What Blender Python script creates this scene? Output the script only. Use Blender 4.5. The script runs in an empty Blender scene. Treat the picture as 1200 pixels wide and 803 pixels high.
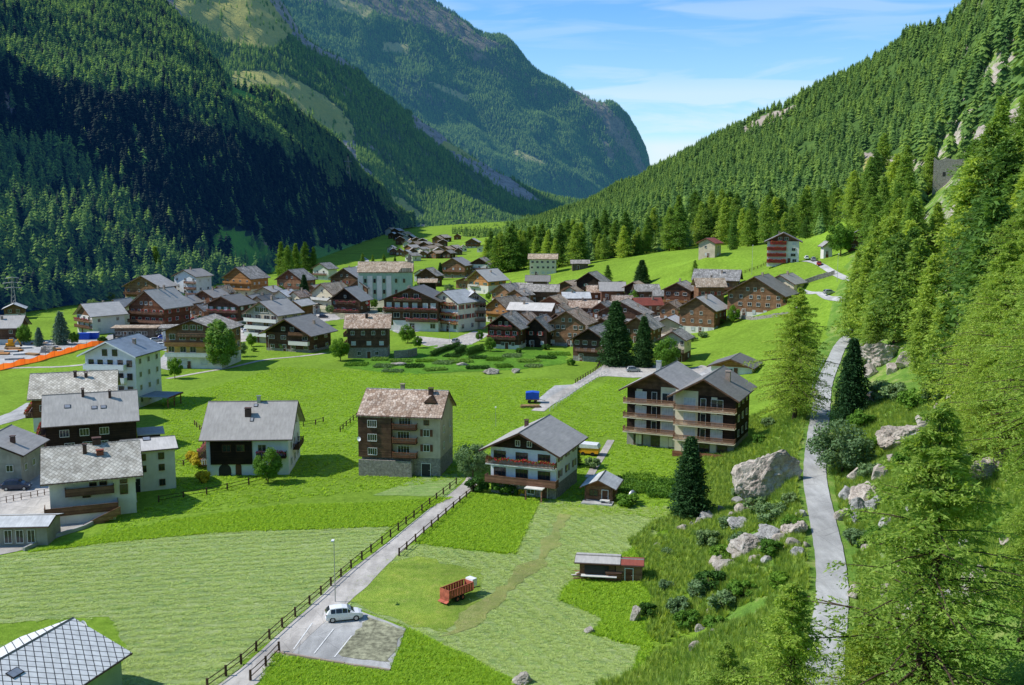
import bpy, math, random
import numpy as np
from mathutils import Vector, Matrix, noise as mnoise

random.seed(7)
rng = np.random.default_rng(7)
SC = bpy.context.scene
COL = SC.collection
R = math.radians

# ------------------------------------------------------------------ camera model
CAM_H = 46.6
FPX = 1220.0
PITCH = math.atan(166.5 / 1220.0)
CT, ST = math.cos(PITCH), math.sin(PITCH)

def ray(px, py):
    u = (px - 600.0) / FPX
    v = -(py - 401.5) / FPX
    return (u, CT + v * ST, -ST + v * CT)

def P(px, py, Y):
    d = ray(px, py)
    t = Y / d[1]
    return (d[0] * t, Y, CAM_H + d[2] * t)

# ------------------------------------------------------------------ terrain height
CTRL = [P(*a) for a in [
    # foot of the right-hand slope (close to the floor)
    (740, 800, 103), (765, 720, 118), (800, 620, 148), (830, 585, 165), (850, 560, 176), (885, 515, 200),
    (870, 470, 243), (850, 440, 275), (840, 410, 305), (800, 395, 350),
    # the lane on its bench
    (968, 760, 86), (975, 700, 98), (972, 650, 112), (962, 600, 127), (955, 560, 141), (957, 520, 158),
    (962, 480, 182), (966, 450, 208), (976, 425, 240), (986, 404, 268), (1005, 385, 295),
    # bank under the lane
    (925, 560, 143), (935, 480, 182), (905, 500, 185), (920, 640, 114), (900, 740, 88), (850, 800, 79),
    (860, 660, 119), (830, 740, 97), (800, 700, 118), (820, 640, 134), (780, 800, 96), (880, 590, 150),
    # above the lane
    (1000, 560, 143), (1055, 500, 152), (1110, 430, 175), (1130, 380, 192), (1200, 400, 142), (1200, 600, 66),
    (1100, 600, 92), (1050, 700, 80), (1000, 803, 70), (1200, 803, 47), (1200, 230, 205), (1170, 160, 265),
    (1110, 215, 400), (1045, 195, 470), (1000, 330, 330), (1050, 300, 350), (1100, 330, 250), (1150, 300, 222),
    (1000, 300, 430), (1000, 275, 490), (1200, 100, 320), (1200, 0, 430), (1060, 420, 200), (1040, 450, 180),
    # meadow behind the village
    (970, 400, 280), (940, 420, 262), (900, 400, 302), (885, 372, 345), (920, 306, 400), (950, 345, 335),
    (636, 322, 560), (700, 308, 560), (800, 293, 550), (828, 300, 470), (860, 292, 480), (740, 335, 480),
    (930, 280, 500), (1000, 262, 560), (800, 345, 420), (850, 330, 410), (560, 318, 640), (600, 318, 620),
    (690, 290, 700), (620, 285, 900), (850, 270, 650),
]] + [
    (0, 0, 42), (-25, 0, 30), (-60, 20, 8), (0, 30, 20), (0, 60, 8), (10, 75, 6), (20, 30, 27), (40, 0, 56), (25, 45, 22),
    (42, 40, 42), (80, 40, 80), (80, 80, 62), (-20, 60, 6), (-70, 60, -4), (-10, 90, -3), (120, 150, 80), (150, 60, 130),
    (200, 200, 125), (200, 320, 95), (200, 500, 72), (250, 400, 130), (-60, -40, 40), (60, -60, 90),
    (0, 110, -4), (0, 150, -6), (10, 190, -6), (20, 230, -5), (40, 230, -2), (20, 300, -5), (30, 360, -4), (0, 420, -5), (0, 500, -4),
    (-60, 100, -8), (-60, 200, -9), (-60, 300, -9), (-60, 400, -8), (-60, 520, -7), (-60, 700, -5), (-130, 150, -12), (-130, 300, -12),
    (-130, 500, -12), (-200, 300, -15), (-200, 500, -15), (-120, 800, -9), (-150, 1200, -9), (0, 800, 3), (-40, 1000, -2), (-40, 1400, -2),
    (60, 420, -0.6), (45, 330, -1.5), (50, 280, -0.8),
]
_c = np.array(CTRL)
_S = 100.0
def _tps_fit(pts):
    x = pts[:, :2] / _S
    n = len(x)
    r = np.linalg.norm(x[:, None] - x[None], axis=2)
    K = np.where(r > 1e-9, r, 0.0)            # biharmonic-like kernel |r| : tame far away
    A = np.zeros((n + 3, n + 3)); A[:n, :n] = K + np.eye(n) * 0.004
    Pm = np.c_[np.ones(n), x]; A[:n, n:] = Pm; A[n:, :n] = Pm.T
    b = np.zeros(n + 3); b[:n] = pts[:, 2]
    return x, np.linalg.solve(A, b)
_tx, _tw = _tps_fit(_c)

def hR(X, Y):
    X = np.asarray(X, float); Y = np.asarray(Y, float)
    q = np.stack([X.ravel(), Y.ravel()], 1) / _S
    out = np.empty(len(q))
    for i in range(0, len(q), 20000):
        qq = q[i:i + 20000]
        r = np.linalg.norm(qq[:, None] - _tx[None], axis=2)
        out[i:i + 20000] = r @ _tw[:-3] + _tw[-3] + qq @ _tw[-2:]
    return out.reshape(X.shape)

def _axis(segs):
    a = [segs[0][0]]
    for (lo, hi, st) in segs:
        k = max(1, int(round((hi - lo) / st)))
        a += list(np.linspace(lo, hi, k + 1)[1:])
    return np.array(a)
GX = _axis([(-7000, -2000, 1000), (-2000, -600, 140), (-600, -260, 20), (-260, -20, 4), (-20, 110, 2.0), (110, 280, 5), (280, 600, 32), (600, 2000, 140), (2000, 7000, 1000)])
GY = _axis([(-400, 20, 20), (20, 60, 4), (60, 300, 2.0), (300, 700, 5), (700, 1600, 25), (1600, 4000, 200), (4000, 12000, 1600)])
_mx, _my = np.meshgrid(GX, GY)
_t = hR(np.clip(_mx, -400, 330), np.clip(_my, -80, 1400))
_t = _t - 0.4
_far = np.clip((_my - 1000) / 600, 0, 1)
_t = _t * (1 - _far) - 6 * _far
# soft clamp: the valley floor stays level
_k = 1.2
GZ = np.where(_t > 6 * _k, _t, _k * np.log1p(np.exp(np.clip(_t / _k, -30, 30))))
def _fbm_grid(X, Y, s, octv=4, seed=0.0):
    out = np.zeros(X.shape); f = out.ravel(); x = X.ravel(); y = Y.ravel()
    for i in range(len(f)):
        f[i] = mnoise.fractal(Vector((x[i] / s + seed, y[i] / s - seed, seed)), 1.0, 2.0, octv)
    return out
_near = (np.abs(_mx) < 300) & (_my > -50) & (_my < 720)
_nz = np.zeros(_mx.shape)
_nz[_near] = _fbm_grid(_mx[_near], _my[_near], 26.0, 4, 3.1)
_rel = np.clip(GZ / 6.0, 0, 1)
_rough = np.zeros(_mx.shape)
_rough[_near] = _fbm_grid(_mx[_near], _my[_near], 9.0, 4, 9.7)
_mead = np.clip((_my - 230) / 60, 0, 1) * np.clip((170 - _mx) / 60, 0, 1)     # the back meadow is smooth
GZ = GZ + _nz * (0.10 + 0.8 * _rel * (1 - _mead)) + _rough * 0.9 * _rel * (1 - _mead) * (_my > 40)

# the lane: level bench blended into the slope
LANE = [P(*a) for a in [(966, 830, 74), (968, 760, 86), (975, 700, 98), (972, 650, 112), (962, 600, 127), (955, 560, 141), (957, 520, 158),
    (962, 480, 182), (966, 450, 208), (976, 425, 240), (986, 404, 268), (1003, 386, 295)]]
def spline(pts, step=2.0):
    pts = [Vector(p) for p in pts]
    q = [pts[0] * 2 - pts[1]] + pts + [pts[-1] * 2 - pts[-2]]
    out = []
    for i in range(1, len(q) - 2):
        p0, p1, p2, p3 = q[i - 1], q[i], q[i + 1], q[i + 2]
        n = max(2, int((p2 - p1).length / step))
        for k in range(n):
            t = k / n
            out.append(0.5 * ((2 * p1) + (p2 - p0) * t + (2 * p0 - 5 * p1 + 4 * p2 - p3) * t * t + (-p0 + 3 * p1 - 3 * p2 + p3) * t ** 3))
    out.append(pts[-1])
    return out
_ls = np.array([tuple(p) for p in spline(LANE, 1.0)])
LANE_W = 1.75
def _carve():
    m = (_mx > -20) & (_mx < 130) & (_my > 60) & (_my < 320)
    idx = np.argwhere(m)
    for (i, j) in idx:
        x, y = _mx[i, j], _my[i, j]
        dd = (_ls[:, 0] - x) ** 2 + (_ls[:, 1] - y) ** 2
        k = dd.argmin(); d = math.sqrt(dd[k])
        if d < 7.0:
            w = 1.0 if d < LANE_W + 1.6 else max(0.0, 1 - (d - LANE_W - 1.6) / 3.6)
            w = w * w * (3 - 2 * w)
            GZ[i, j] = GZ[i, j] * (1 - w) + (_ls[k, 2] - 0.08) * w
_carve()

def h(x, y):
    i = min(max(np.searchsorted(GX, x) - 1, 0), len(GX) - 2)
    j = min(max(np.searchsorted(GY, y) - 1, 0), len(GY) - 2)
    u = (x - GX[i]) / (GX[i + 1] - GX[i]); v = (y - GY[j]) / (GY[j + 1] - GY[j])
    u = min(max(u, 0), 1); v = min(max(v, 0), 1)
    return float((GZ[j, i] * (1 - u) + GZ[j, i + 1] * u) * (1 - v) + (GZ[j + 1, i] * (1 - u) + GZ[j + 1, i + 1] * u) * v)

def at(px, py, start=40.0):
    """pixel of the photograph -> point on the ground"""
    d = ray(px, py)
    prev = start
    t = start
    while t < 4000:
        x, z = d[0] / d[1] * t, CAM_H + d[2] / d[1] * t
        if z < h(x, t):
            a, b = prev, t
            for _ in range(18):
                m = (a + b) / 2
                if CAM_H + d[2] / d[1] * m < h(d[0] / d[1] * m, m): b = m
                else: a = m
            x = d[0] / d[1] * b
            return Vector((x, b, h(x, b)))
        prev = t; t *= 1.01
    return Vector((d[0] / d[1] * 1500, 1500, 0))

def proj(p):
    x, y, z = p[0], p[1], p[2] - CAM_H
    dep = y * CT - z * ST; up = y * ST + z * CT
    return (600 + FPX * x / dep, 401.5 - FPX * up / dep)

# ------------------------------------------------------------------ object helpers
def tag(o, label=None, cat=None, group=None, kind=None):
    if label: o['label'] = label
    if cat: o['category'] = cat
    if group: o['group'] = group
    if kind: o['kind'] = kind
    return o

def empty(name, loc, rz=0.0, label=None, cat=None, group=None):
    o = bpy.data.objects.new(name, None); COL.objects.link(o)
    o.location = loc; o.rotation_euler = (0, 0, rz); o.empty_display_size = 0.5
    return tag(o, label, cat, group)

def link(name, me, parent=None, loc=(0, 0, 0), rz=0.0):
    o = bpy.data.objects.new(name, me); COL.objects.link(o)
    o.location = loc; o.rotation_euler = (0, 0, rz)
    if parent is not None: o.parent = parent
    return o

def copy_tree(o, parent=None):
    c = o.copy(); COL.objects.link(c)
    if parent is not None: c.parent = parent
    for ch in o.children: copy_tree(ch, c)
    return c

class MB:
    def __init__(s): s.v = []; s.f = []; s.m = []
    def poly(s, pts, mi=0):
        b = len(s.v); s.v += [tuple(p) for p in pts]; s.f.append(tuple(range(b, b + len(pts)))); s.m.append(mi)
    def box(s, x0, x1, y0, y1, z0, z1, mi=0, M=None):
        b = len(s.v)
        c = [(x0, y0, z0), (x1, y0, z0), (x1, y1, z0), (x0, y1, z0), (x0, y0, z1), (x1, y0, z1), (x1, y1, z1), (x0, y1, z1)]
        if M is not None: c = [tuple(M @ Vector(p)) for p in c]
        s.v += c
        for f in ((0, 3, 2, 1), (4, 5, 6, 7), (0, 1, 5, 4), (1, 2, 6, 5), (2, 3, 7, 6), (3, 0, 4, 7)):
            s.f.append(tuple(b + k for k in f)); s.m.append(mi)
        return s
    def prism(s, prof, a0, a1, axis='x', mi=0):
        """prof: list of 2D pts extruded along axis (x: prof=(y,z); y: prof=(x,z); z: prof=(x,y))"""
        b = len(s.v); n = len(prof)
        for a in (a0, a1):
            for p in prof:
                s.v.append({'x': (a, p[0], p[1]), 'y': (p[0], a, p[1]), 'z': (p[0], p[1], a)}[axis])
        s.f.append(tuple(b + k for k in range(n))); s.m.append(mi)
        s.f.append(tuple(b + n + k for k in reversed(range(n)))); s.m.append(mi)
        for k in range(n):
            k2 = (k + 1) % n
            s.f.append((b + k2, b + k, b + n + k, b + n + k2)); s.m.append(mi)
        return s
    def tube(s, pts, r, n=6, mi=0, cap=True):
        pts = [Vector(p) for p in pts]
        rs = r if isinstance(r, (list, tuple)) else [r] * len(pts)
        b = len(s.v)
        for i, p in enumerate(pts):
            d = (pts[min(i + 1, len(pts) - 1)] - pts[max(i - 1, 0)]).normalized()
            up = Vector((0, 0, 1)) if abs(d.z) < 0.9 else Vector((1, 0, 0))
            e1 = d.cross(up).normalized(); e2 = d.cross(e1)
            for k in range(n):
                a = 2 * math.pi * k / n
                s.v.append(tuple(p + (e1 * math.cos(a) + e2 * math.sin(a)) * rs[i]))
        for i in range(len(pts) - 1):
            for k in range(n):
                k2 = (k + 1) % n
                s.f.append((b + i * n + k, b + i * n + k2, b + (i + 1) * n + k2, b + (i + 1) * n + k)); s.m.append(mi)
        if cap:
            s.f.append(tuple(b + k for k in reversed(range(n)))); s.m.append(mi)
            e = b + (len(pts) - 1) * n
            s.f.append(tuple(e + k for k in range(n))); s.m.append(mi)
        return s
    def mesh(s, name, mats, smooth=False, fix=True):
        me = bpy.data.meshes.new(name)
        me.from_pydata(s.v, [], s.f)
        if not isinstance(mats, (list, tuple)): mats = [mats]
        for m in mats: me.materials.append(m)
        if any(s.m): me.polygons.foreach_set('material_index', s.m)
        if smooth: me.polygons.foreach_set('use_smooth', [True] * len(s.f))
        if fix:
            import bmesh
            bm = bmesh.new(); bm.from_mesh(me); bmesh.ops.recalc_face_normals(bm, faces=bm.faces); bm.to_mesh(me); bm.free()
        me.update()
        return me
    def build(s, name, mats, parent=None, loc=(0, 0, 0), rz=0.0, smooth=False, fix=True):
        return link(name, s.mesh(name, mats, smooth, fix), parent, loc, rz)

def np_mesh(name, V, F, mats, smooth=False, mi=None):
    """V (n,3), F (m,k) arrays -> mesh, quickly"""
    me = bpy.data.meshes.new(name)
    V = np.asarray(V, np.float32); F = np.asarray(F, np.int32)
    m, k = F.shape
    me.vertices.add(len(V)); me.vertices.foreach_set('co', V.ravel())
    me.loops.add(m * k); me.loops.foreach_set('vertex_index', F.ravel())
    me.polygons.add(m); me.polygons.foreach_set('loop_start', np.arange(0, m * k, k, dtype=np.int32))
    me.polygons.foreach_set('loop_total', np.full(m, k, np.int32))
    if not isinstance(mats, (list, tuple)): mats = [mats]
    for x in mats: me.materials.append(x)
    if mi is not None: me.polygons.foreach_set('material_index', np.asarray(mi, np.int32))
    if smooth: me.polygons.foreach_set('use_smooth', np.ones(m, bool))
    me.update(); me.validate()
    return me
# ------------------------------------------------------------------ materials
class NT:
    def __init__(s, name):
        s.mat = bpy.data.materials.new(name); s.mat.use_nodes = True
        s.t = s.mat.node_tree; s.t.nodes.clear()
        s.out = s.t.nodes.new('ShaderNodeOutputMaterial')
        s.b = s.t.nodes.new('ShaderNodeBsdfPrincipled')
        s.t.links.new(s.b.outputs[0], s.out.inputs[0])
        s.geo = s.t.nodes.new('ShaderNodeNewGeometry')
        s.tc = s.t.nodes.new('ShaderNodeTexCoord')
    def n(s, typ, **kw):
        o = s.t.nodes.new(typ)
        for k, v in kw.items(): setattr(o, k, v)
        return o
    def l(s, a, b): s.t.links.new(a, b)
    def val(s, sock, v):
        if hasattr(v, 'is_output'): s.l(v, sock)
        else: sock.default_value = v
    def noise(s, scale, vec=None, detail=4, rough=0.55, dist=0.0, out='Fac'):
        o = s.n('ShaderNodeTexNoise'); o.inputs['Scale'].default_value = scale; o.inputs['Detail'].default_value = detail
        o.inputs['Roughness'].default_value = rough; o.inputs['Distortion'].default_value = dist
        s.l(vec if vec is not None else s.geo.outputs['Position'], o.inputs['Vector'])
        return o.outputs[out]
    def ramp(s, fac, stops, interp='LINEAR'):
        o = s.n('ShaderNodeValToRGB'); cr = o.color_ramp; cr.interpolation = interp
        while len(cr.elements) > len(stops): cr.elements.remove(cr.elements[-1])
        while len(cr.elements) < len(stops): cr.elements.new(0.5)
        for e, (p, c) in zip(cr.elements, stops):
            e.position = p
            e.color = (c, c, c, 1) if isinstance(c, (int, float)) else (c[0], c[1], c[2], 1)
        s.l(fac, o.inputs[0]); return o.outputs[0]
    def mix(s, fac, a, b, mode='MIX'):
        o = s.n('ShaderNodeMix', data_type='RGBA', blend_type=mode)
        s.val(o.inputs[0], fac)
        for sock, v in ((o.inputs[6], a), (o.inputs[7], b)):
            if hasattr(v, 'is_output'): s.l(v, sock)
            else: sock.default_value = (v[0], v[1], v[2], 1)
        return o.outputs[2]
    def math(s, op, a, b=0.0, c=None, clamp=False):
        o = s.n('ShaderNodeMath', operation=op, use_clamp=clamp)
        s.val(o.inputs[0], a); s.val(o.inputs[1], b)
        if c is not None: s.val(o.inputs[2], c)
        return o.outputs[0]
    def mapping(s, vec, rot=(0, 0, 0), scale=(1, 1, 1), loc=(0, 0, 0)):
        o = s.n('ShaderNodeMapping'); o.inputs['Rotation'].default_value = rot; o.inputs['Scale'].default_value = scale
        o.inputs['Location'].default_value = loc
        s.l(vec, o.inputs['Vector']); return o.outputs[0]
    def bump(s, height, strength=0.4, dist=0.1):
        o = s.n('ShaderNodeBump'); o.inputs['Strength'].default_value = strength; o.inputs['Distance'].default_value = dist
        s.l(height, o.inputs['Height']); s.l(o.outputs[0], s.b.inputs['Normal']); return o.outputs[0]
    def done(s, color=None, rough=0.9, metal=0.0, spec=0.2):
        if color is not None: s.val(s.b.inputs['Base Color'], color if hasattr(color, 'is_output') else (color[0], color[1], color[2], 1))
        s.val(s.b.inputs['Roughness'], rough); s.b.inputs['Metallic'].default_value = metal
        s.b.inputs['Specular IOR Level'].default_value = spec
        return s.mat

def simple(name, c, rough=0.8, metal=0.0, spec=0.25, var=0.18, scale=2.0, bump=0.0):
    t = NT(name)
    f = t.noise(scale, t.tc.outputs['Object'], 6)
    g = t.noise(scale * 9, t.tc.outputs['Object'], 3)
    m = t.math('ADD', t.math('MULTIPLY', f, 0.7), t.math('MULTIPLY', g, 0.3))
    k = t.ramp(m, [(0.28, 1 - var * 1.6), (0.72, 1 + var)])
    col = t.mix(1.0, c, k, 'MULTIPLY')
    if bump: t.bump(g, bump, 0.05)
    return t.done(col, rough, metal, spec)

def wood(name, c, c2, board=0.22, horiz=True, weather=0.5):
    t = NT(name)
    ob = t.tc.outputs['Object']
    sep = t.n('ShaderNodeSeparateXYZ'); t.l(ob, sep.inputs[0])
    ax = sep.outputs['Z'] if horiz else t.math('ADD', sep.outputs['X'], sep.outputs['Y'])
    saw = t.math('FRACT', t.math('DIVIDE', ax, board))
    line = t.ramp(saw, [(0.0, 0.25), (0.1, 1.0), (0.9, 1.0), (1.0, 0.45)])
    idn = t.n('ShaderNodeTexWhiteNoise', noise_dimensions='1D'); t.l(t.math('FLOOR', t.math('DIVIDE', ax, board)), idn.inputs['W'])
    big = t.noise(0.55, ob, 5, 0.6)
    mp = t.mapping(ob, scale=(1, 1, 9) if horiz else (9, 9, 1))
    gr = t.noise(1.6, mp, 4)
    a = t.mix(t.ramp(big, [(0.35, 0.0), (0.65, 1.0)]), c, c2)
    a = t.mix(1.0, a, t.ramp(idn.outputs['Value'], [(0, 0.72), (1, 1.2)]), 'MULTIPLY')
    a = t.mix(1.0, a, t.ramp(gr, [(0.3, 0.7), (0.7, 1.2)]), 'MULTIPLY')
    a = t.mix(1.0, a, line, 'MULTIPLY')
    oi = t.n('ShaderNodeObjectInfo'); a = t.mix(1.0, a, t.ramp(oi.outputs['Random'], [(0, (.72, .70, .68)), (1, (1.3, 1.3, 1.28))]), 'MULTIPLY')
    t.bump(line, 0.6, 0.03)
    return t.done(a, 0.85, spec=0.2)

def plaster(name, c, dirt=0.25):
    t = NT(name)
    ob = t.tc.outputs['Object']
    f = t.noise(0.6, ob, 6, 0.6)
    mp = t.mapping(ob, scale=(2.2, 2.2, 0.35)); st = t.noise(1.0, mp, 5)
    a = t.mix(1.0, c, t.ramp(f, [(0.3, 1 - dirt), (0.65, 1.0)]), 'MULTIPLY')
    a = t.mix(t.ramp(st, [(0.52, 0.0), (0.75, dirt)]), a, (c[0] * .5, c[1] * .48, c[2] * .42))
    t.bump(t.noise(14, ob, 3), 0.15, 0.02)
    return t.done(a, 0.9, spec=0.15)

def slab_roof(name, c1, c2, c3, cell=0.6, rot=0.0, lines=0.55, bump=0.9, moss=0.0, rnd=0.75):
    """stone slab covering: irregular courses of slabs, each of its own tone"""
    t = NT(name)
    ob = t.tc.outputs['Object']
    mp = t.mapping(ob, rot=(0, 0, rot), scale=(1 / cell, 1 / cell, 0.0))
    wob = t.n('ShaderNodeVectorMath', operation='ADD'); t.l(mp, wob.inputs[0])
    nn = t.n('ShaderNodeTexNoise'); nn.inputs['Scale'].default_value = 0.9; t.l(mp, nn.inputs['Vector'])
    sc = t.n('ShaderNodeVectorMath', operation='SCALE'); t.l(nn.outputs['Color'], sc.inputs[0]); sc.inputs[3].default_value = 0.7 if rnd > .5 else .25
    t.l(sc.outputs[0], wob.inputs[1])
    v = t.n('ShaderNodeTexVoronoi', feature='F1'); v.inputs['Randomness'].default_value = rnd; v.inputs['Scale'].default_value = 1
    t.l(wob.outputs[0], v.inputs['Vector'])
    e = t.n('ShaderNodeTexVoronoi', feature='DISTANCE_TO_EDGE'); e.inputs['Randomness'].default_value = rnd; e.inputs['Scale'].default_value = 1
    t.l(wob.outputs[0], e.inputs['Vector'])
    sepc = t.n('ShaderNodeSeparateColor'); t.l(v.outputs['Color'], sepc.inputs[0])
    a = t.ramp(sepc.outputs[0], [(0.0, c1), (0.5, c2), (1.0, c3)])
    big = t.noise(0.35, ob, 5)
    a = t.mix(1.0, a, t.ramp(big, [(0.3, 0.7), (0.7, 1.15)]), 'MULTIPLY')
    if moss: a = t.mix(t.math('MULTIPLY', t.ramp(t.noise(0.9, ob, 4), [(0.55, 0), (0.7, 1)]), moss), a, (0.10, 0.11, 0.04))
    ln = t.ramp(e.outputs['Distance'], [(0.02, 1 - lines), (0.12, 1.0)])
    a = t.mix(1.0, a, ln, 'MULTIPLY')
    oi = t.n('ShaderNodeObjectInfo'); a = t.mix(1.0, a, t.ramp(oi.outputs['Random'], [(0, (.78, .80, .82)), (.5, (1, .98, .95)), (1, (1.12, 1.08, 1.02))]), 'MULTIPLY')
    t.bump(t.mix(0.5, ln, sepc.outputs[1]), bump, 0.05)
    return t.done(a, 0.8, spec=0.3)

def sheet_roof(name, c, seam=0.6, axis='X', rough=0.55, dark=0.75, var=0.15):
    t = NT(name)
    ob = t.tc.outputs['Object']
    sep = t.n('ShaderNodeSeparateXYZ'); t.l(ob, sep.inputs[0])
    s1 = t.math('FRACT', t.math('DIVIDE', sep.outputs[axis], seam))
    s2 = t.math('FRACT', t.math('DIVIDE', sep.outputs['Y' if axis == 'X' else 'X'], seam * 0.7))
    ln = t.ramp(s1, [(0.0, dark), (0.06, 1.0)]); ln2 = t.ramp(s2, [(0.0, dark + .08), (0.08, 1.0)])
    big = t.noise(0.4, ob, 6, 0.6)
    a = t.mix(1.0, c, t.ramp(big, [(0.3, 1 - var * 1.7), (0.7, 1 + var)]), 'MULTIPLY')
    a = t.mix(1.0, a, ln, 'MULTIPLY'); a = t.mix(1.0, a, ln2, 'MULTIPLY')
    st = t.noise(1.0, t.mapping(ob, scale=(3.0, 0.5, 1) if axis == 'X' else (.5, 3, 1)), 5, .65)
    a = t.mix(1.0, a, t.ramp(st, [(.35, .84), (.65, 1.06)]), 'MULTIPLY')
    oi = t.n('ShaderNodeObjectInfo'); a = t.mix(1.0, a, t.ramp(oi.outputs['Random'], [(0, (.74, .73, .71)), (.5, (.97, .96, .94)), (1, (1.14, 1.13, 1.12))]), 'MULTIPLY')
    t.bump(ln, 0.3, 0.03)
    return t.done(a, rough, spec=0.35)

def rhomb_roof(name):
    """pale sheets with a dark diagonal joint pattern"""
    t = NT(name)
    ob = t.tc.outputs['Object']
    mp = t.mapping(ob, rot=(0, 0, R(0)), scale=(1, 1, 0))
    sep = t.n('ShaderNodeSeparateXYZ'); t.l(mp, sep.inputs[0])
    u = t.math('ADD', sep.outputs['X'], sep.outputs['Y']); w = t.math('SUBTRACT', sep.outputs['X'], sep.outputs['Y'])
    l1 = t.ramp(t.math('FRACT', t.math('DIVIDE', u, 1.0)), [(0.0, 0.08), (0.10, 0.08), (0.13, 1.0)])
    l2 = t.ramp(t.math('FRACT', t.math('DIVIDE', w, 1.0)), [(0.0, 0.08), (0.10, 0.08), (0.13, 1.0)])
    f = t.noise(1.3, ob, 6)
    a = t.mix(1.0, (0.78, 0.79, 0.80), t.ramp(f, [(0.3, 0.8), (0.7, 1.08)]), 'MULTIPLY')
    a = t.mix(1.0, a, l1, 'MULTIPLY'); a = t.mix(1.0, a, l2, 'MULTIPLY')
    t.bump(t.mix(1.0, l1, l2, 'MULTIPLY'), 0.4, 0.03)
    return t.done(a, 0.6, spec=0.3)

def grass(name, c1, c2, c3, s=1.0, stripe=None, stripe_amt=0.5, bump=0.8, patch=0.5, straw=None):
    t = NT(name)
    po = t.geo.outputs['Position']
    a = t.ramp(t.noise(0.9 * s, po, 8, 0.7), [(0.32, c1), (0.52, c2), (0.7, c3)])
    big = t.noise(0.045, po, 5, 0.6, 0.8)
    a = t.mix(1.0, a, t.ramp(big, [(0.3, 1 - patch * 0.45), (0.7, 1 + patch * 0.3)]), 'MULTIPLY')
    md = t.noise(0.22, po, 6, 0.65)
    a = t.mix(1.0, a, t.ramp(md, [(0.3, (0.72, 0.78, 0.8)), (0.5, (1, 1, 1)), (0.7, (1.22, 1.1, 1.1))]), 'MULTIPLY')
    fine = t.noise(7.0, po, 4, 0.7)
    a = t.mix(1.0, a, t.ramp(fine, [(0.3, 0.62), (0.7, 1.3)]), 'MULTIPLY')
    hgt = fine
    if stripe is not None:
        w = t.n('ShaderNodeTexWave', wave_type='BANDS', bands_direction='Y')
        w.inputs['Scale'].default_value = 0.16; w.inputs['Distortion'].default_value = 7.0
        w.inputs['Detail'].default_value = 5; w.inputs['Detail Scale'].default_value = 0.9; w.inputs['Detail Roughness'].default_value = 0.65
        t.l(t.mapping(po, rot=(0, 0, -stripe)), w.inputs['Vector'])
        st = t.noise(1.0, t.mapping(po, rot=(0, 0, -stripe), scale=(0.16, 1.1, 0.4)), 8, 0.75, 0.8)
        k = t.mix(0.9, w.outputs['Color'], t.ramp(st, [(0.40, 0), (0.60, 1)]))
        st2 = t.noise(3.2, t.mapping(po, rot=(0, 0, -stripe + .3), scale=(0.3, 1.0, 0.4)), 6, 0.8, 0.5)
        a = t.mix(1.0, a, t.ramp(st2, [(0.34, .62), (0.62, 1.22)]), 'MULTIPLY')
        a = t.mix(t.math('MULTIPLY', k, stripe_amt), a, straw or (0.44, 0.50, 0.22))
        hgt = t.mix(0.6, fine, k)
    t.bump(hgt, bump, 0.25)
    return t.done(a, 0.95, spec=0.1)

def gravel(name, c, var=0.3, s=3.0, crack=True):
    t = NT(name)
    po = t.geo.outputs['Position']
    a = t.mix(1.0, c, t.ramp(t.noise(0.35 * s / 3, po, 6, 0.65), [(0.3, 1 - var), (0.7, 1 + var * 0.5)]), 'MULTIPLY')
    f = t.noise(9, po, 4, 0.7)
    a = t.mix(1.0, a, t.ramp(f, [(0.3, 0.8), (0.7, 1.15)]), 'MULTIPLY')
    wr = t.noise(0.07, po, 5, .6); a = t.mix(1.0, a, t.ramp(wr, [(.42, .82), (.5, 1.0), (.6, 1.05)]), 'MULTIPLY')
    if crack:
        vc = t.n('ShaderNodeTexVoronoi', feature='DISTANCE_TO_EDGE'); vc.inputs['Scale'].default_value = .22; t.l(po, vc.inputs['Vector']); a = t.mix(1.0, a, t.ramp(vc.outputs['Distance'], [(0, .72), (.012, 1)]), 'MULTIPLY')
        st = t.noise(0.8, t.mapping(po, scale=(1.2, 0.25, 1)), 5, 0.6)
        a = t.mix(1.0, a, t.ramp(st, [(0.4, 0.86), (0.6, 1.05)]), 'MULTIPLY')
    t.bump(f, 0.25, 0.03)
    return t.done(a, 0.95, spec=0.15)

def rock(name, c1, c2, c3, s=0.5, bump=1.0):
    t = NT(name)
    ob = t.tc.outputs['Object']
    n1 = t.noise(s, ob, 9, 0.65, 0.6)
    a = t.ramp(n1, [(0.3, c1), (0.5, c2), (0.68, c3)])
    v = t.n('ShaderNodeTexVoronoi', feature='DISTANCE_TO_EDGE'); v.inputs['Scale'].default_value = s * 1.1
    t.l(t.mapping(ob, rot=(0.4, 0.3, 0.5), scale=(1, 1, 2.0)), v.inputs['Vector'])
    cr = t.ramp(v.outputs['Distance'], [(0.0, 0.55), (0.05, 1.0)])
    a = t.mix(0.6, a, t.mix(1.0, a, cr, 'MULTIPLY'))
    fine = t.noise(s * 9, ob, 6, 0.7)
    a = t.mix(1.0, a, t.ramp(fine, [(0.3, 0.7), (0.7, 1.2)]), 'MULTIPLY')
    t.bump(t.mix(0.5, fine, n1), bump, 0.25)
    return t.done(a, 0.9, spec=0.2)

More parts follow.
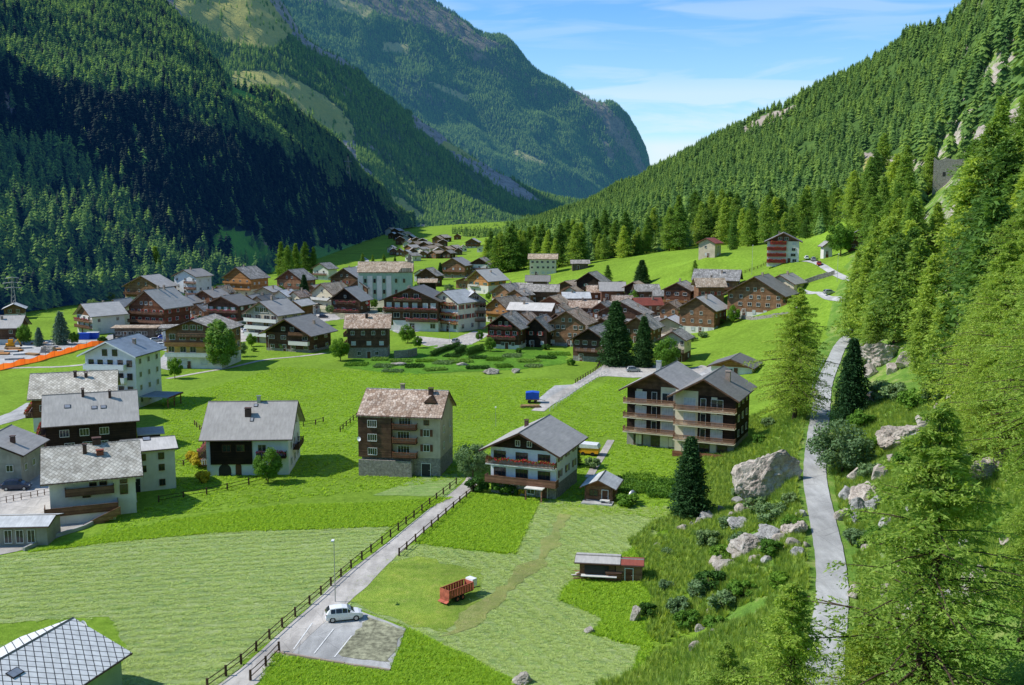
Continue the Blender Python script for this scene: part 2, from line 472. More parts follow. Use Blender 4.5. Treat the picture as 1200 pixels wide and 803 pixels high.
def leaf(name, c1, c2, trans=0.35, hue=0.35):
    t = NT(name)
    oi = t.n('ShaderNodeObjectInfo')
    f = t.noise(0.45, t.tc.outputs['Object'], 4, 0.6)
    g = t.n('ShaderNodeNewGeometry')
    k = t.math('ADD', t.math('MULTIPLY', f, 0.6), t.math('MULTIPLY', g.outputs['Random Per Island'], 0.4))
    a = t.ramp(k, [(0.25, c1), (0.75, c2)])
    a = t.mix(1.0, a, t.ramp(oi.outputs['Random'], [(0.0, (1 - hue, 1 - hue * .8, 1 - hue * .5)), (0.5, (1, 1, 1)), (1.0, (1 + hue, 1 + hue * .55, 1.0))]), 'MULTIPLY')
    t.b.inputs['Roughness'].default_value = 0.75; t.b.inputs['Specular IOR Level'].default_value = 0.12
    t.l(a, t.b.inputs['Base Color'])
    tr = t.n('ShaderNodeBsdfTranslucent'); t.l(t.mix(1.0, a, (1.25, 1.2, 0.6), 'MULTIPLY'), tr.inputs[0])
    mx = t.n('ShaderNodeMixShader'); mx.inputs[0].default_value = trans
    t.l(t.b.outputs[0], mx.inputs[1]); t.l(tr.outputs[0], mx.inputs[2]); t.l(mx.outputs[0], t.out.inputs[0])
    return t.mat

def mountain_mat(name, g1, g2, rk1, rk2, alp, s=1.0, rocky=0.5, alpine_z=(9e3, 9.5e3), haze=(0, 0, 0), hz=0.0):
    """forest floor / alpine turf / bare rock by slope, height and noise"""
    t = NT(name)
    po = t.geo.outputs['Position']
    n1 = t.noise(0.012 * s, po, 9, 0.68, 0.5); n2 = t.noise(0.09 * s, po, 7, 0.7)
    base = t.ramp(n2, [(0.35, g1), (0.65, g2)])
    rk = t.ramp(t.noise(0.05 * s, t.mapping(po, scale=(1, 1, 2.2)), 9, 0.75), [(0.32, rk1), (0.66, rk2)])
    sep = t.n('ShaderNodeSeparateXYZ'); t.l(po, sep.inputs[0])
    up = t.math('DIVIDE', t.math('SUBTRACT', sep.outputs['Z'], alpine_z[0]), alpine_z[1] - alpine_z[0], clamp=True)
    upn = t.math('ADD', up, t.math('MULTIPLY', t.math('SUBTRACT', n1, 0.5), 1.6), clamp=True)
    base = t.mix(t.ramp(upn, [(0.4, 0), (0.6, 1)]), base, t.mix(t.ramp(n2, [(0.4, 0), (0.6, 1)]), alp, (alp[0] * .62, alp[1] * .62, alp[2] * .6)))
    sn = t.n('ShaderNodeSeparateXYZ'); t.l(t.geo.outputs['Normal'], sn.inputs[0])
    steep = t.ramp(t.math('ADD', sn.outputs['Z'], t.math('MULTIPLY', t.math('SUBTRACT', n1, 0.5), 0.9)), [(0.45 + 0.18 * rocky, 1), (0.58 + 0.18 * rocky, 0)])
    at_ = t.n('ShaderNodeAttribute'); at_.attribute_name = 'rocky'
    steep = t.math('MAXIMUM', steep, t.ramp(t.math('ADD', at_.outputs['Fac'], t.math('MULTIPLY', t.math('SUBTRACT', n2, 0.5), 0.9)), [(0.4, 0), (0.6, 1)]))
    col = t.mix(steep, base, rk)
    am = t.n('ShaderNodeAttribute'); am.attribute_name = 'meadow'
    col = t.mix(t.ramp(t.math('ADD', am.outputs['Fac'], t.math('MULTIPLY', t.math('SUBTRACT', n2, 0.5), 0.5)), [(0.42, 0), (0.58, 1)]), col, t.mix(t.ramp(n2, [(0.35, 0), (0.65, 1)]), alp, (alp[0] * 1.25, alp[1] * 1.1, alp[2])))
    if hz: col = t.mix(hz, col, haze)
    t.bump(t.mix(0.5, n2, t.noise(0.3 * s, po, 5, 0.7)), 0.9, 5.0 / s)
    return t.done(col, 0.95, spec=0.08)

M = {}
M['meadow'] = grass('meadow_grass', (0.14, 0.25, 0.022), (0.21, 0.35, 0.032), (0.29, 0.44, 0.055), patch=0.5)
M['lush'] = grass('lush_grass', (0.11, 0.24, 0.018), (0.16, 0.32, 0.025), (0.23, 0.41, 0.04), patch=0.3, bump=1.0)
M['mown_l'] = grass('mown_grass', (0.13, 0.25, 0.05), (0.23, 0.36, 0.10), (0.32, 0.44, 0.15), stripe=R(38), stripe_amt=0.75, patch=0.4)
M['mown_r'] = grass('mown_grass_right', (0.13, 0.26, 0.04), (0.23, 0.37, 0.09), (0.32, 0.45, 0.13), stripe=R(112), stripe_amt=0.75, patch=0.45)
M['mown_s'] = grass('mown_grass_strip', (0.17, 0.32, 0.06), (0.24, 0.40, 0.09), (0.29, 0.45, 0.12), stripe=R(60), stripe_amt=0.5)
M['dry'] = grass('dry_grass', (0.20, 0.32, 0.035), (0.27, 0.39, 0.055), (0.36, 0.42, 0.09), patch=0.6)
M['track'] = grass('track_grass', (0.27, 0.34, 0.08), (0.34, 0.38, 0.12), (0.40, 0.40, 0.16), patch=0.5)
M['crop'] = grass('garden_rows', (0.06, 0.17, 0.014), (0.13, 0.30, 0.025), (0.22, 0.42, 0.06), s=1.3, bump=1.0)
M['path'] = gravel('path_gravel', (0.50, 0.47, 0.43), 0.2)
M['asphalt'] = gravel('old_asphalt', (0.45, 0.45, 0.44), 0.18)
M['lane'] = gravel('lane_asphalt', (0.47, 0.47, 0.46), 0.15)
M['rubble'] = gravel('rubble', (0.36, 0.36, 0.24), 0.7, 12)
M['concrete'] = gravel('concrete', (0.48, 0.48, 0.47), 0.2)
M['wpaint'] = simple('white_marking', (0.7, 0.7, 0.68), 0.8, var=0.2)
M['plaster'] = plaster('white_plaster', (0.72, 0.70, 0.65), 0.18)
M['plaster_cool'] = plaster('cool_plaster', (0.70, 0.73, 0.76), 0.15)
M['cream'] = plaster('cream_plaster', (0.72, 0.64, 0.47), 0.2)
M['beige'] = plaster('beige_plaster', (0.52, 0.45, 0.34), 0.3)
M['pale_green'] = plaster('pale_green_plaster', (0.36, 0.50, 0.38), 0.2)
M['yellow'] = plaster('yellow_plaster', (0.62, 0.42, 0.12), 0.25)
M['grey_pl'] = plaster('grey_plaster', (0.36, 0.34, 0.30), 0.35)
M['stone'] = rock('stone_wall', (0.16, 0.15, 0.13), (0.28, 0.26, 0.23), (0.42, 0.40, 0.36), 2.2, 0.8)
M['wood_dark'] = wood('dark_larch_wood', (0.07, 0.038, 0.025), (0.145, 0.08, 0.05))
M['wood_black'] = wood('sun_blackened_wood', (0.018, 0.012, 0.010), (0.040, 0.024, 0.017))
M['wood_brown'] = wood('brown_wood', (0.18, 0.092, 0.050), (0.32, 0.175, 0.10))
M['wood_red'] = wood('red_brown_wood', (0.16, 0.065, 0.038), (0.25, 0.11, 0.06))
M['wood_orange'] = wood('orange_wood', (0.42, 0.19, 0.07), (0.52, 0.27, 0.11))
M['wood_rail'] = wood('railing_wood', (0.20, 0.10, 0.065), (0.30, 0.16, 0.10), 0.16, True)
M['wood_grey'] = wood('weathered_wood', (0.10, 0.078, 0.060), (0.17, 0.135, 0.105), 0.2, False)
M['slate'] = sheet_roof('grey_slate_roof', (0.385, 0.37, 0.35), 0.9, dark=.86, var=.09)
M['slate_dark'] = sheet_roof('dark_slate_roof', (0.235, 0.225, 0.21), 0.9, dark=.85, var=.1)
M['slate_blue'] = sheet_roof('blue_slate_roof', (0.27, 0.33, 0.41), 0.8)
M['slate_light'] = sheet_roof('light_fibre_roof', (0.53, 0.51, 0.48), 1.2, dark=0.9, var=.08)
M['metal_white'] = sheet_roof('pale_sheet_roof', (0.60, 0.62, 0.63), 0.7, dark=0.8)
M['slab_brown'] = slab_roof('brown_slab_roof', (0.30, 0.20, 0.14), (0.48, 0.36, 0.28), (0.66, 0.54, 0.45), 0.48)
M['slab_tan'] = slab_roof('tan_slab_roof', (0.34, 0.26, 0.18), (0.46, 0.37, 0.28), (0.58, 0.49, 0.39), 0.7, moss=0.3)
M['slab_grey'] = slab_roof('grey_slab_roof', (0.27, 0.26, 0.24), (0.38, 0.36, 0.34), (0.52, 0.50, 0.47), 0.7, moss=0.3)
M['slab_pale'] = slab_roof('pale_slab_roof', (0.44, 0.41, 0.35), (0.58, 0.55, 0.48), (0.70, 0.67, 0.60), 0.52, R(40), 0.5, rnd=0.22)
M['rhomb'] = rhomb_roof('rhombic_sheet_roof')
M['roof_red'] = sheet_roof('rusty_red_roof', (0.30, 0.08, 0.05), 0.5)
M['solar'] = simple('solar_glass', (0.03, 0.05, 0.14), 0.15, spec=0.6)
M['glass'] = simple('window_glass', (0.025, 0.03, 0.035), 0.08, spec=0.7, var=0.4)
M['frame_w'] = simple('white_frame', (0.66, 0.65, 0.62), 0.6, var=0.06)
M['frame_b'] = simple('brown_frame', (0.12, 0.055, 0.03), 0.7)
M['shutter_g'] = simple('green_shutter', (0.05, 0.16, 0.11), 0.7)
M['shutter_r'] = simple('red_shutter', (0.28, 0.04, 0.03), 0.7)
M['shutter_b'] = simple('brown_shutter', (0.13, 0.055, 0.03), 0.7)
M['chimney'] = simple('chimney_render', (0.34, 0.27, 0.22), 0.9, bump=0.4)
M['chimney_d'] = simple('dark_chimney', (0.10, 0.055, 0.045), 0.8)
M['dark'] = simple('dark_metal', (0.03, 0.03, 0.032), 0.6)
M['metal'] = simple('galvanised_metal', (0.45, 0.46, 0.47), 0.4, 0.6)
M['white'] = simple('white_paint', (0.78, 0.79, 0.80), 0.5, var=0.05)
M['car_white'] = simple('white_car_paint', (0.80, 0.81, 0.82), 0.25, spec=0.5, var=0.02)
M['car_dark'] = simple('dark_car_paint', (0.02, 0.03, 0.06), 0.2, spec=0.6, var=0.05)
M['car_grey'] = simple('silver_car_paint', (0.35, 0.37, 0.38), 0.25, 0.3, 0.6, var=0.05)
M['car_blue'] = simple('blue_car_paint', (0.03, 0.08, 0.35), 0.25, spec=0.6, var=0.05)
M['car_red'] = simple('red_car_paint', (0.40, 0.02, 0.02), 0.25, spec=0.6, var=0.05)
M['rubber'] = simple('rubber', (0.02, 0.02, 0.02), 0.9)
M['red_paint'] = simple('faded_red_paint', (0.46, 0.125, 0.075), 0.7, var=0.4, scale=1.5)
M['red'] = simple('red_cloth', (0.62, 0.02, 0.02), 0.7)
M['tarp_blue'] = simple('blue_tarpaulin', (0.02, 0.09, 0.55), 0.5, bump=0.3)
M['tarp_yellow'] = simple('yellow_tarpaulin', (0.85, 0.38, 0.02), 0.6)
M['tarp_white'] = simple('white_tarpaulin', (0.75, 0.76, 0.78), 0.5)
M['tail'] = simple('tail_lamp', (0.35, 0.01, 0.01), 0.3)
M['flower_r'] = simple('red_flowers', (0.62, 0.015, 0.05), 0.8, var=0.5, scale=6)
M['flower_p'] = simple('pink_flowers', (0.72, 0.08, 0.22), 0.8, var=0.5, scale=6)
M['fence_wood'] = wood('fence_wood', (0.07, 0.04, 0.028), (0.12, 0.075, 0.05), 0.3, False)
M['log'] = simple('cut_log', (0.36, 0.22, 0.11), 0.9, var=0.4)
M['bark'] = rock('bark', (0.05, 0.032, 0.024), (0.10, 0.068, 0.05), (0.17, 0.12, 0.09), 3.0, 0.8)
M['rock'] = rock('grey_rock', (0.20, 0.19, 0.18), (0.38, 0.37, 0.35), (0.56, 0.54, 0.51), 0.5)
M['rock_pink'] = rock('pinkish_rock', (0.26, 0.21, 0.18), (0.46, 0.40, 0.34), (0.64, 0.57, 0.50), 0.45)
M['rock_pale'] = rock('pale_rock', (0.24, 0.21, 0.17), (0.40, 0.36, 0.31), (0.56, 0.52, 0.46), 0.9)
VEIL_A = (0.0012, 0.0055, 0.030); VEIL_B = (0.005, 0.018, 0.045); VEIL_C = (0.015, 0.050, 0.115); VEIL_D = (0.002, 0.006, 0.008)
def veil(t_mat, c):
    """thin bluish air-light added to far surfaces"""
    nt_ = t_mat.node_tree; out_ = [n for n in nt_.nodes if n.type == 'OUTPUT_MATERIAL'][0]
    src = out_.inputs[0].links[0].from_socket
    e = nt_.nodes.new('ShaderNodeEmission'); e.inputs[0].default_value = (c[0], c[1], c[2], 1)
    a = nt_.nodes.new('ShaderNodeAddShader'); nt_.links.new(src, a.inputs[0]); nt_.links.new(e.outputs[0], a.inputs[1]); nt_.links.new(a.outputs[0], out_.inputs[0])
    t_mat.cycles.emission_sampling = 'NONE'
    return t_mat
M['larch'] = leaf('larch_needles', (0.20, 0.33, 0.05), (0.47, 0.61, 0.12), 0.47, 0.2)
M['curtain'] = simple('curtained_glass', (0.50, 0.52, 0.53), 0.3, spec=0.5, var=0.25, scale=1.2)
M['conifer'] = leaf('conifer_needles', (0.09, 0.19, 0.035), (0.22, 0.37, 0.065), 0.35, 0.35)
M['conifer_a'] = veil(leaf('lit_slope_needles', (0.09, 0.19, 0.04), (0.26, 0.44, 0.075), 0.35, 0.45), VEIL_A)  # brighter needle copy, coloured for the sunlit parts of the slope
M['conifer_shade'] = veil(leaf('shaded_slope_needles', (0.006, 0.018, 0.012), (0.018, 0.045, 0.022), 0.05, 0.4), (0.001, 0.006, 0.023))  # near-black needle copy: the slope's shade is put into the colour
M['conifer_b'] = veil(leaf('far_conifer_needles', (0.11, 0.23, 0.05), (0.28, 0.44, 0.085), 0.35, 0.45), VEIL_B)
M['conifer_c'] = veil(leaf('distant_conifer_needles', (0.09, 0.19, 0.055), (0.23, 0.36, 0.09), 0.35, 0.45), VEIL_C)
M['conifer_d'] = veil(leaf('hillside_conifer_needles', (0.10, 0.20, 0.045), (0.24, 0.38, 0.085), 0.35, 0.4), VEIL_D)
M['spruce'] = leaf('spruce_needles', (0.022, 0.065, 0.022), (0.055, 0.13, 0.04), 0.2, 0.2)
M['bluespruce'] = leaf('blue_spruce_needles', (0.07, 0.13, 0.12), (0.14, 0.24, 0.20), 0.15, 0.2)
M['leaf'] = leaf('broad_leaves', (0.08, 0.19, 0.025), (0.20, 0.37, 0.05), 0.35, 0.3)
M['leaf_pale'] = leaf('willow_leaves', (0.14, 0.26, 0.05), (0.26, 0.42, 0.09), 0.35, 0.15)
M['leaf_grey'] = leaf('grey_green_leaves', (0.13, 0.22, 0.09), (0.26, 0.38, 0.16), 0.3, 0.2)
M['leaf_yellow'] = leaf('yellow_leaves', (0.45, 0.38, 0.03), (0.75, 0.60, 0.06), 0.3, 0.2)
M['leaf_dark'] = leaf('hedge_leaves', (0.03, 0.085, 0.016), (0.075, 0.17, 0.03), 0.2, 0.2)
M['tuft'] = leaf('wild_grass', (0.20, 0.34, 0.05), (0.42, 0.54, 0.13), 0.45, 0.3)
M['larch_mid'] = leaf('larch_needles_mid', (0.15, 0.27, 0.05), (0.37, 0.52, 0.10), 0.42, 0.3)  # slightly deeper green for some of the mid-distance larches
M['hay'] = leaf('cut_hay', (0.40, 0.54, 0.17), (0.62, 0.72, 0.30), 0.45, 0.08)
M['blade'] = leaf('meadow_blades', (0.24, 0.43, 0.035), (0.50, 0.70, 0.085), 0.5, 0.15)
M['tarp_orange'] = leaf('orange_netting', (0.95, 0.16, 0.04), (1.0, 0.24, 0.06), 0.5, 0.05)
# ------------------------------------------------------------------ ground sheet
def build_ground():
    ny, nx = GZ.shape
    V = np.stack([_mx, _my, GZ], -1).reshape(-1, 3)
    i = np.arange(ny - 1)[:, None] * nx + np.arange(nx - 1)[None]
    F = np.stack([i, i + 1, i + nx + 1, i + nx], -1).reshape(-1, 4)
    t = NT('hillside_ground')
    po = t.geo.outputs['Position']
    g = t.ramp(t.noise(0.9, po, 8, 0.7), [(0.32, (0.14, 0.25, 0.022)), (0.52, (0.21, 0.35, 0.032)), (0.7, (0.29, 0.44, 0.055))])
    g = t.mix(1.0, g, t.ramp(t.noise(0.045, po, 5, 0.6, 0.8), [(0.3, 0.78), (0.7, 1.15)]), 'MULTIPLY')
    fine = t.noise(7.0, po, 4, 0.7)
    w = t.ramp(t.noise(0.35, po, 8, 0.7), [(0.30, (0.08, 0.17, 0.03)), (0.50, (0.15, 0.28, 0.04)), (0.62, (0.27, 0.34, 0.09)), (0.74, (0.42, 0.38, 0.20))])
    rk = t.ramp(t.noise(0.5, po, 9, 0.7), [(0.3, (0.22, 0.19, 0.16)), (0.5, (0.42, 0.37, 0.31)), (0.7, (0.58, 0.53, 0.48))])
    sn = t.n('ShaderNodeSeparateXYZ'); t.l(t.geo.outputs['Normal'], sn.inputs[0])
    n1 = t.noise(0.16, po, 7, 0.65)
    st = t.ramp(t.math('ADD', sn.outputs['Z'], t.math('MULTIPLY', t.math('SUBTRACT', n1, 0.5), 1.5)), [(0.48, 1), (0.60, 0)])
    wild = t.mix(st, w, rk)
    a = t.n('ShaderNodeAttribute'); a.attribute_name = 'wild'
    k = t.ramp(t.math('ADD', a.outputs['Fac'], t.math('MULTIPLY', t.math('SUBTRACT', n1, 0.5), 0.6)), [(0.4, 0), (0.6, 1)])
    c = t.mix(k, g, wild)
    c = t.mix(1.0, c, t.ramp(fine, [(0.3, 0.62), (0.7, 1.3)]), 'MULTIPLY')
    t.bump(t.mix(0.5, fine, t.noise(0.8, po, 6, 0.7)), 0.9, 0.35)
    m = t.done(c, 0.95, spec=0.1)
    me = np_mesh('ground', V, F, m, smooth=True)
    X, Y, Z = V[:, 0], V[:, 1], V[:, 2]
    wild_ = np.clip((Z - 0.9) / 1.5, 0, 1)
    # lane line splits wild slope from the smooth back meadow
    back = np.clip((Y - 196) / 14, 0, 1) * (X < np.interp(Y, [190, 240, 270, 300, 340, 400, 470], [52, 68, 79, 92, 108, 132, 160])) 
    wild_ = wild_ * (1 - back)
    wild_ = np.maximum(wild_, np.clip((Y - 640) / 60, 0, 1) * np.clip((X + 10) / 30, 0, 1))
    at_ = me.attributes.new('wild', 'FLOAT', 'POINT'); at_.data.foreach_set('value', wild_.astype(np.float32))
    o = link('ground', me); tag(o, kind='structure'); return o
build_ground()

def clip_sheet(name, poly, mat, off, kind='structure', px=True, jitter=0.55, step=1.2):
    """a surface draped on the ground: outline, cut along the ground's own grid lines, then laid on it"""
    import bmesh
    pts = [at(*p).xy for p in poly] if px else [Vector(p) for p in poly]
    out = []
    n = len(pts)
    for i in range(n):
        a, b = pts[i], pts[(i + 1) % n]
        L = (b - a).length; k = max(1, int(L / step)); nrm = Vector((-(b - a).y, (b - a).x)).normalized() if L > 0 else Vector((0, 0))
        for q in range(k):
            p = a.lerp(b, q / k)
            if jitter: p = p + nrm * jitter * (mnoise.noise(Vector((p.x * 0.2, p.y * 0.2, off * 40))) + .7 * mnoise.noise(Vector((p.x * 1.1, p.y * 1.1, off * 40))))
            out.append(p)
    bm = bmesh.new()
    vs = [bm.verts.new((p.x, p.y, 0)) for p in out]
    f = bm.faces.new(vs)
    bmesh.ops.triangulate(bm, faces=[f])
    xs = [p.x for p in out]; ys = [p.y for p in out]
    for arr, nor in ((GX, (1, 0, 0)), (GY, (0, 1, 0))):
        lo, hi = (min(xs), max(xs)) if nor[0] else (min(ys), max(ys))
        for g in arr[(arr > lo) & (arr < hi)]:
            bmesh.ops.bisect_plane(bm, geom=bm.verts[:] + bm.edges[:] + bm.faces[:], plane_co=(g * nor[0], g * nor[1], 0), plane_no=nor, dist=1e-5)
    for v in bm.verts: v.co.z = h(v.co.x, v.co.y) + off
    bmesh.ops.recalc_face_normals(bm, faces=bm.faces)
    for f in bm.faces:
        if f.normal.z < 0: f.normal_flip()
        f.smooth = True
    me = bpy.data.meshes.new(name); bm.to_mesh(me); bm.free(); me.materials.append(mat)
    o = link(name, me); tag(o, kind=kind); return o

def ribbon(name, pts, width, mat, off, px=True, z_abs=False, step=1.0, widths=None):
    c = [Vector(p) for p in (pts if not px else [at(*p) for p in pts])]
    sp = spline(c, step); V = []; F = []
    nw = 5
    for i, p in enumerate(sp):
        d = (sp[min(i + 1, len(sp) - 1)] - sp[max(i - 1, 0)]); d.z = 0; d.normalize()
        nr = Vector((-d.y, d.x, 0))
        w = width if widths is None else np.interp(i / (len(sp) - 1), np.linspace(0, 1, len(widths)), widths)
        w = w * (1 + 0.06 * mnoise.noise(p * 0.4))
        for k in range(nw):
            q = p + nr * w * (k / (nw - 1) - 0.5)
            z = (p.z if z_abs else h(q.x, q.y)) + off
            V.append((q.x, q.y, z))
    for i in range(len(sp) - 1):
        for k in range(nw - 1):
            a = i * nw + k; F.append((a + 1, a, a + nw, a + nw + 1))
    o = link(name, np_mesh(name, V, F, mat, smooth=True)); tag(o, kind='structure'); return o

# fields and surfaces of the valley floor (outlines read off the photograph's ground plan)
S = clip_sheet
mown_left = [(-90, 668), (0, 652), (40, 645), (150, 633), (262, 622), (350, 620), (458, 617), (420, 650), (385, 690), (330, 738), (290, 768), (262, 803), (255, 830), (120, 830), (150, 760), (128, 722), (60, 726), (0, 730), (-90, 740)]
S('mown_field', mown_left, M['mown_l'], 0.03)
S('mown_field', [(500, 556), (548, 556), (527, 582), (438, 581)], M['mown_s'], 0.03)
S('crop_field', [(552, 577), (633, 586), (604, 650), (545, 645), (487, 637), (515, 610)], M['lush'], 0.03)
mown_right = [(455, 655), (487, 638), (545, 646), (604, 651), (634, 587), (700, 590), (786, 594), (790, 612), (756, 634), (716, 655), (674, 678), (658, 690), (656, 704), (700, 720), (708, 726), (690, 742), (720, 752), (752, 758), (742, 785), (738, 830), (680, 830), (600, 795), (530, 760), (474, 733), (440, 722), (398, 702), (420, 685)]
S('mown_field', mown_right, M['mown_r'], 0.03)
S('dry_grass_patch', [(452, 660), (490, 652), (560, 668), (570, 690), (545, 722), (520, 745), (476, 732), (430, 718), (402, 700), (430, 680)], M['dry'], 0.05, jitter=1.6)
S('dry_grass_patch', [(640, 590), (786, 596), (782, 606), (720, 604), (650, 606)], M['dry'], 0.05, jitter=1.2)
S('wheel_track', [(655, 603), (668, 604), (640, 660), (600, 695), (556, 735), (520, 748), (540, 720), (590, 685), (625, 655)], M['track'], 0.07, jitter=1.3)
S('dry_grass_patch', [(-60, 752), (40, 760), (120, 768), (128, 780), (60, 784), (-60, 780)], M['mown_s'], 0.05)
S('car_park', [(398, 703), (420, 716), (476, 737), (457, 786), (390, 776), (322, 764), (345, 745)], M['asphalt'], 0.06, jitter=0.1)
S('rubble_bed', [(432, 722), (473, 740), (455, 779), (420, 776), (393, 766), (410, 744)], M['rubble'], 0.09, jitter=0.9, step=1.0)
for a, b in (((366, 731), (344, 762)), ((391, 738), (368, 767)), ((412, 746), (392, 771))):
    ribbon('painted_marking', [a, ((a[0] + b[0]) / 2, (a[1] + b[1]) / 2), b], 0.14, M['wpaint'], 0.10)
ribbon('path', [(262, 815), (305, 782), (352, 738), (392, 703), (430, 668), (470, 635), (510, 601), (549, 569), (556, 560)], 3.0, M['path'], 0.075, widths=[3.4, 3.4, 3.6, 4.4, 3.4, 3.0, 2.9, 2.7, 2.6])
ribbon('path', [(630, 482), (655, 464), (680, 450), (702, 437), (716, 428)], 2.6, M['path'], 0.07, widths=[3, 3, 3.2, 4])
ribbon('path', [(716, 516), (708, 530), (698, 546), (690, 560)], 1.4, M['path'], 0.06)
S('concrete_pad', [(628, 470), (650, 452), (686, 450), (664, 466), (645, 476)], M['asphalt'], 0.055, jitter=0.15)
S('forecourt', [(690, 443), (706, 430), (765, 428), (800, 434), (822, 428), (850, 436), (838, 441), (790, 440), (742, 443), (712, 441)], M['path'], 0.05, jitter=0.4)
S('forecourt', [(815, 442), (835, 425), (880, 424), (860, 441)], M['concrete'], 0.055)
S('village_street', [(128, 392), (190, 386), (214, 392), (232, 400), (206, 436), (180, 430), (196, 412), (150, 404), (118, 402)], M['asphalt'], 0.05)
S('village_street', [(196, 372), (300, 372), (330, 396), (270, 402), (228, 396)], M['path'], 0.05)
S('village_street', [(362, 366), (392, 368), (400, 374), (372, 378), (350, 374)], M['path'], 0.05)
S('hotel_forecourt', [(462, 378), (510, 380), (515, 384), (470, 392), (460, 388)], M['concrete'], 0.05)
S('village_street', [(488, 394), (530, 398), (556, 388), (575, 392), (552, 404), (520, 410), (486, 402)], M['path'], 0.05)
S('village_street', [(196, 352), (300, 344), (400, 346), (480, 352), (500, 366), (420, 372), (330, 384), (250, 386), (200, 374)], M['rubble'], 0.04, jitter=1.5)
S('village_street', [(560, 360), (700, 352), (770, 352), (790, 392), (700, 404), (600, 396)], M['path'], 0.045, jitter=1)
ribbon('road', [(-60, 507), (-10, 496), (28, 484), (48, 472)], 6.5, M['asphalt'], 0.05)
S('yard', [(8, 524), (62, 516), (80, 560), (70, 604), (-20, 606), (-30, 560)], M['path'], 0.06, jitter=0.2)
S('yard', [(20, 612), (66, 588), (108, 608), (100, 618), (40, 642), (-20, 655), (-30, 636)], M['path'], 0.06, jitter=0.2)
ribbon('path', [(-40, 434), (30, 431), (70, 430), (104, 427)], 2.2, M['path'], 0.05)
ribbon('path', [(196, 444), (240, 436), (270, 431), (310, 422), (350, 418), (382, 414)], 1.6, M['path'], 0.06)
S('building_site', [(-60, 428), (-40, 404), (30, 400), (70, 398), (128, 396), (120, 403), (72, 411), (42, 422), (0, 428)], M['concrete'], 0.05, jitter=0.8)
S('garden_beds', [(400, 430), (420, 418), (470, 410), (520, 404), (560, 404), (610, 410), (660, 412), (668, 426), (600, 434), (540, 436), (470, 440), (440, 436)], M['crop'], 0.05, jitter=1.2)
ribbon('lane', LANE, LANE_W * 1.8, M['lane'], 0.05, px=False, z_abs=True)
ribbon('lane', [(1012, 356), (985, 351), (965, 347), (946, 343), (934, 338)], 2.0, M['lane'], 0.12)
ribbon('lane', [(1008, 332), (990, 326), (972, 317), (956, 308), (942, 306)], 2.4, M['lane'], 0.12)
ribbon('footpath', [(330, 324), (380, 322), (420, 312), (430, 306), (424, 301)], 3.0, M['lane'], 0.1)

# ------------------------------------------------------------------ mountains
def _cr(A, t):
    """Catmull-Rom along axis 0 of A at parameters t in 0..n-1"""
    n = len(A); i = np.clip(np.floor(t).astype(int), 0, n - 2); f = (t - i)[(...,) + (None,) * (A.ndim - 1)]
    p = lambda k: np.where((k < 0)[(...,) + (None,) * (A.ndim - 1)], 2 * A[0] - A[1], np.where((k > n - 1)[(...,) + (None,) * (A.ndim - 1)], 2 * A[-1] - A[-2], A[np.clip(k, 0, n - 1)]))
    p0, p1, p2, p3 = p(i - 1), A[i], A[i + 1], p(i + 2)
    return 0.5 * (2 * p1 + (p2 - p0) * f + (2 * p0 - 5 * p1 + 4 * p2 - p3) * f ** 2 + (-p0 + 3 * p1 - 3 * p2 + p3) * f ** 3)

def loft(name, cols, nu, nv, amp, scale, mat, masks=None, back=(0, 600, -150), seed=0.0, ridged=0.0, fade_top=False):
    A = []
    for c in cols:
        px = c[0]
        col = []
        for e in c[1:]:
            if len(e) == 3: q = P(e[0], e[1], e[2])
            else: q = P(px, e[0], e[1])
            col.append(q)
        l = col[-1]; col.append((l[0] + back[0], l[1] + back[1], l[2] + back[2]))
        A.append(col)
    A = np.array(A)                                   # (ncol, nrow, 3)
    A = _cr(A, np.linspace(0, len(A) - 1, nu))
    A = np.swapaxes(_cr(np.swapaxes(A, 0, 1), np.linspace(0, A.shape[1] - 1, nv)), 0, 1)
    X, Y, Z = A[..., 0], A[..., 1], A[..., 2]
    du = np.gradient(A, axis=0); dv = np.gradient(A, axis=1)
    N = np.cross(du, dv); N /= np.linalg.norm(N, axis=-1, keepdims=True) + 1e-9
    N *= np.sign(N[..., 2:3] + 1e-9)
    d = np.zeros(X.size); xf, yf, zf = X.ravel(), Y.ravel(), Z.ravel()
    for i in range(X.size):
        v = Vector((xf[i] / scale + seed, yf[i] / scale, zf[i] / scale - seed))
        a = mnoise.fractal(v, 0.9, 2.1, 6)
        if ridged: a = a * (1 - ridged) + ridged * (0.6 - 1.6 * abs(mnoise.fractal(v * 1.3, 1.0, 2.0, 5)))
        d[i] = a
    d = d.reshape(X.shape)
    vv = np.linspace(0, 1, nv)[None]
    edge = np.clip(vv * 8, 0.0, 1)
    A = A + N * (d * amp * edge)[..., None]
    V = A.reshape(-1, 3)
    i = np.arange(nu - 1)[:, None] * nv + np.arange(nv - 1)[None]
    F = np.stack([i, i + nv, i + nv + 1, i + 1], -1).reshape(-1, 4)
    me = np_mesh(name, V, F, mat, smooth=True)
    # make the sheet face up / outward
    import bmesh
    s = sum(me.polygons[k].normal.z for k in range(0, len(me.polygons), max(1, len(me.polygons) // 200)))
    if s < 0: me.flip_normals()
    pr = proj_np(A)
    mk = {}
    for nm in ('meadow', 'rocky'):
        arr = np.zeros(A.shape[:2])
        for (kind, poly) in (masks or []):
            if kind == nm: arr = np.maximum(arr, in_poly(pr[..., 0], pr[..., 1], poly))
        mk[nm] = arr
        a_ = me.attributes.new(nm, 'FLOAT', 'POINT'); a_.data.foreach_set('value', arr.ravel().astype(np.float32))
    o = link(name, me); tag(o, kind='structure')
    return dict(A=A, N=N, mk=mk, pr=pr, d=d)

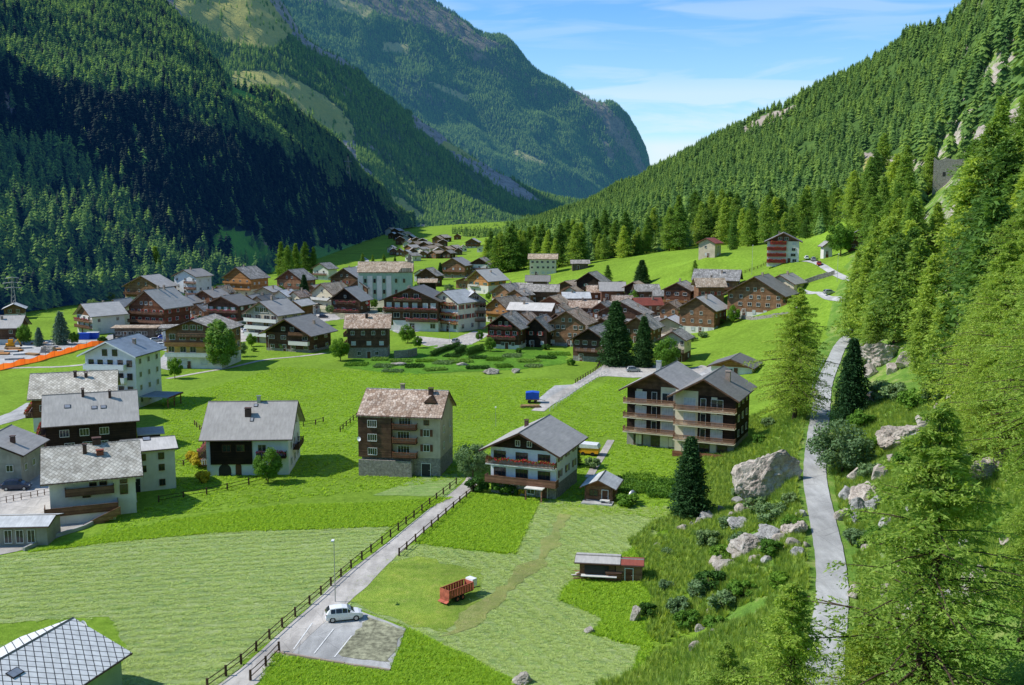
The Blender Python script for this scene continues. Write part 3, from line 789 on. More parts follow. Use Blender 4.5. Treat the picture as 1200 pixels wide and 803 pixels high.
def proj_np(A):
    x, y, z = A[..., 0], A[..., 1], A[..., 2] - CAM_H
    dep = np.maximum(y * CT - z * ST, 1.0); up = y * ST + z * CT
    return np.stack([600 + FPX * x / dep, 401.5 - FPX * up / dep], -1)

def in_poly(x, y, poly):
    r = np.zeros(x.shape, bool); n = len(poly)
    for i in range(n):
        x0, y0 = poly[i]; x1, y1 = poly[(i + 1) % n]
        if y0 == y1: continue
        c = ((y0 > y) != (y1 > y)) & (x < (x1 - x0) * (y - y0) / (y1 - y0) + x0)
        r ^= c
    return r.astype(float)

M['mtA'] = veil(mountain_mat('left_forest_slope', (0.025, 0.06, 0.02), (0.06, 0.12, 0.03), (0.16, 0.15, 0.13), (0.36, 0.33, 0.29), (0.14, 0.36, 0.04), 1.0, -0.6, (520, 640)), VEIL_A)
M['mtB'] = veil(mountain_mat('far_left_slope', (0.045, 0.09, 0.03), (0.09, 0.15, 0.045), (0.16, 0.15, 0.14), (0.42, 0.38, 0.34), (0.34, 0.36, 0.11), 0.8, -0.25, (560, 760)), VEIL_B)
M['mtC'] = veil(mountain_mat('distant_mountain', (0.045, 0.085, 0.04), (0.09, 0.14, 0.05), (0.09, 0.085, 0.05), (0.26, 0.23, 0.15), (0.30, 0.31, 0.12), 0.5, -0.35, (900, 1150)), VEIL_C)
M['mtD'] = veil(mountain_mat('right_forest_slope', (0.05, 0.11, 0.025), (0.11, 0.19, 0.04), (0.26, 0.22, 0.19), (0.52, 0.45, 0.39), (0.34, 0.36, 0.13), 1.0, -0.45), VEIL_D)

def climb(px, base, rows):
    """profile of a slope seen along one image column, given the tangent of its steepness towards the valley side"""
    m = (600.0 - px) / FPX; out = [base]; p = P(px, *base); z0, Y0 = p[2], base[1]
    for (py, t) in rows:
        k = P(px, py, 1.0)[2] - CAM_H
        Y1 = (CAM_H - z0 + t * m * Y0) / max(t * m - k, 0.03)
        Y1 = min(max(Y1, Y0 * 1.01), Y0 * 2.2); out.append((py, Y1)); z0, Y0 = CAM_H + k * Y1, Y1
    return (px, *out)
A_cols = [
    climb(-420, (470, 260), [(330, .7), (100, .78), (-150, 1.4), (-350, .8), (-600, .8)]),
    climb(-200, (410, 330), [(300, .7), (140, .78), (-40, 1.5), (-200, .8), (-400, .8)]),
    climb(-60, (384, 385), [(290, .7), (165, .78), (40, 1.5), (-70, .8), (-190, .8)]),
    climb(40, (364, 440), [(285, .72), (205, .78), (75, 1.55), (0, .8), (-90, .8)]),
    climb(130, (352, 490), [(305, .7), (275, .78), (98, 1.6), (45, .8), (-12, .8)]),
    climb(200, (346, 530), [(320, .7), (300, .78), (115, 1.65), (72, .8), (30, .8)]),
    climb(270, (333, 600), [(318, .8), (304, .8), (150, 1.8), (120, .85), (98, .8)]),
    climb(335, (316, 720), [(305, .8), (296, .9), (178, 1.9), (152, .9), (130, .9)]),
    (395, (295, 950), (284, 1010), (262, 1090), (216, 1190), (196, 1320), (172, 1500)),
    (435, (280, 1270), (272, 1300), (260, 1350), (240, 1420), (226, 1500), (211, 1620)),
    (462, (270, 1600), (268, 1610), (264, 1630), (260, 1660), (256, 1690), (250, 1740)),
    (485, (266, 1800), (266, 1810), (265, 1820), (264, 1840), (262, 1860), (260, 1900)),
]
maskA = [('meadow', [(245, 262), (275, 268), (330, 300), (352, 318), (340, 330), (262, 322), (246, 300)]),
         ('meadow', [(365, 288), (420, 284), (455, 274), (460, 300), (380, 318), (345, 318)]),
         ('meadow', [(264, 96), (290, 108), (322, 124), (324, 134), (300, 130), (262, 118)])]
LA = loft('mountain', A_cols, 220, 150, 17, 170, M['mtA'], maskA, back=(-60, 500, -90), seed=2.0)

B_cols = [
    (60, (60, 1700), (-60, 2000), (-220, 2400), (-420, 2900)),
    (160, (90, 1700), (0, 2000), (-120, 2400), (-260, 2900)),
    (240, (140, 1650), (70, 1950), (0, 2300), (-110, 2800)),
    (300, (170, 1600), (110, 1900), (50, 2250), (-30, 2750)),
    (350, (205, 1600), (145, 1900), (92, 2250), (38, 2750)),
    (400, (240, 1650), (180, 1950), (125, 2350), (70, 2850)),
    (450, (272, 1720), (215, 2030), (165, 2450), (112, 2950)),
    (500, (276, 1850), (242, 2150), (202, 2600), (150, 3100)),
    (560, (280, 1950), (256, 2300), (230, 2750), (192, 3250)),
    (620, (284, 2050), (262, 2500), (248, 2950), (226, 3400)),
    (680, (286, 2100), (264, 2600), (254, 3050), (246, 3500)),
    (740, (288, 2100), (266, 2600), (258, 3050), (254, 3550)),
]
maskB = [('meadow', [(272, 84), (310, 82), (345, 92), (380, 112), (402, 132), (416, 152), (412, 168), (385, 156), (350, 140), (300, 118), (270, 100)]),
         ('meadow', [(190, -20), (300, -20), (345, 36), (320, 58), (268, 52), (215, 20)]),
         ('meadow', [(440, 225), (470, 232), (500, 255), (478, 262), (450, 245)]),
         ('meadow', [(520, 165), (570, 185), (560, 190), (515, 172)]),
         ('rocky', [(305, -20), (330, -20), (360, 20), (410, 62), (430, 84), (410, 80), (372, 64), (345, 46), (325, 20)]),
         ('rocky', [(96, -20), (190, -20), (230, 20), (205, 30), (140, 12)]),
         ('rocky', [(398, 165), (414, 160), (420, 190), (440, 205), (432, 214), (404, 186)]),
         ('rocky', [(480, 130), (520, 150), (580, 195), (640, 240), (600, 230), (540, 190), (485, 150)]),
         ('rocky', [(470, 300 - 30), (500, 262), (500, 270)])]
LB = loft('mountain', B_cols, 240, 130, 34, 330, M['mtB'], maskB, back=(60, 500, -180), seed=5.0, ridged=0.35)

C_cols = [
    (180, (100, 3300), (-60, 3800), (-200, 4400), (-400, 5200)),
    (280, (110, 3300), (10, 3800), (-100, 4400), (-240, 5100)),
    (360, (130, 3350), (50, 3850), (-40, 4400), (-130, 5050)),
    (430, (165, 3400), (95, 3900), (20, 4400), (-60, 5000)),
    (490, (195, 3500), (130, 3950), (62, 4400), (-8, 4950)),
    (540, (215, 3600), (155, 4000), (95, 4450), (26, 4950)),
    (590, (230, 3700), (178, 4050), (122, 4500), (54, 4980)),
    (640, (245, 3850), (200, 4150), (145, 4600), (88, 5000)),
    (690, (252, 4000), (222, 4300), (170, 4700), (112, 5050)),
    (722, (256, 4200), (234, 4450), (186, 4800), (132, 5100)),
    (742, (258, 4400), (240, 4600), (205, 4900), (164, 5150)),
    (756, (258, 4700), (244, 4850), (222, 5020), (200, 5200)),
    (775, (262, 5000), (252, 5150), (240, 5300), (226, 5500)),
    (800, (268, 5300), (262, 5500), (258, 5700), (256, 6000)),
]
maskC = [('rocky', [(640, 74), (700, 112), (732, 146), (760, 205), (750, 205), (726, 168), (700, 136), (660, 100)]),
         ('rocky', [(300, -40), (500, -10), (560, 40), (600, 58), (560, 60), (500, 34), (420, 10), (330, 0)]),
         ('rocky', [(700, 160), (712, 168), (722, 190), (712, 188)]),
         ('meadow', [(446, 48), (480, 52), (478, 66), (448, 62)]), ('meadow', [(500, 94), (550, 112), (546, 122), (505, 104)]),
         ('meadow', [(600, 175), (640, 190), (636, 196), (600, 184)]),
         ('meadow', [(380, -10), (440, 10), (430, 24), (385, 10)])]
LC = loft('mountain', C_cols, 260, 140, 70, 620, M['mtC'], maskC, back=(180, 500, -300), seed=9.0, ridged=0.55)

D_cols = [
    (1420, (330, 230), (150, 300), (-60, 420), (-330, 620), (-600, 900)),
    (1300, (275, 300), (150, 390), (0, 520), (-180, 740), (-380, 1050)),
    (1200, (255, 370), (165, 480), (60, 620), (-30, 850), (-150, 1180)),
    (1120, (250, 450), (185, 560), (110, 720), (58, 940), (24, 1100)),
    (1050, (252, 520), (200, 640), (145, 800), (108, 1020), (64, 1300)),
    (980, (262, 560), (220, 690), (172, 870), (140, 1120), (104, 1420)),
    (910, (274, 590), (240, 730), (200, 930), (168, 1220), (137, 1560)),
    (840, (286, 620), (254, 790), (222, 1020), (196, 1350), (168, 1750)),
    (780, (292, 660), (264, 880), (240, 1150), (219, 1550), (200, 2050)),
    (730, (294, 720), (272, 980), (254, 1320), (236, 1800), (222, 2400)),
    (680, (294, 800), (278, 1080), (265, 1450), (254, 2000), (246, 2700)),
    (630, (290, 950), (280, 1250), (272, 1600), (264, 2150), (258, 2900)),
    (580, (284, 1200), (279, 1450), (274, 1800), (268, 2300), (263, 3000)),
    (530, (279, 1450), (276, 1650), (273, 1950), (269, 2400), (266, 3000)),
]
maskD = [('meadow', [(1015, 185), (1050, 190), (1090, 205), (1100, 220), (1060, 235), (1030, 225), (1010, 205)]),
         ('rocky', [(1012, 178), (1050, 184), (1082, 200), (1082, 208), (1050, 194), (1014, 188)]),
         ('rocky', [(868, 150), (905, 132), (935, 122), (930, 132), (900, 146), (874, 160)]),
         ('meadow', [(985, 228), (1015, 240), (1000, 262), (975, 270), (970, 250)])]
LD = loft('mountain', D_cols, 240, 120, 9, 110, M['mtD'], maskD, back=(150, 500, -140), seed=14.0)

def sample_loft(L, n, seed, keep=None, vmax=0.86):
    g = np.random.default_rng(seed)
    A = L['A']; nu, nv, _ = A.shape
    a = np.linalg.norm(np.cross(A[1:, :-1] - A[:-1, :-1], A[:-1, 1:] - A[:-1, :-1]), axis=-1)
    a[:, int(nv * vmax):] = 0
    pr = L['pr'][:-1, :-1]
    vis = (pr[..., 0] > -70) & (pr[..., 0] < 1270) & (pr[..., 1] > -60) & (pr[..., 1] < 700)
    a = a * vis
    p = (a / a.sum()).ravel()
    k = g.choice(len(p), n, p=p); i, j = k // (nv - 1), k % (nv - 1)
    u, v = g.random(n)[:, None], g.random(n)[:, None]
    q = (A[i, j] * (1 - u) + A[i + 1, j] * u) * (1 - v) + (A[i, j + 1] * (1 - u) + A[i + 1, j + 1] * u) * v
    bare = np.maximum(L['mk']['meadow'][i, j], L['mk']['rocky'][i, j])
    nz = L['N'][i, j, 2]
    ok = (bare < 0.5) | (g.random(n) < 0.06)
    if keep is not None: ok &= keep(q, nz, g)
    return q[ok]
# ------------------------------------------------------------------ tree shapes
def conifer_arrays(H, Rad, whorls, per, stations, leaf_sz, seed, droop=0.35, base=0.1, twig=0.0, tw_pts=0, power=0.8, lift=0.15, gap=0.0, irr=0.25):
    """needle triangles of a conifer crown plus limb lines; everything in metres"""
    g = np.random.default_rng(seed)
    br = []
    for w in range(whorls):
        t = w / (whorls - 1)
        z = H * (base + (0.985 - base) * t ** 0.92)
        n = per if t < 0.8 else max(3, int(per * 0.6))
        a0 = g.random() * 6.283
        lowfade = 1 - 0.45 * max(0, 0.16 - t) / 0.16
        for k in range(n):
            if g.random() < gap: continue
            L = Rad * (1 - t) ** power * lowfade * (1 + irr * g.normal()) + 0.02 * H * (1 - t * 0.7)
            br.append((a0 + k * 6.283 / n + g.normal() * 0.25, z + g.normal() * H * 0.008, max(L, 0.03 * H * (1.05 - t)), lift * (0.2 + t * 1.3) + g.normal() * 0.06, droop * (1.1 - 0.6 * t)))
    br = np.array(br)
    az, z0, L, up, dr = br.T
    d = np.stack([np.cos(az), np.sin(az), np.zeros_like(az)], -1)
    sd = np.stack([-np.sin(az), np.cos(az), np.zeros_like(az)], -1)
    T = []
    def point(s):
        p = d * (L * s)[:, None]; p[:, 2] = z0 + L * (up * s - dr * s * s); return p
    for q in range(stations):
        s = (q + 0.6) / stations + g.normal(0, 0.03, len(L)); s = np.clip(s, 0.08, 1.02)
        p = point(s)
        for side in (-1, 1):
            wl = (0.34 * L * (1.15 - s) ** 0.8 + leaf_sz * 0.8) * (0.7 + 0.6 * g.random(len(L)))
            dirn = sd * side * 0.85 + d * (0.45 + 0.2 * g.random(len(L)))[:, None]
            dirn[:, 2] += -0.25 + 0.25 * g.normal(size=len(L))
            dirn /= np.linalg.norm(dirn, axis=1, keepdims=True)
            if tw_pts == 0:
                wd = d * (leaf_sz * (0.5 + 0.5 * g.random(len(L))))[:, None]; wd[:, 2] += g.normal(0, leaf_sz * 0.25, len(L))
                tip = p + dirn * wl[:, None]
                T.append(np.stack([p - wd * 0.6, p + wd * 0.6, tip], 1))
                hang = p.copy(); hang[:, 2] -= wl * (0.35 + 0.3 * g.random(len(L)))
                T.append(np.stack([p - wd * 0.8, p + wd * 0.9, hang + dirn * (wl * 0.25)[:, None]], 1))
            else:
                for k in range(tw_pts):
                    c = p + dirn * (wl * (k + g.random(len(L))) / tw_pts)[:, None]
                    c[:, 2] -= (k / tw_pts) ** 1.5 * wl * 0.35
                    for rr in range(2):
                        a1 = g.normal(size=(len(L), 3)); a1 /= np.linalg.norm(a1, axis=1, keepdims=True)
                        a2 = np.cross(a1, dirn + 0.3 * g.normal(size=(len(L), 3))); a2 /= np.linalg.norm(a2, axis=1, keepdims=True) + 1e-6
                        sz = (leaf_sz * (0.6 + 0.8 * g.random(len(L))))[:, None]
                        cc = c + g.normal(0, leaf_sz * 0.5, c.shape)
                        T.append(np.stack([cc - a2 * sz * 0.35, cc + a2 * sz * 0.35, cc + (dirn + a1 * 0.7) * sz * 0.9], 1))
    # leader
    T = np.concatenate(T, 0)
    limbs = [(point(np.zeros(len(L))), point(np.full(len(L), 0.5)), point(np.full(len(L), 0.95)), L)]
    return T, limbs[0]

def tri_mesh(name, T, mat):
    V = T.reshape(-1, 3); F = np.arange(len(V)).reshape(-1, 3)
    return np_mesh(name, V, F, mat)

def trunk_mesh(name, H, r, mat, limbs=None, seed=0, lean=0.0, top=0.96, nlimb=99999, limb_r=0.02):
    g = np.random.default_rng(seed)
    mb = MB()
    n = 8; pts = []; rs = []
    for i in range(n):
        t = i / (n - 1)
        pts.append((g.normal() * 0.012 * H * t * (1 - t) * 4 * lean, g.normal() * 0.012 * H * t * (1 - t) * 4 * lean, H * top * t - (0.6 if i == 0 else 0)))
        rs.append(r * (1 - t) ** 0.85 + 0.012 + (r * 0.35 if i == 0 else 0))
    mb.tube(pts, rs, 8)
    if limbs is not None:
        a, b, c, L = limbs
        for i in range(min(len(a), nlimb)):
            k = limb_r * (0.5 + L[i] * 0.35)
            mb.tube([a[i], b[i], c[i]], [k * 1.6, k, k * 0.4], 3, cap=False)
    return mb.mesh(name, mat, smooth=True, fix=False)

def far_conifer(seed, mat, wide=0.2, skirts=11, tips=8):
    pw = 0.85 if seed % 3 else 0.5
    """unit-height conifer for the woods: drooping ragged tiers around a stem"""
    g = np.random.default_rng(seed); T = []
    for k in range(skirts):
        t = k / (skirts - 1)
        z = 0.10 + 0.86 * t ** 0.95; r = wide * (1 - t) ** pw + 0.012
        if t < 0.12: r *= 0.75
        a0 = g.random() * 6.283
        cx, cy = g.normal(0, r * 0.14, 2)
        for i in range(tips):
            if g.random() < 0.10: continue
            a = a0 + 6.283 * i / tips + g.normal() * 0.12; w = 6.283 / tips * 0.62
            rr = r * (0.75 + 0.5 * g.random()); dz = rr * (0.45 + 0.35 * g.random())
            top = (cx, cy, z + 0.085 * (1.2 - t))
            p1 = (cx + rr * .7 * math.cos(a - w), cy + rr * .7 * math.sin(a - w), z - dz * 0.55)
            p2 = (cx + rr * .7 * math.cos(a + w), cy + rr * .7 * math.sin(a + w), z - dz * 0.55)
            tip = (cx + rr * math.cos(a), cy + rr * math.sin(a), z - dz)
            T += [(top, p1, tip), (top, tip, p2)]
    T.append(((-.008, 0, .9), (.008, 0, .9), (0, 0, 1.0))); T.append(((0, -.008, .9), (0, .008, .9), (0, 0, 1.0)))
    T = np.array(T, float)
    V = T.reshape(-1, 3); F = np.arange(len(V)).reshape(-1, 3)
    n = len(F)
    tv = []; tf = []
    for i in range(5):
        a = 6.283 * i / 5; tv += [(0.012 * math.cos(a), 0.012 * math.sin(a), -0.03), (0.006 * math.cos(a), 0.006 * math.sin(a), 0.5)]
    b = len(V)
    for i in range(5):
        j = (i + 1) % 5; tf += [(b + 2 * i, b + 2 * j, b + 2 * j + 1), (b + 2 * i, b + 2 * j + 1, b + 2 * i + 1)]
    V = np.r_[V, np.array(tv)]; F = np.r_[F, np.array(tf)]
    return np_mesh('far_tree', V, F, [mat, M['bark']], mi=np.r_[np.zeros(n, int), np.ones(len(tf), int)])

def blob_crown(seed, rx, rz, n, leaf_sz, clumps=26, zc=None, power=0.5, narrow_top=0.0):
    """broad-leaved crown: leaf triangles gathered in uneven clumps through an ellipsoid"""
    g = np.random.default_rng(seed)
    c = g.normal(size=(clumps, 3)); c /= np.linalg.norm(c, axis=1, keepdims=True)
    c *= (0.35 + 0.5 * g.random(clumps) ** power)[:, None]
    c[:, 2] = np.clip(c[:, 2], -0.8, 1)
    cr = 0.2 + 0.2 * g.random(clumps)
    k = g.integers(0, clumps, n)
    o = g.normal(size=(n, 3)); o /= np.linalg.norm(o, axis=1, keepdims=True)
    p = c[k] + o * (cr[k] * g.random(n) ** 0.3)[:, None]
    p[:, :2] *= (1 - narrow_top * np.clip(p[:, 2:3] * 0.5 + 0.5, 0, 1))
    zc = rz if zc is None else zc
    p = p * np.array([rx, rx, rz]) + np.array([0, 0, zc])
    a1 = g.normal(size=(n, 3)); a1 /= np.linalg.norm(a1, axis=1, keepdims=True)
    a2 = np.cross(a1, o); a2 /= np.linalg.norm(a2, axis=1, keepdims=True) + 1e-6
    sz = (leaf_sz * (0.6 + 0.8 * g.random(n)))[:, None]
    return np.stack([p - a2 * sz * .5, p + a2 * sz * .5, p + a1 * sz], 1)

# prototype data ------------------------------------------------------
PROTO = {}
def conif_proto(key, kinds):
    PROTO[key] = []
    for i, kw in enumerate(kinds):
        kw = dict(kw); mat = kw.pop('mat'); tr = kw.pop('tr', 0.02); lb = kw.pop('limb', True)
        T, limbs = conifer_arrays(seed=100 + i * 7 + len(key), **kw)
        PROTO[key].append((tri_mesh(key + '_crown', T, mat), trunk_mesh(key + '_trunk', kw['H'], kw['H'] * tr, M['bark'], limbs if lb else None, seed=i, lean=1.0), kw['H']))
conif_proto('near_larch', [dict(k_, leaf_sz=0.125, tw_pts=7, stations=11) for k_ in [
    dict(H=16, Rad=4.1, whorls=46, per=6, stations=9, leaf_sz=0.20, droop=0.22, base=0.12, tw_pts=5, power=0.75, lift=0.18, gap=0.12, irr=0.3, mat=M['larch'], tr=0.0135),
    dict(H=16, Rad=3.5, whorls=42, per=5, stations=9, leaf_sz=0.20, droop=0.28, base=0.2, tw_pts=5, power=0.7, lift=0.15, gap=0.18, irr=0.35, mat=M['larch'], tr=0.0125),
    dict(H=16, Rad=3.8, whorls=50, per=5, stations=9, leaf_sz=0.19, droop=0.2, base=0.08, tw_pts=5, power=0.85, lift=0.2, gap=0.26, irr=0.36, mat=M['larch'], tr=0.017),
]])
conif_proto('mid_larch', [dict(H=18, Rad=r_, whorls=30, per=6, stations=6, leaf_sz=0.42, droop=0.25, base=b_, tw_pts=3, power=p_, gap=0.15, irr=0.32, mat=m_, tr=0.011)
    for (r_, b_, p_, m_) in ((3.9, 0.08, 0.8, M['larch']), (3.3, 0.12, 0.7, M['larch_mid']), (3.6, 0.06, 0.9, M['conifer']), (4.2, 0.14, 0.7, M['conifer']), (3.0, 0.08, 0.85, M['larch_mid']))])
conif_proto('spruce', [dict(H=14, Rad=r_, whorls=34, per=9, stations=6, leaf_sz=0.34, droop=0.45, base=0.03, tw_pts=3, power=0.8, gap=0.05, irr=0.15, lift=0.1, mat=M['spruce'], tr=0.013, limb=False)
    for r_ in (3.2, 2.8)])
conif_proto('bluespruce', [dict(H=9, Rad=2.6, whorls=24, per=8, stations=5, leaf_sz=0.36, droop=0.3, base=0.03, tw_pts=2, power=0.8, irr=0.12, mat=M['bluespruce'], limb=False)])
def broad_proto(key, mat, H, rx, rz, n, sz, clumps, narrow=0.0, zc=None):
    PROTO[key] = []
    for i in range(2):
        T = blob_crown(40 + i, rx, rz, n, sz, clumps, zc, narrow_top=narrow)
        mb = MB(); g = np.random.default_rng(i)
        mb.tube([(0, 0, -0.4), (0.05, 0, H * .25), (0.0, 0.1, H * .55)], [H * .022, H * .016, H * .008], 7)
        for k in range(7):
            a = k * 0.9 + g.random(); e = g.random() * .5 + .3
            mb.tube([(0, 0, H * (.2 + .05 * k)), (rx * .4 * math.cos(a), rx * .4 * math.sin(a), H * (.35 + .06 * k)), (rx * .75 * math.cos(a), rx * .75 * math.sin(a), H * (.45 + .07 * k))], [H * .009, H * .006, H * .002], 4, cap=False)
        PROTO[key].append((tri_mesh(key + '_crown', T, mat), mb.mesh(key + '_trunk', M['bark'], True, False), H))
broad_proto('birch', M['leaf_pale'], 15, 4.6, 6.8, 30000, 0.36, 60, 0.3, 8.2)
broad_proto('broadleaf', M['leaf'], 8, 3.6, 3.6, 9000, 0.30, 30, 0.1, 4.6)
broad_proto('ash', M['leaf_grey'], 8, 4.2, 3.4, 9000, 0.30, 30, 0.0, 4.4)
def shrub_proto(key, mat, n=2600, sz=0.16, rx=1.0, rz=0.85, clumps=14):
    PROTO[key] = []
    for i in range(3):
        T = blob_crown(70 + i, rx, rz, n, sz, clumps, rz * 0.85)
        mb = MB()
        for k in range(5):
            a = k * 1.3; mb.tube([(0, 0, -0.2), (.3 * math.cos(a), .3 * math.sin(a), .5), (.6 * math.cos(a), .6 * math.sin(a), .95)], [.04, .03, .012], 4, cap=False)
        PROTO[key].append((tri_mesh(key + '_foliage', T, mat), mb.mesh(key + '_stem', M['bark'], True, False), 1.7))
shrub_proto('shrub', M['leaf']); shrub_proto('shrub_dark', M['leaf_dark']); shrub_proto('shrub_grey', M['leaf_grey']); shrub_proto('shrub_yellow', M['leaf_yellow'])

_tc = [0]
def plant(key, loc, height, label, group=None, name='tree', cat='tree', wide=1.0, lean=0.0, parts=('trunk', 'crown'), idx=None, rz=None):
    i = _tc[0] if idx is None else idx
    _tc[0] += 1
    cr, tr, H = PROTO[key][i % len(PROTO[key])]
    o = empty(name, (loc[0], loc[1], loc[2]), random.random() * 6.28 if rz is None else rz, label, cat, group)
    s = height / H; o.scale = (s * wide, s * wide, s); o.rotation_euler.x = lean
    t = link(parts[0], tr, o); c = link(parts[1], cr, o)
    return o

def tree_at(key, px, py, top, label, group=None, Y=None, **kw):
    p = at(px, py) if Y is None else Vector(P(px, py, Y))
    if Y is not None: p.z = h(p.x, p.y)
    lo = proj(p); dep = p.y * CT - (p.z - CAM_H) * ST
    H = (lo[1] - top) * dep / FPX
    return plant(key, p, H, label, group, **kw)

# ------------------------------------------------------------------ named single trees
K = 'conifer'
tree_at('near_larch', 931, 500, 336, 'tall slender larch standing alone on the meadow left of the narrow lane', Y=176, name='larch_tree', wide=1.15, idx=0)
tree_at('near_larch', 1083, 822, 462, 'big foreground larch with a dark straight trunk right of the lane', Y=47, name='larch_tree', wide=1.3, idx=2)
tree_at('near_larch', 1185, 900, 560, 'larch with a dark leaning trunk behind the big foreground larch', Y=52, name='larch_tree', wide=1.2, lean=0.10, idx=1, rz=0.3)
tree_at('near_larch', 1215, 780, 262, 'tallest larch at the right edge of the photo with bright green needles', Y=66, name='larch_tree', wide=1.05, idx=0)
tree_at('near_larch', 918, 980, 668, 'bright green larch at the bottom of the photo left of the lane', Y=47, name='larch_tree', wide=1.25, idx=2)
tree_at('near_larch', 846, 930, 742, 'small pale larch tip at the lower edge of the photo left of the bigger larch', Y=50, name='larch_tree', wide=1.3, idx=1)
tree_at('near_larch', 1005, 930, 700, 'young larch at the lower edge of the photo just right of the lane', Y=50, name='larch_tree', wide=1.1, idx=1)
tree_at('near_larch', 1150, 620, 400, 'larch above the lane with its crown in front of pale rocks', Y=95, name='larch_tree', wide=1.1, idx=1)
tree_at('near_larch', 1098, 640, 468, 'shorter larch beside the lane between boulders and foreground trunk', Y=90, name='larch_tree', wide=1.2, idx=0)
tree_at('near_larch', 1190, 480, 228, 'tall larch on the right edge above the rock outcrops', Y=118, name='larch_tree', wide=1.1, idx=1)
tree_at('spruce', 997, 492, 396, 'dark narrow spruce on the right verge of the lane', name='spruce_tree')
tree_at('spruce', 808, 606, 511, 'dark spruce with a pointed top in front of the balconied apartment block', name='spruce_tree', wide=1.25)
tree_at('spruce', 721, 428, 353, 'tallest dark spruce beside the forecourt below the old village', name='spruce_tree', wide=1.25)
tree_at('spruce', 754, 430, 371, 'second spruce beside the forecourt right of the tallest one', name='spruce_tree', wide=1.15)
tree_at('broadleaf', 780, 432, 396, 'low leafy tree between the spruces and the small beige house', name='leafy_tree')
tree_at('spruce', 752, 335, 305, 'dense dark egg-shaped conifer alone on the meadow behind the roofs', name='spruce_tree', wide=1.7)
tree_at('mid_larch', 814, 329, 305, 'thin young conifer alone on the meadow behind the brown houses', name='young_conifer')
tree_at('mid_larch', 712, 334, 311, 'pale bushy conifer at the back edge of the old village', name='young_conifer', wide=1.4)
tree_at('spruce', 672, 545, 502, 'dark spruce beside the right wall of the flower balcony chalet', name='spruce_tree')
tree_at('spruce', 657, 548, 512, 'smaller spruce tucked against the right wall of the flower balcony chalet', name='spruce_tree')
tree_at('birch', 258, 432, 374, 'tall dense birch in front of the yellow hotel', name='birch_tree', wide=1.3)
tree_at('broadleaf', 399, 423, 396, 'rounded fruit tree left of the dark stone roofed house', name='fruit_tree')
tree_at('broadleaf', 314, 566, 526, 'small round tree in the garden before the grey roofed chalet', name='fruit_tree')
tree_at('ash', 554, 562, 518, 'loose grey green tree at the left corner of the flower balcony chalet', name='leafy_tree')
tree_at('ash', 987, 556, 492, 'wide grey green willow beside the right edge of the lane', name='willow_tree', wide=1.15)
tree_at('broadleaf', 985, 300, 262, 'round leafy tree beside the white red balcony chalet', name='leafy_tree')
tree_at('bluespruce', 72, 404, 366, 'big blue green spruce behind the building site', name='spruce_tree')
tree_at('bluespruce', 46, 406, 384, 'small bluish spruce behind the building site', name='spruce_tree')
tree_at('broadleaf', 28, 404, 381, 'dark leafy tree beside the grey hipped roof at the left edge', name='leafy_tree')
tree_at('broadleaf', 88, 404, 389, 'low dark bush like tree right of the blue green spruce', name='leafy_tree')
tree_at('broadleaf', 295, 406, 391, 'round bush like tree between the birch and the wide dark chalet', name='leafy_tree')
tree_at('ash', 331, 411, 400, 'small pale bush tree in front of the wide dark chalet', name='leafy_tree')
tree_at('spruce', 357, 357, 322, 'dark spruce among the houses beside the small brown roofed house', name='spruce_tree')
tree_at('spruce', 516, 328, 308, 'small dark spruce before the far brown chalets', name='spruce_tree')
tree_at('broadleaf', 498, 340, 329, 'small round tree on the grass patch behind the white hotel', name='leafy_tree')
tree_at('broadleaf', 404, 352, 333, 'leafy tree left of the pale green church', name='leafy_tree')
tree_at('broadleaf', 418, 362, 342, 'leafy tree before the dark chalet with pink balcony flowers', name='leafy_tree')
tree_at('broadleaf', 438, 362, 350, 'leafy tree at the foot of the church wall', name='leafy_tree')
for i, (x, y, t) in enumerate([(231, 328, 296), (240, 328, 300), (247, 328, 302), (267, 318, 301), (275, 318, 303), (283, 318, 301),
        (330, 324, 284), (338, 326, 288), (347, 324, 286), (358, 322, 284), (368, 322, 290), (425, 314, 297), (437, 314, 299), (450, 314, 298), (463, 312, 300)]):
    tree_at('mid_larch', x, y, t, 'dark conifer in the row behind the village roofs', 'conifers behind the village roofs', name='conifer_tree', idx=2 + i % 2)
tree_at('mid_larch', 150, 336, 286, 'lit conifer at the foot of the left slope, left of the pair', name='conifer_tree')
tree_at('mid_larch', 184, 340, 289, 'lit conifer at the foot of the left slope behind the red hotel', name='conifer_tree')
# shrubs
def shrub_at(key, px, py, hpx, label, group=None, wide=1.2, Y=None, name='shrub'):
    p = at(px, py) if Y is None else Vector(P(px, py, Y))
    if Y is not None: p.z = h(p.x, p.y)
    dep = p.y * CT - (p.z - CAM_H) * ST
    return plant(key, p, hpx * dep / FPX, label, group, name=name, cat='shrub', wide=wide, parts=('stem', 'foliage'))
shrub_at('shrub_yellow', 236, 548, 17, 'upper yellow flowering bush beside the grey roofed chalet', wide=1.3)
shrub_at('shrub_yellow', 227, 540, 13, 'small yellow bush left of the upper yellow flowering bush', wide=1.2)
shrub_at('shrub_yellow', 237, 566, 15, 'lower yellow flowering bush beside the grey roofed chalet')
shrub_at('shrub', 588, 578, 19, 'round clipped bush before the flower balcony chalet')
shrub_at('shrub_dark', 559, 576, 20, 'dark round bush at the corner of the path and the chalet')
shrub_at('shrub_dark', 600, 580, 12, 'low dark bush beside the round clipped bush')
shrub_at('shrub', 617, 580, 13, 'bright pointed bush before the chalet doorway', wide=0.9)
shrub_at('shrub_yellow', 611, 580, 10, 'yellowish bush left of the pointed bush')
shrub_at('shrub_yellow', 627, 580, 11, 'yellowish bush right of the pointed bush')
shrub_at('shrub_grey', 694, 548, 14, 'loose bush behind the small garden hut')
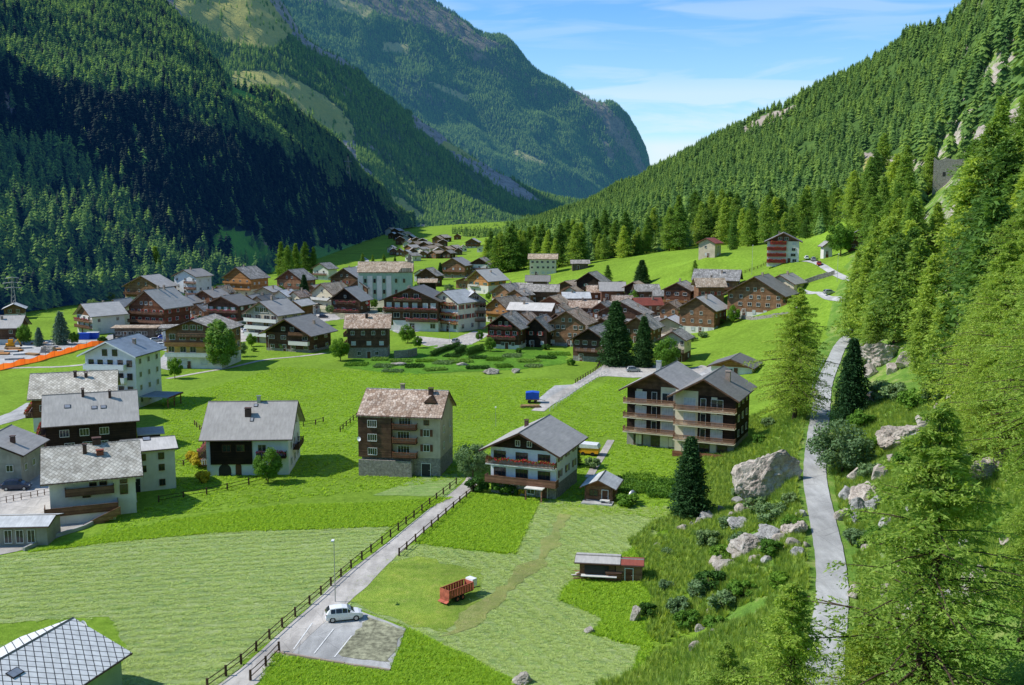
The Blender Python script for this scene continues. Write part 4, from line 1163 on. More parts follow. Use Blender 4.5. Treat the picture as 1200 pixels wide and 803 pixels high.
shrub_at('shrub', 734, 592, 16, 'leafy bush right of the small garden hut', wide=1.6)
shrub_at('shrub_dark', 760, 722, 18, 'dark bush against the upright pale boulder', wide=1.1)
for (x, y, s, k) in [(888, 600, 22, 'shrub_grey'), (905, 612, 26, 'shrub_grey'), (830, 640, 22, 'shrub_grey'), (845, 655, 20, 'shrub'), (795, 718, 20, 'shrub_grey'), (818, 700, 24, 'shrub_grey'),
        (832, 690, 26, 'shrub_dark'), (806, 735, 22, 'shrub'), (850, 620, 16, 'shrub_grey'), (868, 640, 18, 'shrub_grey'), (930, 620, 18, 'shrub'), (880, 570, 14, 'shrub'), (868, 585, 16, 'shrub_grey'), (780, 690, 12, 'shrub_grey'),
        (850, 715, 24, 'shrub_grey'), (870, 700, 22, 'shrub'), (925, 590, 14, 'shrub_grey'), (912, 690, 22, 'shrub'), (840, 740, 20, 'shrub'), (782, 650, 9, 'shrub_grey'), (905, 650, 20, 'shrub'), (915, 470, 14, 'shrub'), (900, 500, 12, 'shrub_grey'), (890, 520, 12, 'shrub'),
        (1010, 610, 24, 'shrub'), (1020, 560, 20, 'shrub_grey'), (1030, 470, 26, 'shrub_grey'), (1050, 470, 24, 'shrub_grey'), (1075, 480, 26, 'shrub'), (1095, 470, 22, 'shrub_grey'), (1010, 500, 22, 'shrub'), (1018, 530, 20, 'shrub'), (1000, 640, 22, 'shrub_grey'), (1035, 640, 26, 'shrub'),
        (1120, 560, 26, 'shrub'), (1150, 540, 26, 'shrub_grey'), (1060, 545, 18, 'shrub'), (1100, 520, 20, 'shrub_grey'), (950, 410, 9, 'shrub'), (1015, 430, 14, 'shrub_grey')]:
    shrub_at(k, x, y, s, 'wild leafy bush on the rocky bank beside the lane', 'wild bushes on the rocky bank', wide=1.3)

# ------------------------------------------------------------------ individually built conifers of the near slopes
def slope_trees():
    g = np.random.default_rng(5); placed = []
    n = 0; tries = 0
    while n < 116 and tries < 60000:
        tries += 1
        px, py = g.uniform(985, 1290), g.uniform(215, 560)
        p = at(px, py)
        if p.y > 480 or p.y < 70: continue
        lx = np.interp(p.y, _ls[:, 1], _ls[:, 0])
        if p.x < lx + (15 if p.y < 190 else 7) and p.y < 300: continue
        if (px < 1095 and py > 402) or (1095 <= px < 1150 and py > 372): continue
        if 300 <= p.y and p.x < 104 + (p.y - 300) * 0.28: continue
        q = proj(p)
        open_rock = in_poly(np.array(q[0]), np.array(q[1]), [(1000, 470), (1040, 420), (1140, 370), (1160, 420), (1110, 520), (1090, 620), (1000, 640)])
        if open_rock and g.random() < 0.8: continue
        if in_poly(np.array(q[0]), np.array(q[1]), [(1012, 176), (1050, 180), (1088, 200), (1085, 216), (1050, 226), (1015, 205)]): continue
        Ht = float(np.clip(g.normal(18.5, 3.5), 9, 25)); tp = proj((p.x, p.y, p.z + Ht))
        if 1082 < tp[0] < 1142 and tp[1] < 226 and p.y < 405: continue
        if any((p.x - a) ** 2 + (p.y - b) ** 2 < 4.2 ** 2 for a, b in placed): continue
        placed.append((p.x, p.y)); n += 1
        kind = 'near_larch' if p.y < 130 else 'mid_larch'
        plant(kind, p, Ht, 'larch in the open wood on the right-hand slope above the lane', 'larches on the right-hand slope', name='larch_tree', wide=float(g.uniform(1.0, 1.35)))
    # tall trees of the forest edge behind the meadow
    for (x_, y_, h_) in [(1000, 402, 19), (1013, 394, 21), (1030, 399, 18), (1048, 402, 22), (1070, 398, 20), (1089, 404, 17), (1004, 374, 20), (1024, 370, 23), (1062, 372, 21), (1100, 468, 15), (1128, 505, 13), (1020, 420, 11), (1078, 440, 12)]:
        p = at(x_, y_); plant('mid_larch', p, h_, 'larch in the open wood on the right-hand slope above the lane', 'larches on the right-hand slope', name='larch_tree', wide=1.2, idx=[0, 1, 4][x_ % 3])
    m = 0
    for k in range(140):
        if k < 100: px = 572 + 300 * (k / 100) + g.normal() * 4; Y = 560 + g.random() * 110 + max(0, 700 - px) * 0.5
        else: px = 862 + 150 * ((k - 100) / 40) + g.normal() * 4; Y = 500 + g.random() * 90 - max(0, px - 930) * 0.5
        d = ray(px, 0); x = d[0] / d[1] * Y
        base_row = np.interp(px, [570, 640, 690, 740, 800, 860, 900, 940, 1010], [318, 304, 310, 306, 294, 284, 276, 272, 272])
        dd = ray(px, base_row - g.random() * 8 + 2); x = dd[0] / dd[1] * Y
        z = h(x, Y)
        plant('mid_larch', (x, Y, z - 0.3), float(g.choice([12, 16, 19, 22, 25]) * g.uniform(.9, 1.1)), 'tall conifer at the edge of the forest behind the meadow', 'tall conifers along the forest edge', name='conifer_tree', wide=float(g.uniform(0.95, 1.25)), idx=[2, 3, 0, 3, 1][k % 5])
slope_trees()

# ------------------------------------------------------------------ woods as one mass
def scatter(name, pts, scales, meshes, label, cat='forest', widths=None):
    c = bpy.data.collections.new(name + '_kinds')
    for me in meshes:
        o = bpy.data.objects.new('kind', me); c.objects.link(o)
    me = bpy.data.meshes.new(name + '_points'); me.vertices.add(len(pts)); me.vertices.foreach_set('co', np.asarray(pts, np.float32).ravel())
    a = me.attributes.new('sz', 'FLOAT', 'POINT'); a.data.foreach_set('value', np.asarray(scales, np.float32))
    o = link(name, me); tag(o, label, cat, kind='stuff')
    ng = bpy.data.node_groups.new(name + '_nodes', 'GeometryNodeTree')
    ng.interface.new_socket('Geometry', in_out='INPUT', socket_type='NodeSocketGeometry'); ng.interface.new_socket('Geometry', in_out='OUTPUT', socket_type='NodeSocketGeometry')
    N = ng.nodes.new; Lk = ng.links.new
    gi, go = N('NodeGroupInput'), N('NodeGroupOutput')
    ip = N('GeometryNodeInstanceOnPoints'); ci = N('GeometryNodeCollectionInfo'); ci.inputs['Collection'].default_value = c
    ci.inputs['Separate Children'].default_value = True; ci.inputs['Reset Children'].default_value = True
    ip.inputs['Pick Instance'].default_value = True
    na = N('GeometryNodeInputNamedAttribute'); na.data_type = 'FLOAT'; na.inputs['Name'].default_value = 'sz'
    rv = N('FunctionNodeRandomValue'); rv.data_type = 'FLOAT_VECTOR'; rv.inputs[0].default_value = (-0.04, -0.04, 0); rv.inputs[1].default_value = (0.04, 0.04, 6.283)
    rs = N('FunctionNodeRandomValue'); rs.data_type = 'FLOAT_VECTOR'; rs.inputs[0].default_value = (0.85, 0.85, 0.9); rs.inputs[1].default_value = (1.35, 1.35, 1.1); rs.inputs['Seed'].default_value = 4
    vm = N('ShaderNodeVectorMath'); vm.operation = 'SCALE'; Lk(rs.outputs[0], vm.inputs[0]); Lk(na.outputs['Attribute'], vm.inputs['Scale'])
    Lk(gi.outputs[0], ip.inputs['Points']); Lk(ci.outputs[0], ip.inputs['Instance']); Lk(rv.outputs[0], ip.inputs['Rotation']); Lk(vm.outputs[0], ip.inputs['Scale'])
    Lk(ip.outputs[0], go.inputs[0])
    md = o.modifiers.new('instances', 'NODES'); md.node_group = ng
    return o

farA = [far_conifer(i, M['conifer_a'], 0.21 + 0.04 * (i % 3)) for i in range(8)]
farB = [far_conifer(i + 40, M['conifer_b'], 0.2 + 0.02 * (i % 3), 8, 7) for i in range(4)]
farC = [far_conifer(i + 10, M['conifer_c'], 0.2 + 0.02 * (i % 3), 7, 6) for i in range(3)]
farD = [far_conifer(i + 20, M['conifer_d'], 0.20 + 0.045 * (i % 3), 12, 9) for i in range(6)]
def clear(scale, thr, slope=0.0):
    def f(q, nz, g):
        v = np.array([mnoise.noise(Vector(p) / scale) for p in q])
        return (v > thr + 0.15 * g.normal(size=len(q))) & (nz > slope)
    return f
qa = sample_loft(LA, 34000, 1, clear(60, -0.6))
belt = [(-90, 62), (40, 92), (130, 118), (210, 138), (270, 168), (340, 192), (400, 216), (440, 238), (470, 262), (440, 296), (330, 300), (262, 318), (215, 306), (178, 268), (120, 212), (70, 180), (20, 166), (-90, 150)]  # outline of the shadow band, painted by the near-black trees
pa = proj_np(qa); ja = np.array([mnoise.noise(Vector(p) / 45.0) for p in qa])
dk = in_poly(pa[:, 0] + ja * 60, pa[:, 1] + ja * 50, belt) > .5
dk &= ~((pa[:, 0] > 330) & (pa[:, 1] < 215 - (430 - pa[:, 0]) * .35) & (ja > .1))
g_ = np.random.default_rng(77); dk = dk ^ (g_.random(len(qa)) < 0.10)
farK = [far_conifer(i + 60, M['conifer_shade'], 0.22 + 0.04 * (i % 3)) for i in range(4)]
scatter('lit_left_forest', qa[~dk], np.random.default_rng(2).uniform(8, 16, int((~dk).sum())), farA, 'conifer forest coloured lighter green for sunlight on the foot and the crest of the left mountainside')
scatter('shaded_left_forest', qa[dk], np.random.default_rng(9).uniform(9, 16, int(dk.sum())), farK, 'conifers coloured nearly black for the shadow band running diagonally down the left mountainside')
qb = sample_loft(LB, 34000, 3, clear(140, -0.42))
scatter('far_left_forest', qb, np.random.default_rng(3).uniform(9, 16, len(qb)), farB, 'conifer forest on the sunlit slope behind the left mountainside')
qc = sample_loft(LC, 90000, 4, lambda q, nz, g: clear(260, -0.42)(q, nz, g) & (q[:, 2] < 1500 + 250 * g.normal(size=len(q))), 0.84)
scatter('distant_forest', qc, np.random.default_rng(4).uniform(12, 21, len(qc)), farC, 'distant conifer forest on the big mountain closing the valley')
qd = sample_loft(LD, 21000, 5, clear(70, -0.6), 0.88)
qd = qd[(qd[:, 1] > 520) | (qd[:, 0] > 190)]
scatter('right_forest', qd, np.random.default_rng(5).uniform(8, 15, len(qd)), farD, 'sunlit conifer forest covering the right mountainside up to its skyline')
# meadow-side foothill between near slope and mountain
def foothill():
    g = np.random.default_rng(8); out = []
    while len(out) < 2100:
        px, Y = g.uniform(880, 1260), g.uniform(300, 640)
        if len(out) > 650: px = g.uniform(560, 1000); Y = 590 + 800 * g.random() ** 1.3
        d = ray(px, 0); x = d[0] / d[1] * Y
        z = h(x, Y)
        if len(out) <= 650 and (z < 31 or (x < 150 and Y < 470)): continue
        if len(out) > 650 and (x < -10 or (Y < 700 and px < 640)): continue
        q = proj((x, Y, z))
        if in_poly(np.array(q[0]), np.array(q[1]), [(1012, 176), (1050, 180), (1088, 200), (1085, 216), (1050, 226), (1015, 205)]): continue
        if 1080 < q[0] < 1145 and Y < 400: continue
        out.append((x, Y, z - 0.3))
    return np.array(out)
qf = foothill()
scatter('foothill_wood', qf, np.random.default_rng(6).uniform(10, 17, len(qf)), farD, 'open conifer wood on the shoulder below the ruined stone tower')

# wild grass on the bank
def tufts():
    g = np.random.default_rng(11); T = []
    for i in range(3):
        a = g.random((26, 1)) * 6.283; r = g.random((26, 1)) * 0.18
        b = np.concatenate([np.cos(a) * r, np.sin(a) * r, np.zeros_like(a)], 1)
        t = b + np.concatenate([np.cos(a) * 0.22, np.sin(a) * 0.22, 0.35 + 0.35 * g.random((26, 1))], 1)
        w = np.concatenate([-np.sin(a), np.cos(a), np.zeros_like(a)], 1) * 0.035
        T.append(tri_mesh('grass_tuft', np.stack([b - w, b + w, t], 1), M['tuft']))
    pts = []
    g = np.random.default_rng(12)
    while len(pts) < 30000:
        x, y = g.uniform(8, 62), g.uniform(62, 215)
        z = h(x, y)
        if z < 0.12: continue
        lx = np.interp(y, _ls[:, 1], _ls[:, 0])
        if abs(x - lx) < 2.6 or x > lx + 22: continue
        if mnoise.noise(Vector((x * .12, y * .12, 0))) < -0.45: continue
        pts.append((x, y, z))
    scatter('wild_grass', np.array(pts), g.uniform(0.6, 1.5, len(pts)), T, 'wild tufts of long grass on the rocky bank around the lane', 'grass')
tufts()

def field_cover():
    """low clumps of cut hay and of standing grass on the nearer fields"""
    g = np.random.default_rng(31)
    def clump(mat, n, rad, hh, lean, seed):
        q = np.random.default_rng(seed); a = q.random((n, 1)) * 6.283; r = q.random((n, 1)) * rad
        b = np.concatenate([np.cos(a) * r, np.sin(a) * r, np.zeros_like(a)], 1)
        t = b + np.concatenate([np.cos(a) * lean, np.sin(a) * lean, hh * (.5 + q.random((n, 1)))], 1)
        w = np.concatenate([-np.sin(a), np.cos(a), np.zeros_like(a)], 1) * 0.045
        return tri_mesh('clump', np.stack([b - w, b + w, t], 1), mat)
    def fill(polys, holes, n, seed, rows=None):
        q = np.random.default_rng(seed)
        P_ = [np.array([tuple(at(*p).xy) for p in pl]) for pl in polys]; Hh = [np.array([tuple(at(*p).xy) for p in pl]) for pl in holes]
        out = []
        A_ = np.concatenate(P_); lo, hi = A_.min(0), A_.max(0)
        xy = lo + (hi - lo) * q.random((n * 3, 2))
        k = np.zeros(len(xy), bool)
        for p in P_: k |= in_poly(xy[:, 0], xy[:, 1], [tuple(v) for v in p]) > .5
        for p in Hh: k &= ~(in_poly(xy[:, 0], xy[:, 1], [tuple(v) for v in p]) > .5)
        xy = xy[k][:n]
        if rows:
            sp_, an = rows; c_, s_ = math.cos(an), math.sin(an)
            u = xy[:, 0] * c_ + xy[:, 1] * s_; v = -xy[:, 0] * s_ + xy[:, 1] * c_
            v = v + (1.2 * np.sin(u * .06) + .5 * np.sin(u * .23 + v * .1)); v = np.round(v / sp_) * sp_ + q.normal(0, .32, len(v)) * (.6 + q.random(len(v))) - 1.2 * np.sin(u * .06)
            xy = np.stack([u * c_ - v * s_, u * s_ + v * c_], 1)
        return np.array([(x, y, h(x, y) + .03) for x, y in xy])
    hay = [clump(M['hay'], 16, .24, .06, .2, i) for i in range(3)]
    a = fill([mown_left], [], 13000, 1, (1.7, R(16))); b = fill([mown_right], [[(655, 603), (668, 604), (640, 660), (600, 695), (556, 735), (520, 748), (540, 720), (590, 685), (625, 655)], [(452, 660), (490, 652), (560, 668), (570, 690), (545, 722), (520, 745), (476, 732), (430, 718), (402, 700), (430, 680)]], 13000, 2, (1.7, R(118))); c = np.concatenate([a, b])
    scatter('hay', c, g.uniform(.5, 1.15, len(c)), hay, 'thin layer of cut hay and short stubble on the mown fields', 'hay')
    bl = [clump(M['blade'], 18, .26, .14, .16, i + 5) for i in range(3)]
    d = fill([[(30, 648), (150, 634), (262, 624), (350, 621), (458, 617), (530, 583), (430, 590), (330, 592), (200, 610), (100, 632)]], [], 9000, 3)
    e = fill([[(552, 578), (632, 587), (603, 649), (545, 644), (488, 637), (515, 610)]], [], 6000, 4)
    f = fill([[(322, 768), (457, 789), (478, 737), (600, 797), (670, 830), (290, 830)]], [], 7000, 5)
    k = fill([[(660, 690), (674, 680), (716, 657), (756, 636), (792, 614), (800, 640), (770, 700), (760, 790), (745, 830), (742, 785), (752, 758), (690, 742), (708, 726), (656, 704)]], [], 7000, 6)
    m_ = fill([[(190, 470), (330, 430), (520, 440), (700, 446), (640, 500), (560, 560), (430, 575), (200, 605), (60, 650), (200, 580)], [(648, 486), (712, 446), (860, 448), (700, 520), (660, 520)], [(590, 585), (760, 470), (860, 560), (790, 610)]], [[(624, 474), (650, 450), (700, 430), (720, 428), (700, 446), (664, 468), (640, 486), (622, 484)], [(720, 512), (700, 512), (684, 564), (700, 564)], [(545, 545), (568, 545), (560, 575), (536, 580)]], 20000, 7)
    c = np.concatenate([d, e, f, k, m_])
    scatter('meadow_grass', c, g.uniform(.6, 1.5, len(c)), bl, 'standing green meadow grass around the mown fields', 'grass')
field_cover()
# shrubs and small trees between the village houses
def village_green():
    g = random.Random(23)
    spots = [(120, 402), (150, 402), (215, 378), (234, 384), (252, 388), (286, 384), (298, 412), (322, 398), (352, 372), (362, 360), (372, 366), (386, 368), (396, 352), (412, 376), (446, 366), (455, 372), (466, 362), (488, 346), (512, 350),
             (526, 346), (540, 350), (562, 400), (575, 412), (608, 414), (640, 410), (652, 402), (668, 428), (714, 404), (736, 410), (745, 400), (764, 408), (776, 418), (800, 410), (812, 400), (824, 396), (846, 380), (860, 378), (690, 396), (702, 388), (724, 352), (742, 358), (780, 350), (802, 372), (600, 352), (572, 352), (590, 366),
             (330, 350), (308, 362), (262, 350), (214, 356), (190, 356), (160, 362), (130, 352), (110, 366), (600, 404), (490, 408), (478, 402), (300, 340), (396, 340), (340, 372), (268, 410), (282, 418), (178, 440), (205, 444)]
    for i, (x, y) in enumerate(spots):
        k = g.choice(['shrub', 'shrub_grey', 'shrub_dark', 'broadleaf', 'broadleaf', 'ash'])
        p = at(x, y)
        if k in ('broadleaf', 'ash'): plant(k, p, g.uniform(3.5, 6.5), 'small leafy tree standing between the village houses', 'small trees between the village houses', name='leafy_tree', wide=g.uniform(.8, 1.1))
        else: plant(k, p, g.uniform(1.3, 2.6), 'garden bush growing between the village houses', 'garden bushes between the village houses', name='shrub', cat='shrub', wide=1.2, parts=('stem', 'foliage'))
village_green()
# ------------------------------------------------------------------ buildings
_wm = {}
def window_mesh(w, hgt, frame, mull=1, shut=None, pane='glass'):
    k = (round(w, 2), round(hgt, 2), frame, mull, shut, pane)
    if k in _wm: return _wm[k]
    mb = MB(); f = 0.07
    mb.box(-w / 2 - f, -w / 2, -0.05, 0.03, -f, hgt + f); mb.box(w / 2, w / 2 + f, -0.05, 0.03, -f, hgt + f)
    mb.box(-w / 2, w / 2, -0.05, 0.03, hgt, hgt + f); mb.box(-w / 2 - 0.05, w / 2 + 0.05, -0.11, 0.03, -f - 0.03, 0)
    for i in range(mull):
        x = -w / 2 + w * (i + 1) / (mull + 1); mb.box(x - 0.025, x + 0.025, -0.035, 0.02, 0, hgt)
    me = mb.mesh('window', M[frame])
    gl = MB(); gl.box(-w / 2, w / 2, -0.012, 0.02, 0, hgt); g = gl.mesh('pane', M[pane])
    sh = None
    if shut:
        s = MB()
        for sg in (-1, 1):
            x = sg * (w / 2 + f + 0.03 + w * 0.24); s.box(x - w * 0.23, x + w * 0.23, -0.06, -0.002, -0.03, hgt + 0.03)
        sh = s.mesh('shutter', M[shut])
    _wm[k] = (me, g, sh); return _wm[k]

class House:
    """local frame: x across the front (front face y=0, looking to -y), y into the depth, z up"""
    def __init__(s, name, label, cat, px, py, wpx=None, w=None, d=10, yaw=0, Y=None, dz=0.0, group=None):
        p = at(px, py) if Y is None else Vector(P(px, py, Y))
        if Y is not None: p.z = h(p.x, p.y)
        s.dep = p.y * CT - (p.z - CAM_H) * ST
        s.k = FPX / s.dep                       # pixels per metre there
        s.w = w if w is not None else wpx / s.k / max(0.6, math.cos(R(yaw)))
        s.d = d
        s.o = empty(name, (p.x, p.y, p.z + dz), R(yaw), label, cat, group)
        s.gz = p.z
    def m(s, pxs): return pxs / s.k
    def to_face(s, f, u, z, off=0.0):
        """u metres from the face's own left end (seen from outside)"""
        w, d = s.w, s.d
        if f == 'F': return (-w / 2 + u, -off, z), 0.0
        if f == 'R': return (w / 2 + off, u, z), R(90)
        if f == 'B': return (w / 2 - u, d + off, z), R(180)
        if f == 'L': return (-w / 2 - off, d - u, z), R(-90)
    def flen(s, f): return s.w if f in 'FB' else s.d
    def walls(s, eave, rise, ridge, layers, gable=None, hip=0.0):
        """layers: [(z0,z1,mat)] ; each a wall part; gable: material of the top piece"""
        s.eave, s.rise, s.ridge = eave, rise, ridge
        w, d = s.w, s.d
        for i, (z0, z1, mat) in enumerate(layers):
            e = 0.03 * i if i < 3 else 0.09
            mb = MB(); top = min(z1, eave)
            if z0 < eave: mb.box(-w / 2 - e, w / 2 + e, -e, d + e, (z0 if z0 > 0 else -1.2), top - (0.0 if i == len(layers) - 1 else 0.004))
            if i == len(layers) - 1 and gable is None:
                if ridge == 'd': mb.prism([(-w / 2 - e, eave), (w / 2 + e, eave), (0, eave + rise)], -e, d + e, 'y')
                else: mb.prism([(-e, eave), (d + e, eave), (d / 2, eave + rise)], -w / 2 - e, w / 2 + e, 'x')
            mb.build('wall', M[mat], s.o)
        if gable:
            e = 0.03 * len(layers) + 0.02; mb = MB()
            if ridge == 'd': mb.prism([(-w / 2 - e, eave + .003), (w / 2 + e, eave + .003), (0, eave + rise + .003)], -e, d + e, 'y')
            else: mb.prism([(-e, eave + .003), (d + e, eave + .003), (d / 2, eave + rise + .003)], -w / 2 - e, w / 2 + e, 'x')
            mb.build('gable_wall', M[gable], s.o)
        return s
    def roof(s, mat, side=1.0, front=1.2, th=0.28, off=0.12, split=0.5, fascia=None, x0=None, x1=None):
        """two slopes meeting at the ridge"""
        w, d, eave, rise = s.w, s.d, s.eave, s.rise
        L = w if s.ridge == 'd' else d
        sl = rise / (L / 2)
        a = -L / 2 - side; b = L / 2 + side
        za = eave - side * sl
        prof = [(a, za + off), (0, eave + rise + off), (b, za + off), (b, za + off + th), (0, eave + rise + off + th), (a, za + off + th)]
        mb = MB()
        # cut into short bays so the edge is not ruler-straight
        lo, hi = (-front, d + front) if s.ridge == 'd' else (-w / 2 - front, w / 2 + front)
        if s.ridge == 'd': mb.prism(prof, lo, hi, 'y')
        else: mb.prism([(q[0] + d / 2, q[1]) for q in prof], lo, hi, 'x')
        s.rf = mb.build('roof', M[mat], s.o); s.th = th; s.off = off
        fb = MB(); fm = fascia or 'wood_dark'; t2 = 0.05
        for fb, e0, e1 in ((fb, lo - t2, lo - 0.002), (MB(), hi + 0.002, hi + t2)):
            pr = [(q[0], q[1] - (0.10 if i < 3 else 0.05)) for i, q in enumerate(prof)]
            if s.ridge == 'd': fb.prism(pr, e0, e1, 'y')
            else: fb.prism([(q[0] + d / 2, q[1]) for q in pr], e0, e1, 'x')
            fb.build('bargeboard', M[fm], s.rf)
        ze = eave - side * sl + off + th - .1
        for q in (-1, 1):
            gb = MB(); e_ = L / 2 + side + .06
            if s.ridge == 'd': gb.tube([(q * e_, lo, ze), (q * e_, hi, ze)], .07, 5)
            else: gb.tube([(lo, d / 2 + q * e_, ze), (hi, d / 2 + q * e_, ze)], .07, 5)
            gb.build('gutter', M['chimney_d'], s.rf)
        rc = MB(); zt = eave + rise + off + th
        if s.ridge == 'd': rc.prism([(-0.14, zt - 0.04), (0.14, zt - 0.04), (0, zt + 0.09)], lo, hi, 'y')
        else: rc.prism([(d / 2 - 0.14, zt - 0.04), (d / 2 + 0.14, zt - 0.04), (d / 2, zt + 0.09)], lo, hi, 'x')
        rc.build('ridge_cap', M['slate_dark' if 'slab' not in mat else 'slab_grey'], s.rf)
        return s
    def roof_z(s, x, y):
        if s.ridge == 'd': t = abs(x) / (s.w / 2)
        else: t = abs(y - s.d / 2) / (s.d / 2)
        return s.eave + s.rise * (1 - t) + s.off + s.th
    def chimney(s, x, y, hh=1.1, r=0.35, mat='chimney', cap=True):
        z = s.roof_z(x, y); mb = MB()
        mb.box(x - r, x + r, y - r * 0.8, y + r * 0.8, z - 0.5, z + hh)
        if cap:
            mb.box(x - r - .08, x + r + .08, y - r * .8 - .08, y + r * .8 + .08, z + hh + 0.18, z + hh + 0.26)
            for q in (-1, 1): mb.box(x + q * r - .05, x + q * r + .05, y - .05, y + .05, z + hh, z + hh + 0.18)
        mb.build('chimney', M[mat], s.rf); return s
    def skylight(s, x, y, w=0.8, l=1.1):
        sg = 1
        if s.ridge == 'w': slope = math.atan(s.rise / (s.d / 2)) * (1 if y < s.d / 2 else -1); ang = (slope, 0, 0)
        else: slope = math.atan(s.rise / (s.w / 2)) * (1 if x < 0 else -1); ang = (0, -slope, 0)
        mb = MB(); mb.box(-w / 2, w / 2, -l / 2, l / 2, -0.05, 0.09); mb2 = MB(); mb2.box(-w / 2 + .09, w / 2 - .09, -l / 2 + .09, l / 2 - .09, 0.0, 0.105)
        o = mb.build('skylight', M['dark'], s.rf, (x, y, s.roof_z(x, y))); o.rotation_euler = ang
        mb2.build('pane', M['glass'], o) if False else None
        g = link('skylight_glass', mb2.mesh('skylight_glass', M['metal']), s.rf, (x, y, s.roof_z(x, y))); g.rotation_euler = ang
        return s
    def win(s, f, rows, w=1.0, hh=1.15, frame='frame_w', mull=1, shut=None, off=None, m0=0.0, pane='glass'):
        """rows: [(z, n) or (z, [u...])]"""
        me, gl, sh = window_mesh(w, hh, frame, mull, shut, pane)
        off = 0.085 if off is None else off
        L = s.flen(f)
        for (z, n) in rows:
            us = [m0 + (L - 2 * m0) * (i + 0.5) / n for i in range(n)] if isinstance(n, int) else [L * u for u in n]
            for u in us:
                loc, rz = s.to_face(f, u, z, off)
                o = link('window', me, s.o, loc, rz); link('pane', gl, o)
                if sh: link('shutter', sh, o)
        return s
    def door(s, f, u, w=1.1, hh=2.1, mat='frame_b', z=0.0):
        loc, rz = s.to_face(f, s.flen(f) * u, z, 0.085); mb = MB()
        mb.box(-w / 2, w / 2, -0.03, 0.03, 0, hh); o = mb.build('door', M[mat], s.o, loc, rz)
        m2 = MB(); m2.box(-w / 2 - .1, -w / 2, -.06, .03, 0, hh + .1); m2.box(w / 2, w / 2 + .1, -.06, .03, 0, hh + .1); m2.box(-w / 2, w / 2, -.06, .03, hh, hh + .1)
        m2.box(w * .34, w * .4, -0.08, -0.03, hh * .48, hh * .52); m2.build('frame', M['frame_w'], o); return s
    def balcony(s, f, z, u0=0.0, u1=1.0, dep=1.2, rail='wood_rail', hh=1.0, flowers=None, solid=False, slab='wood_dark', posts=False):
        L = s.flen(f); a, b = L * u0, L * u1
        loc, rz = s.to_face(f, a, z, 0.0); W = b - a
        mb = MB(); mb.box(0, W, -dep, -0.09, -0.16, 0)
        o = mb.build('balcony', M[slab], s.o, loc, rz)
        r = MB()
        if solid:
            r.box(0, W, -dep - 0.05, -dep + 0.03, -0.2, hh - 0.06); r.box(-0.05, 0.03, -dep, -0.09, -0.2, hh - 0.06); r.box(W - 0.03, W + 0.05, -dep, -0.09, -0.2, hh - 0.06)
        else:
            n = max(3, int(W / 0.22))
            for i in range(n): x = W * (i + .5) / n; r.box(x - 0.075, x + 0.075, -dep - 0.03, -dep + 0.01, 0.06, hh - 0.08)
            for x0 in (0.0, W - 0.06):
                for k in range(4): y = -dep + (dep - .1) * (k + .5) / 4; r.box(x0, x0 + 0.05, y - .08, y + .08, 0.06, hh - 0.08)
        r.box(-0.06, W + 0.06, -dep - 0.07, -dep + 0.05, hh - 0.06, hh + 0.02); r.box(-0.06, 0.02, -dep, -0.09, hh - 0.06, hh + 0.02); r.box(W - 0.02, W + 0.06, -dep, -0.09, hh - 0.06, hh + 0.02)
        r.build('railing', M[rail], o)
        if flowers:
            g = np.random.default_rng(int(abs(s.gz * 100 + z * 77 + W * 13))); n = int(W * 75)
            p = np.stack([g.random(n) * W, -dep - 0.14 + g.normal(0, 0.09, n), hh - 0.02 + g.normal(0, 0.13, n)], 1)
            p[:, 2] += 0.12 * np.sin(p[:, 0] * 2.1)
            a1 = g.normal(size=(n, 3)); a1 /= np.linalg.norm(a1, axis=1, keepdims=True); a2 = np.cross(a1, g.normal(size=(n, 3))); a2 /= np.linalg.norm(a2, axis=1, keepdims=True)
            T = np.stack([p - a2 * .09, p + a2 * .09, p + a1 * .15], 1)
            fl = np_mesh('flowers', T.reshape(-1, 3), np.arange(3 * n).reshape(-1, 3), [M[flowers], M['leaf']], mi=(g.random(n) < 0.35).astype(int))
            link('flowers', fl, o)
        if posts:
            q = MB(); q.box(0.02, 0.16, -dep, -dep + .14, -z, 0); q.box(W - .16, W - .02, -dep, -dep + .14, -z, 0); q.build('post', M[slab], o)
        return s
    def block(s, nm, x0, x1, y0, y1, z0, z1, mat, parent=None):
        mb = MB(); mb.box(x0, x1, y0, y1, z0, z1); mb.build(nm, M[mat], parent or s.o); return s
    def dish(s, x, y, z, r=0.4):
        mb = MB(); n = 12; b = []
        for k in range(n):
            a = 6.283 * k / n; b.append((r * math.cos(a), -0.12, r * math.sin(a)))
        for k in range(n): mb.poly([(0, 0, 0), b[k], b[(k + 1) % n]])
        mb.tube([(0, 0.02, 0), (0, 0.3, -.25)], 0.03, 5)
        mb.build('satellite_dish', M['white'], s.o, (x, y, z), rz=-s.o.rotation_euler.z - 0.5); return s

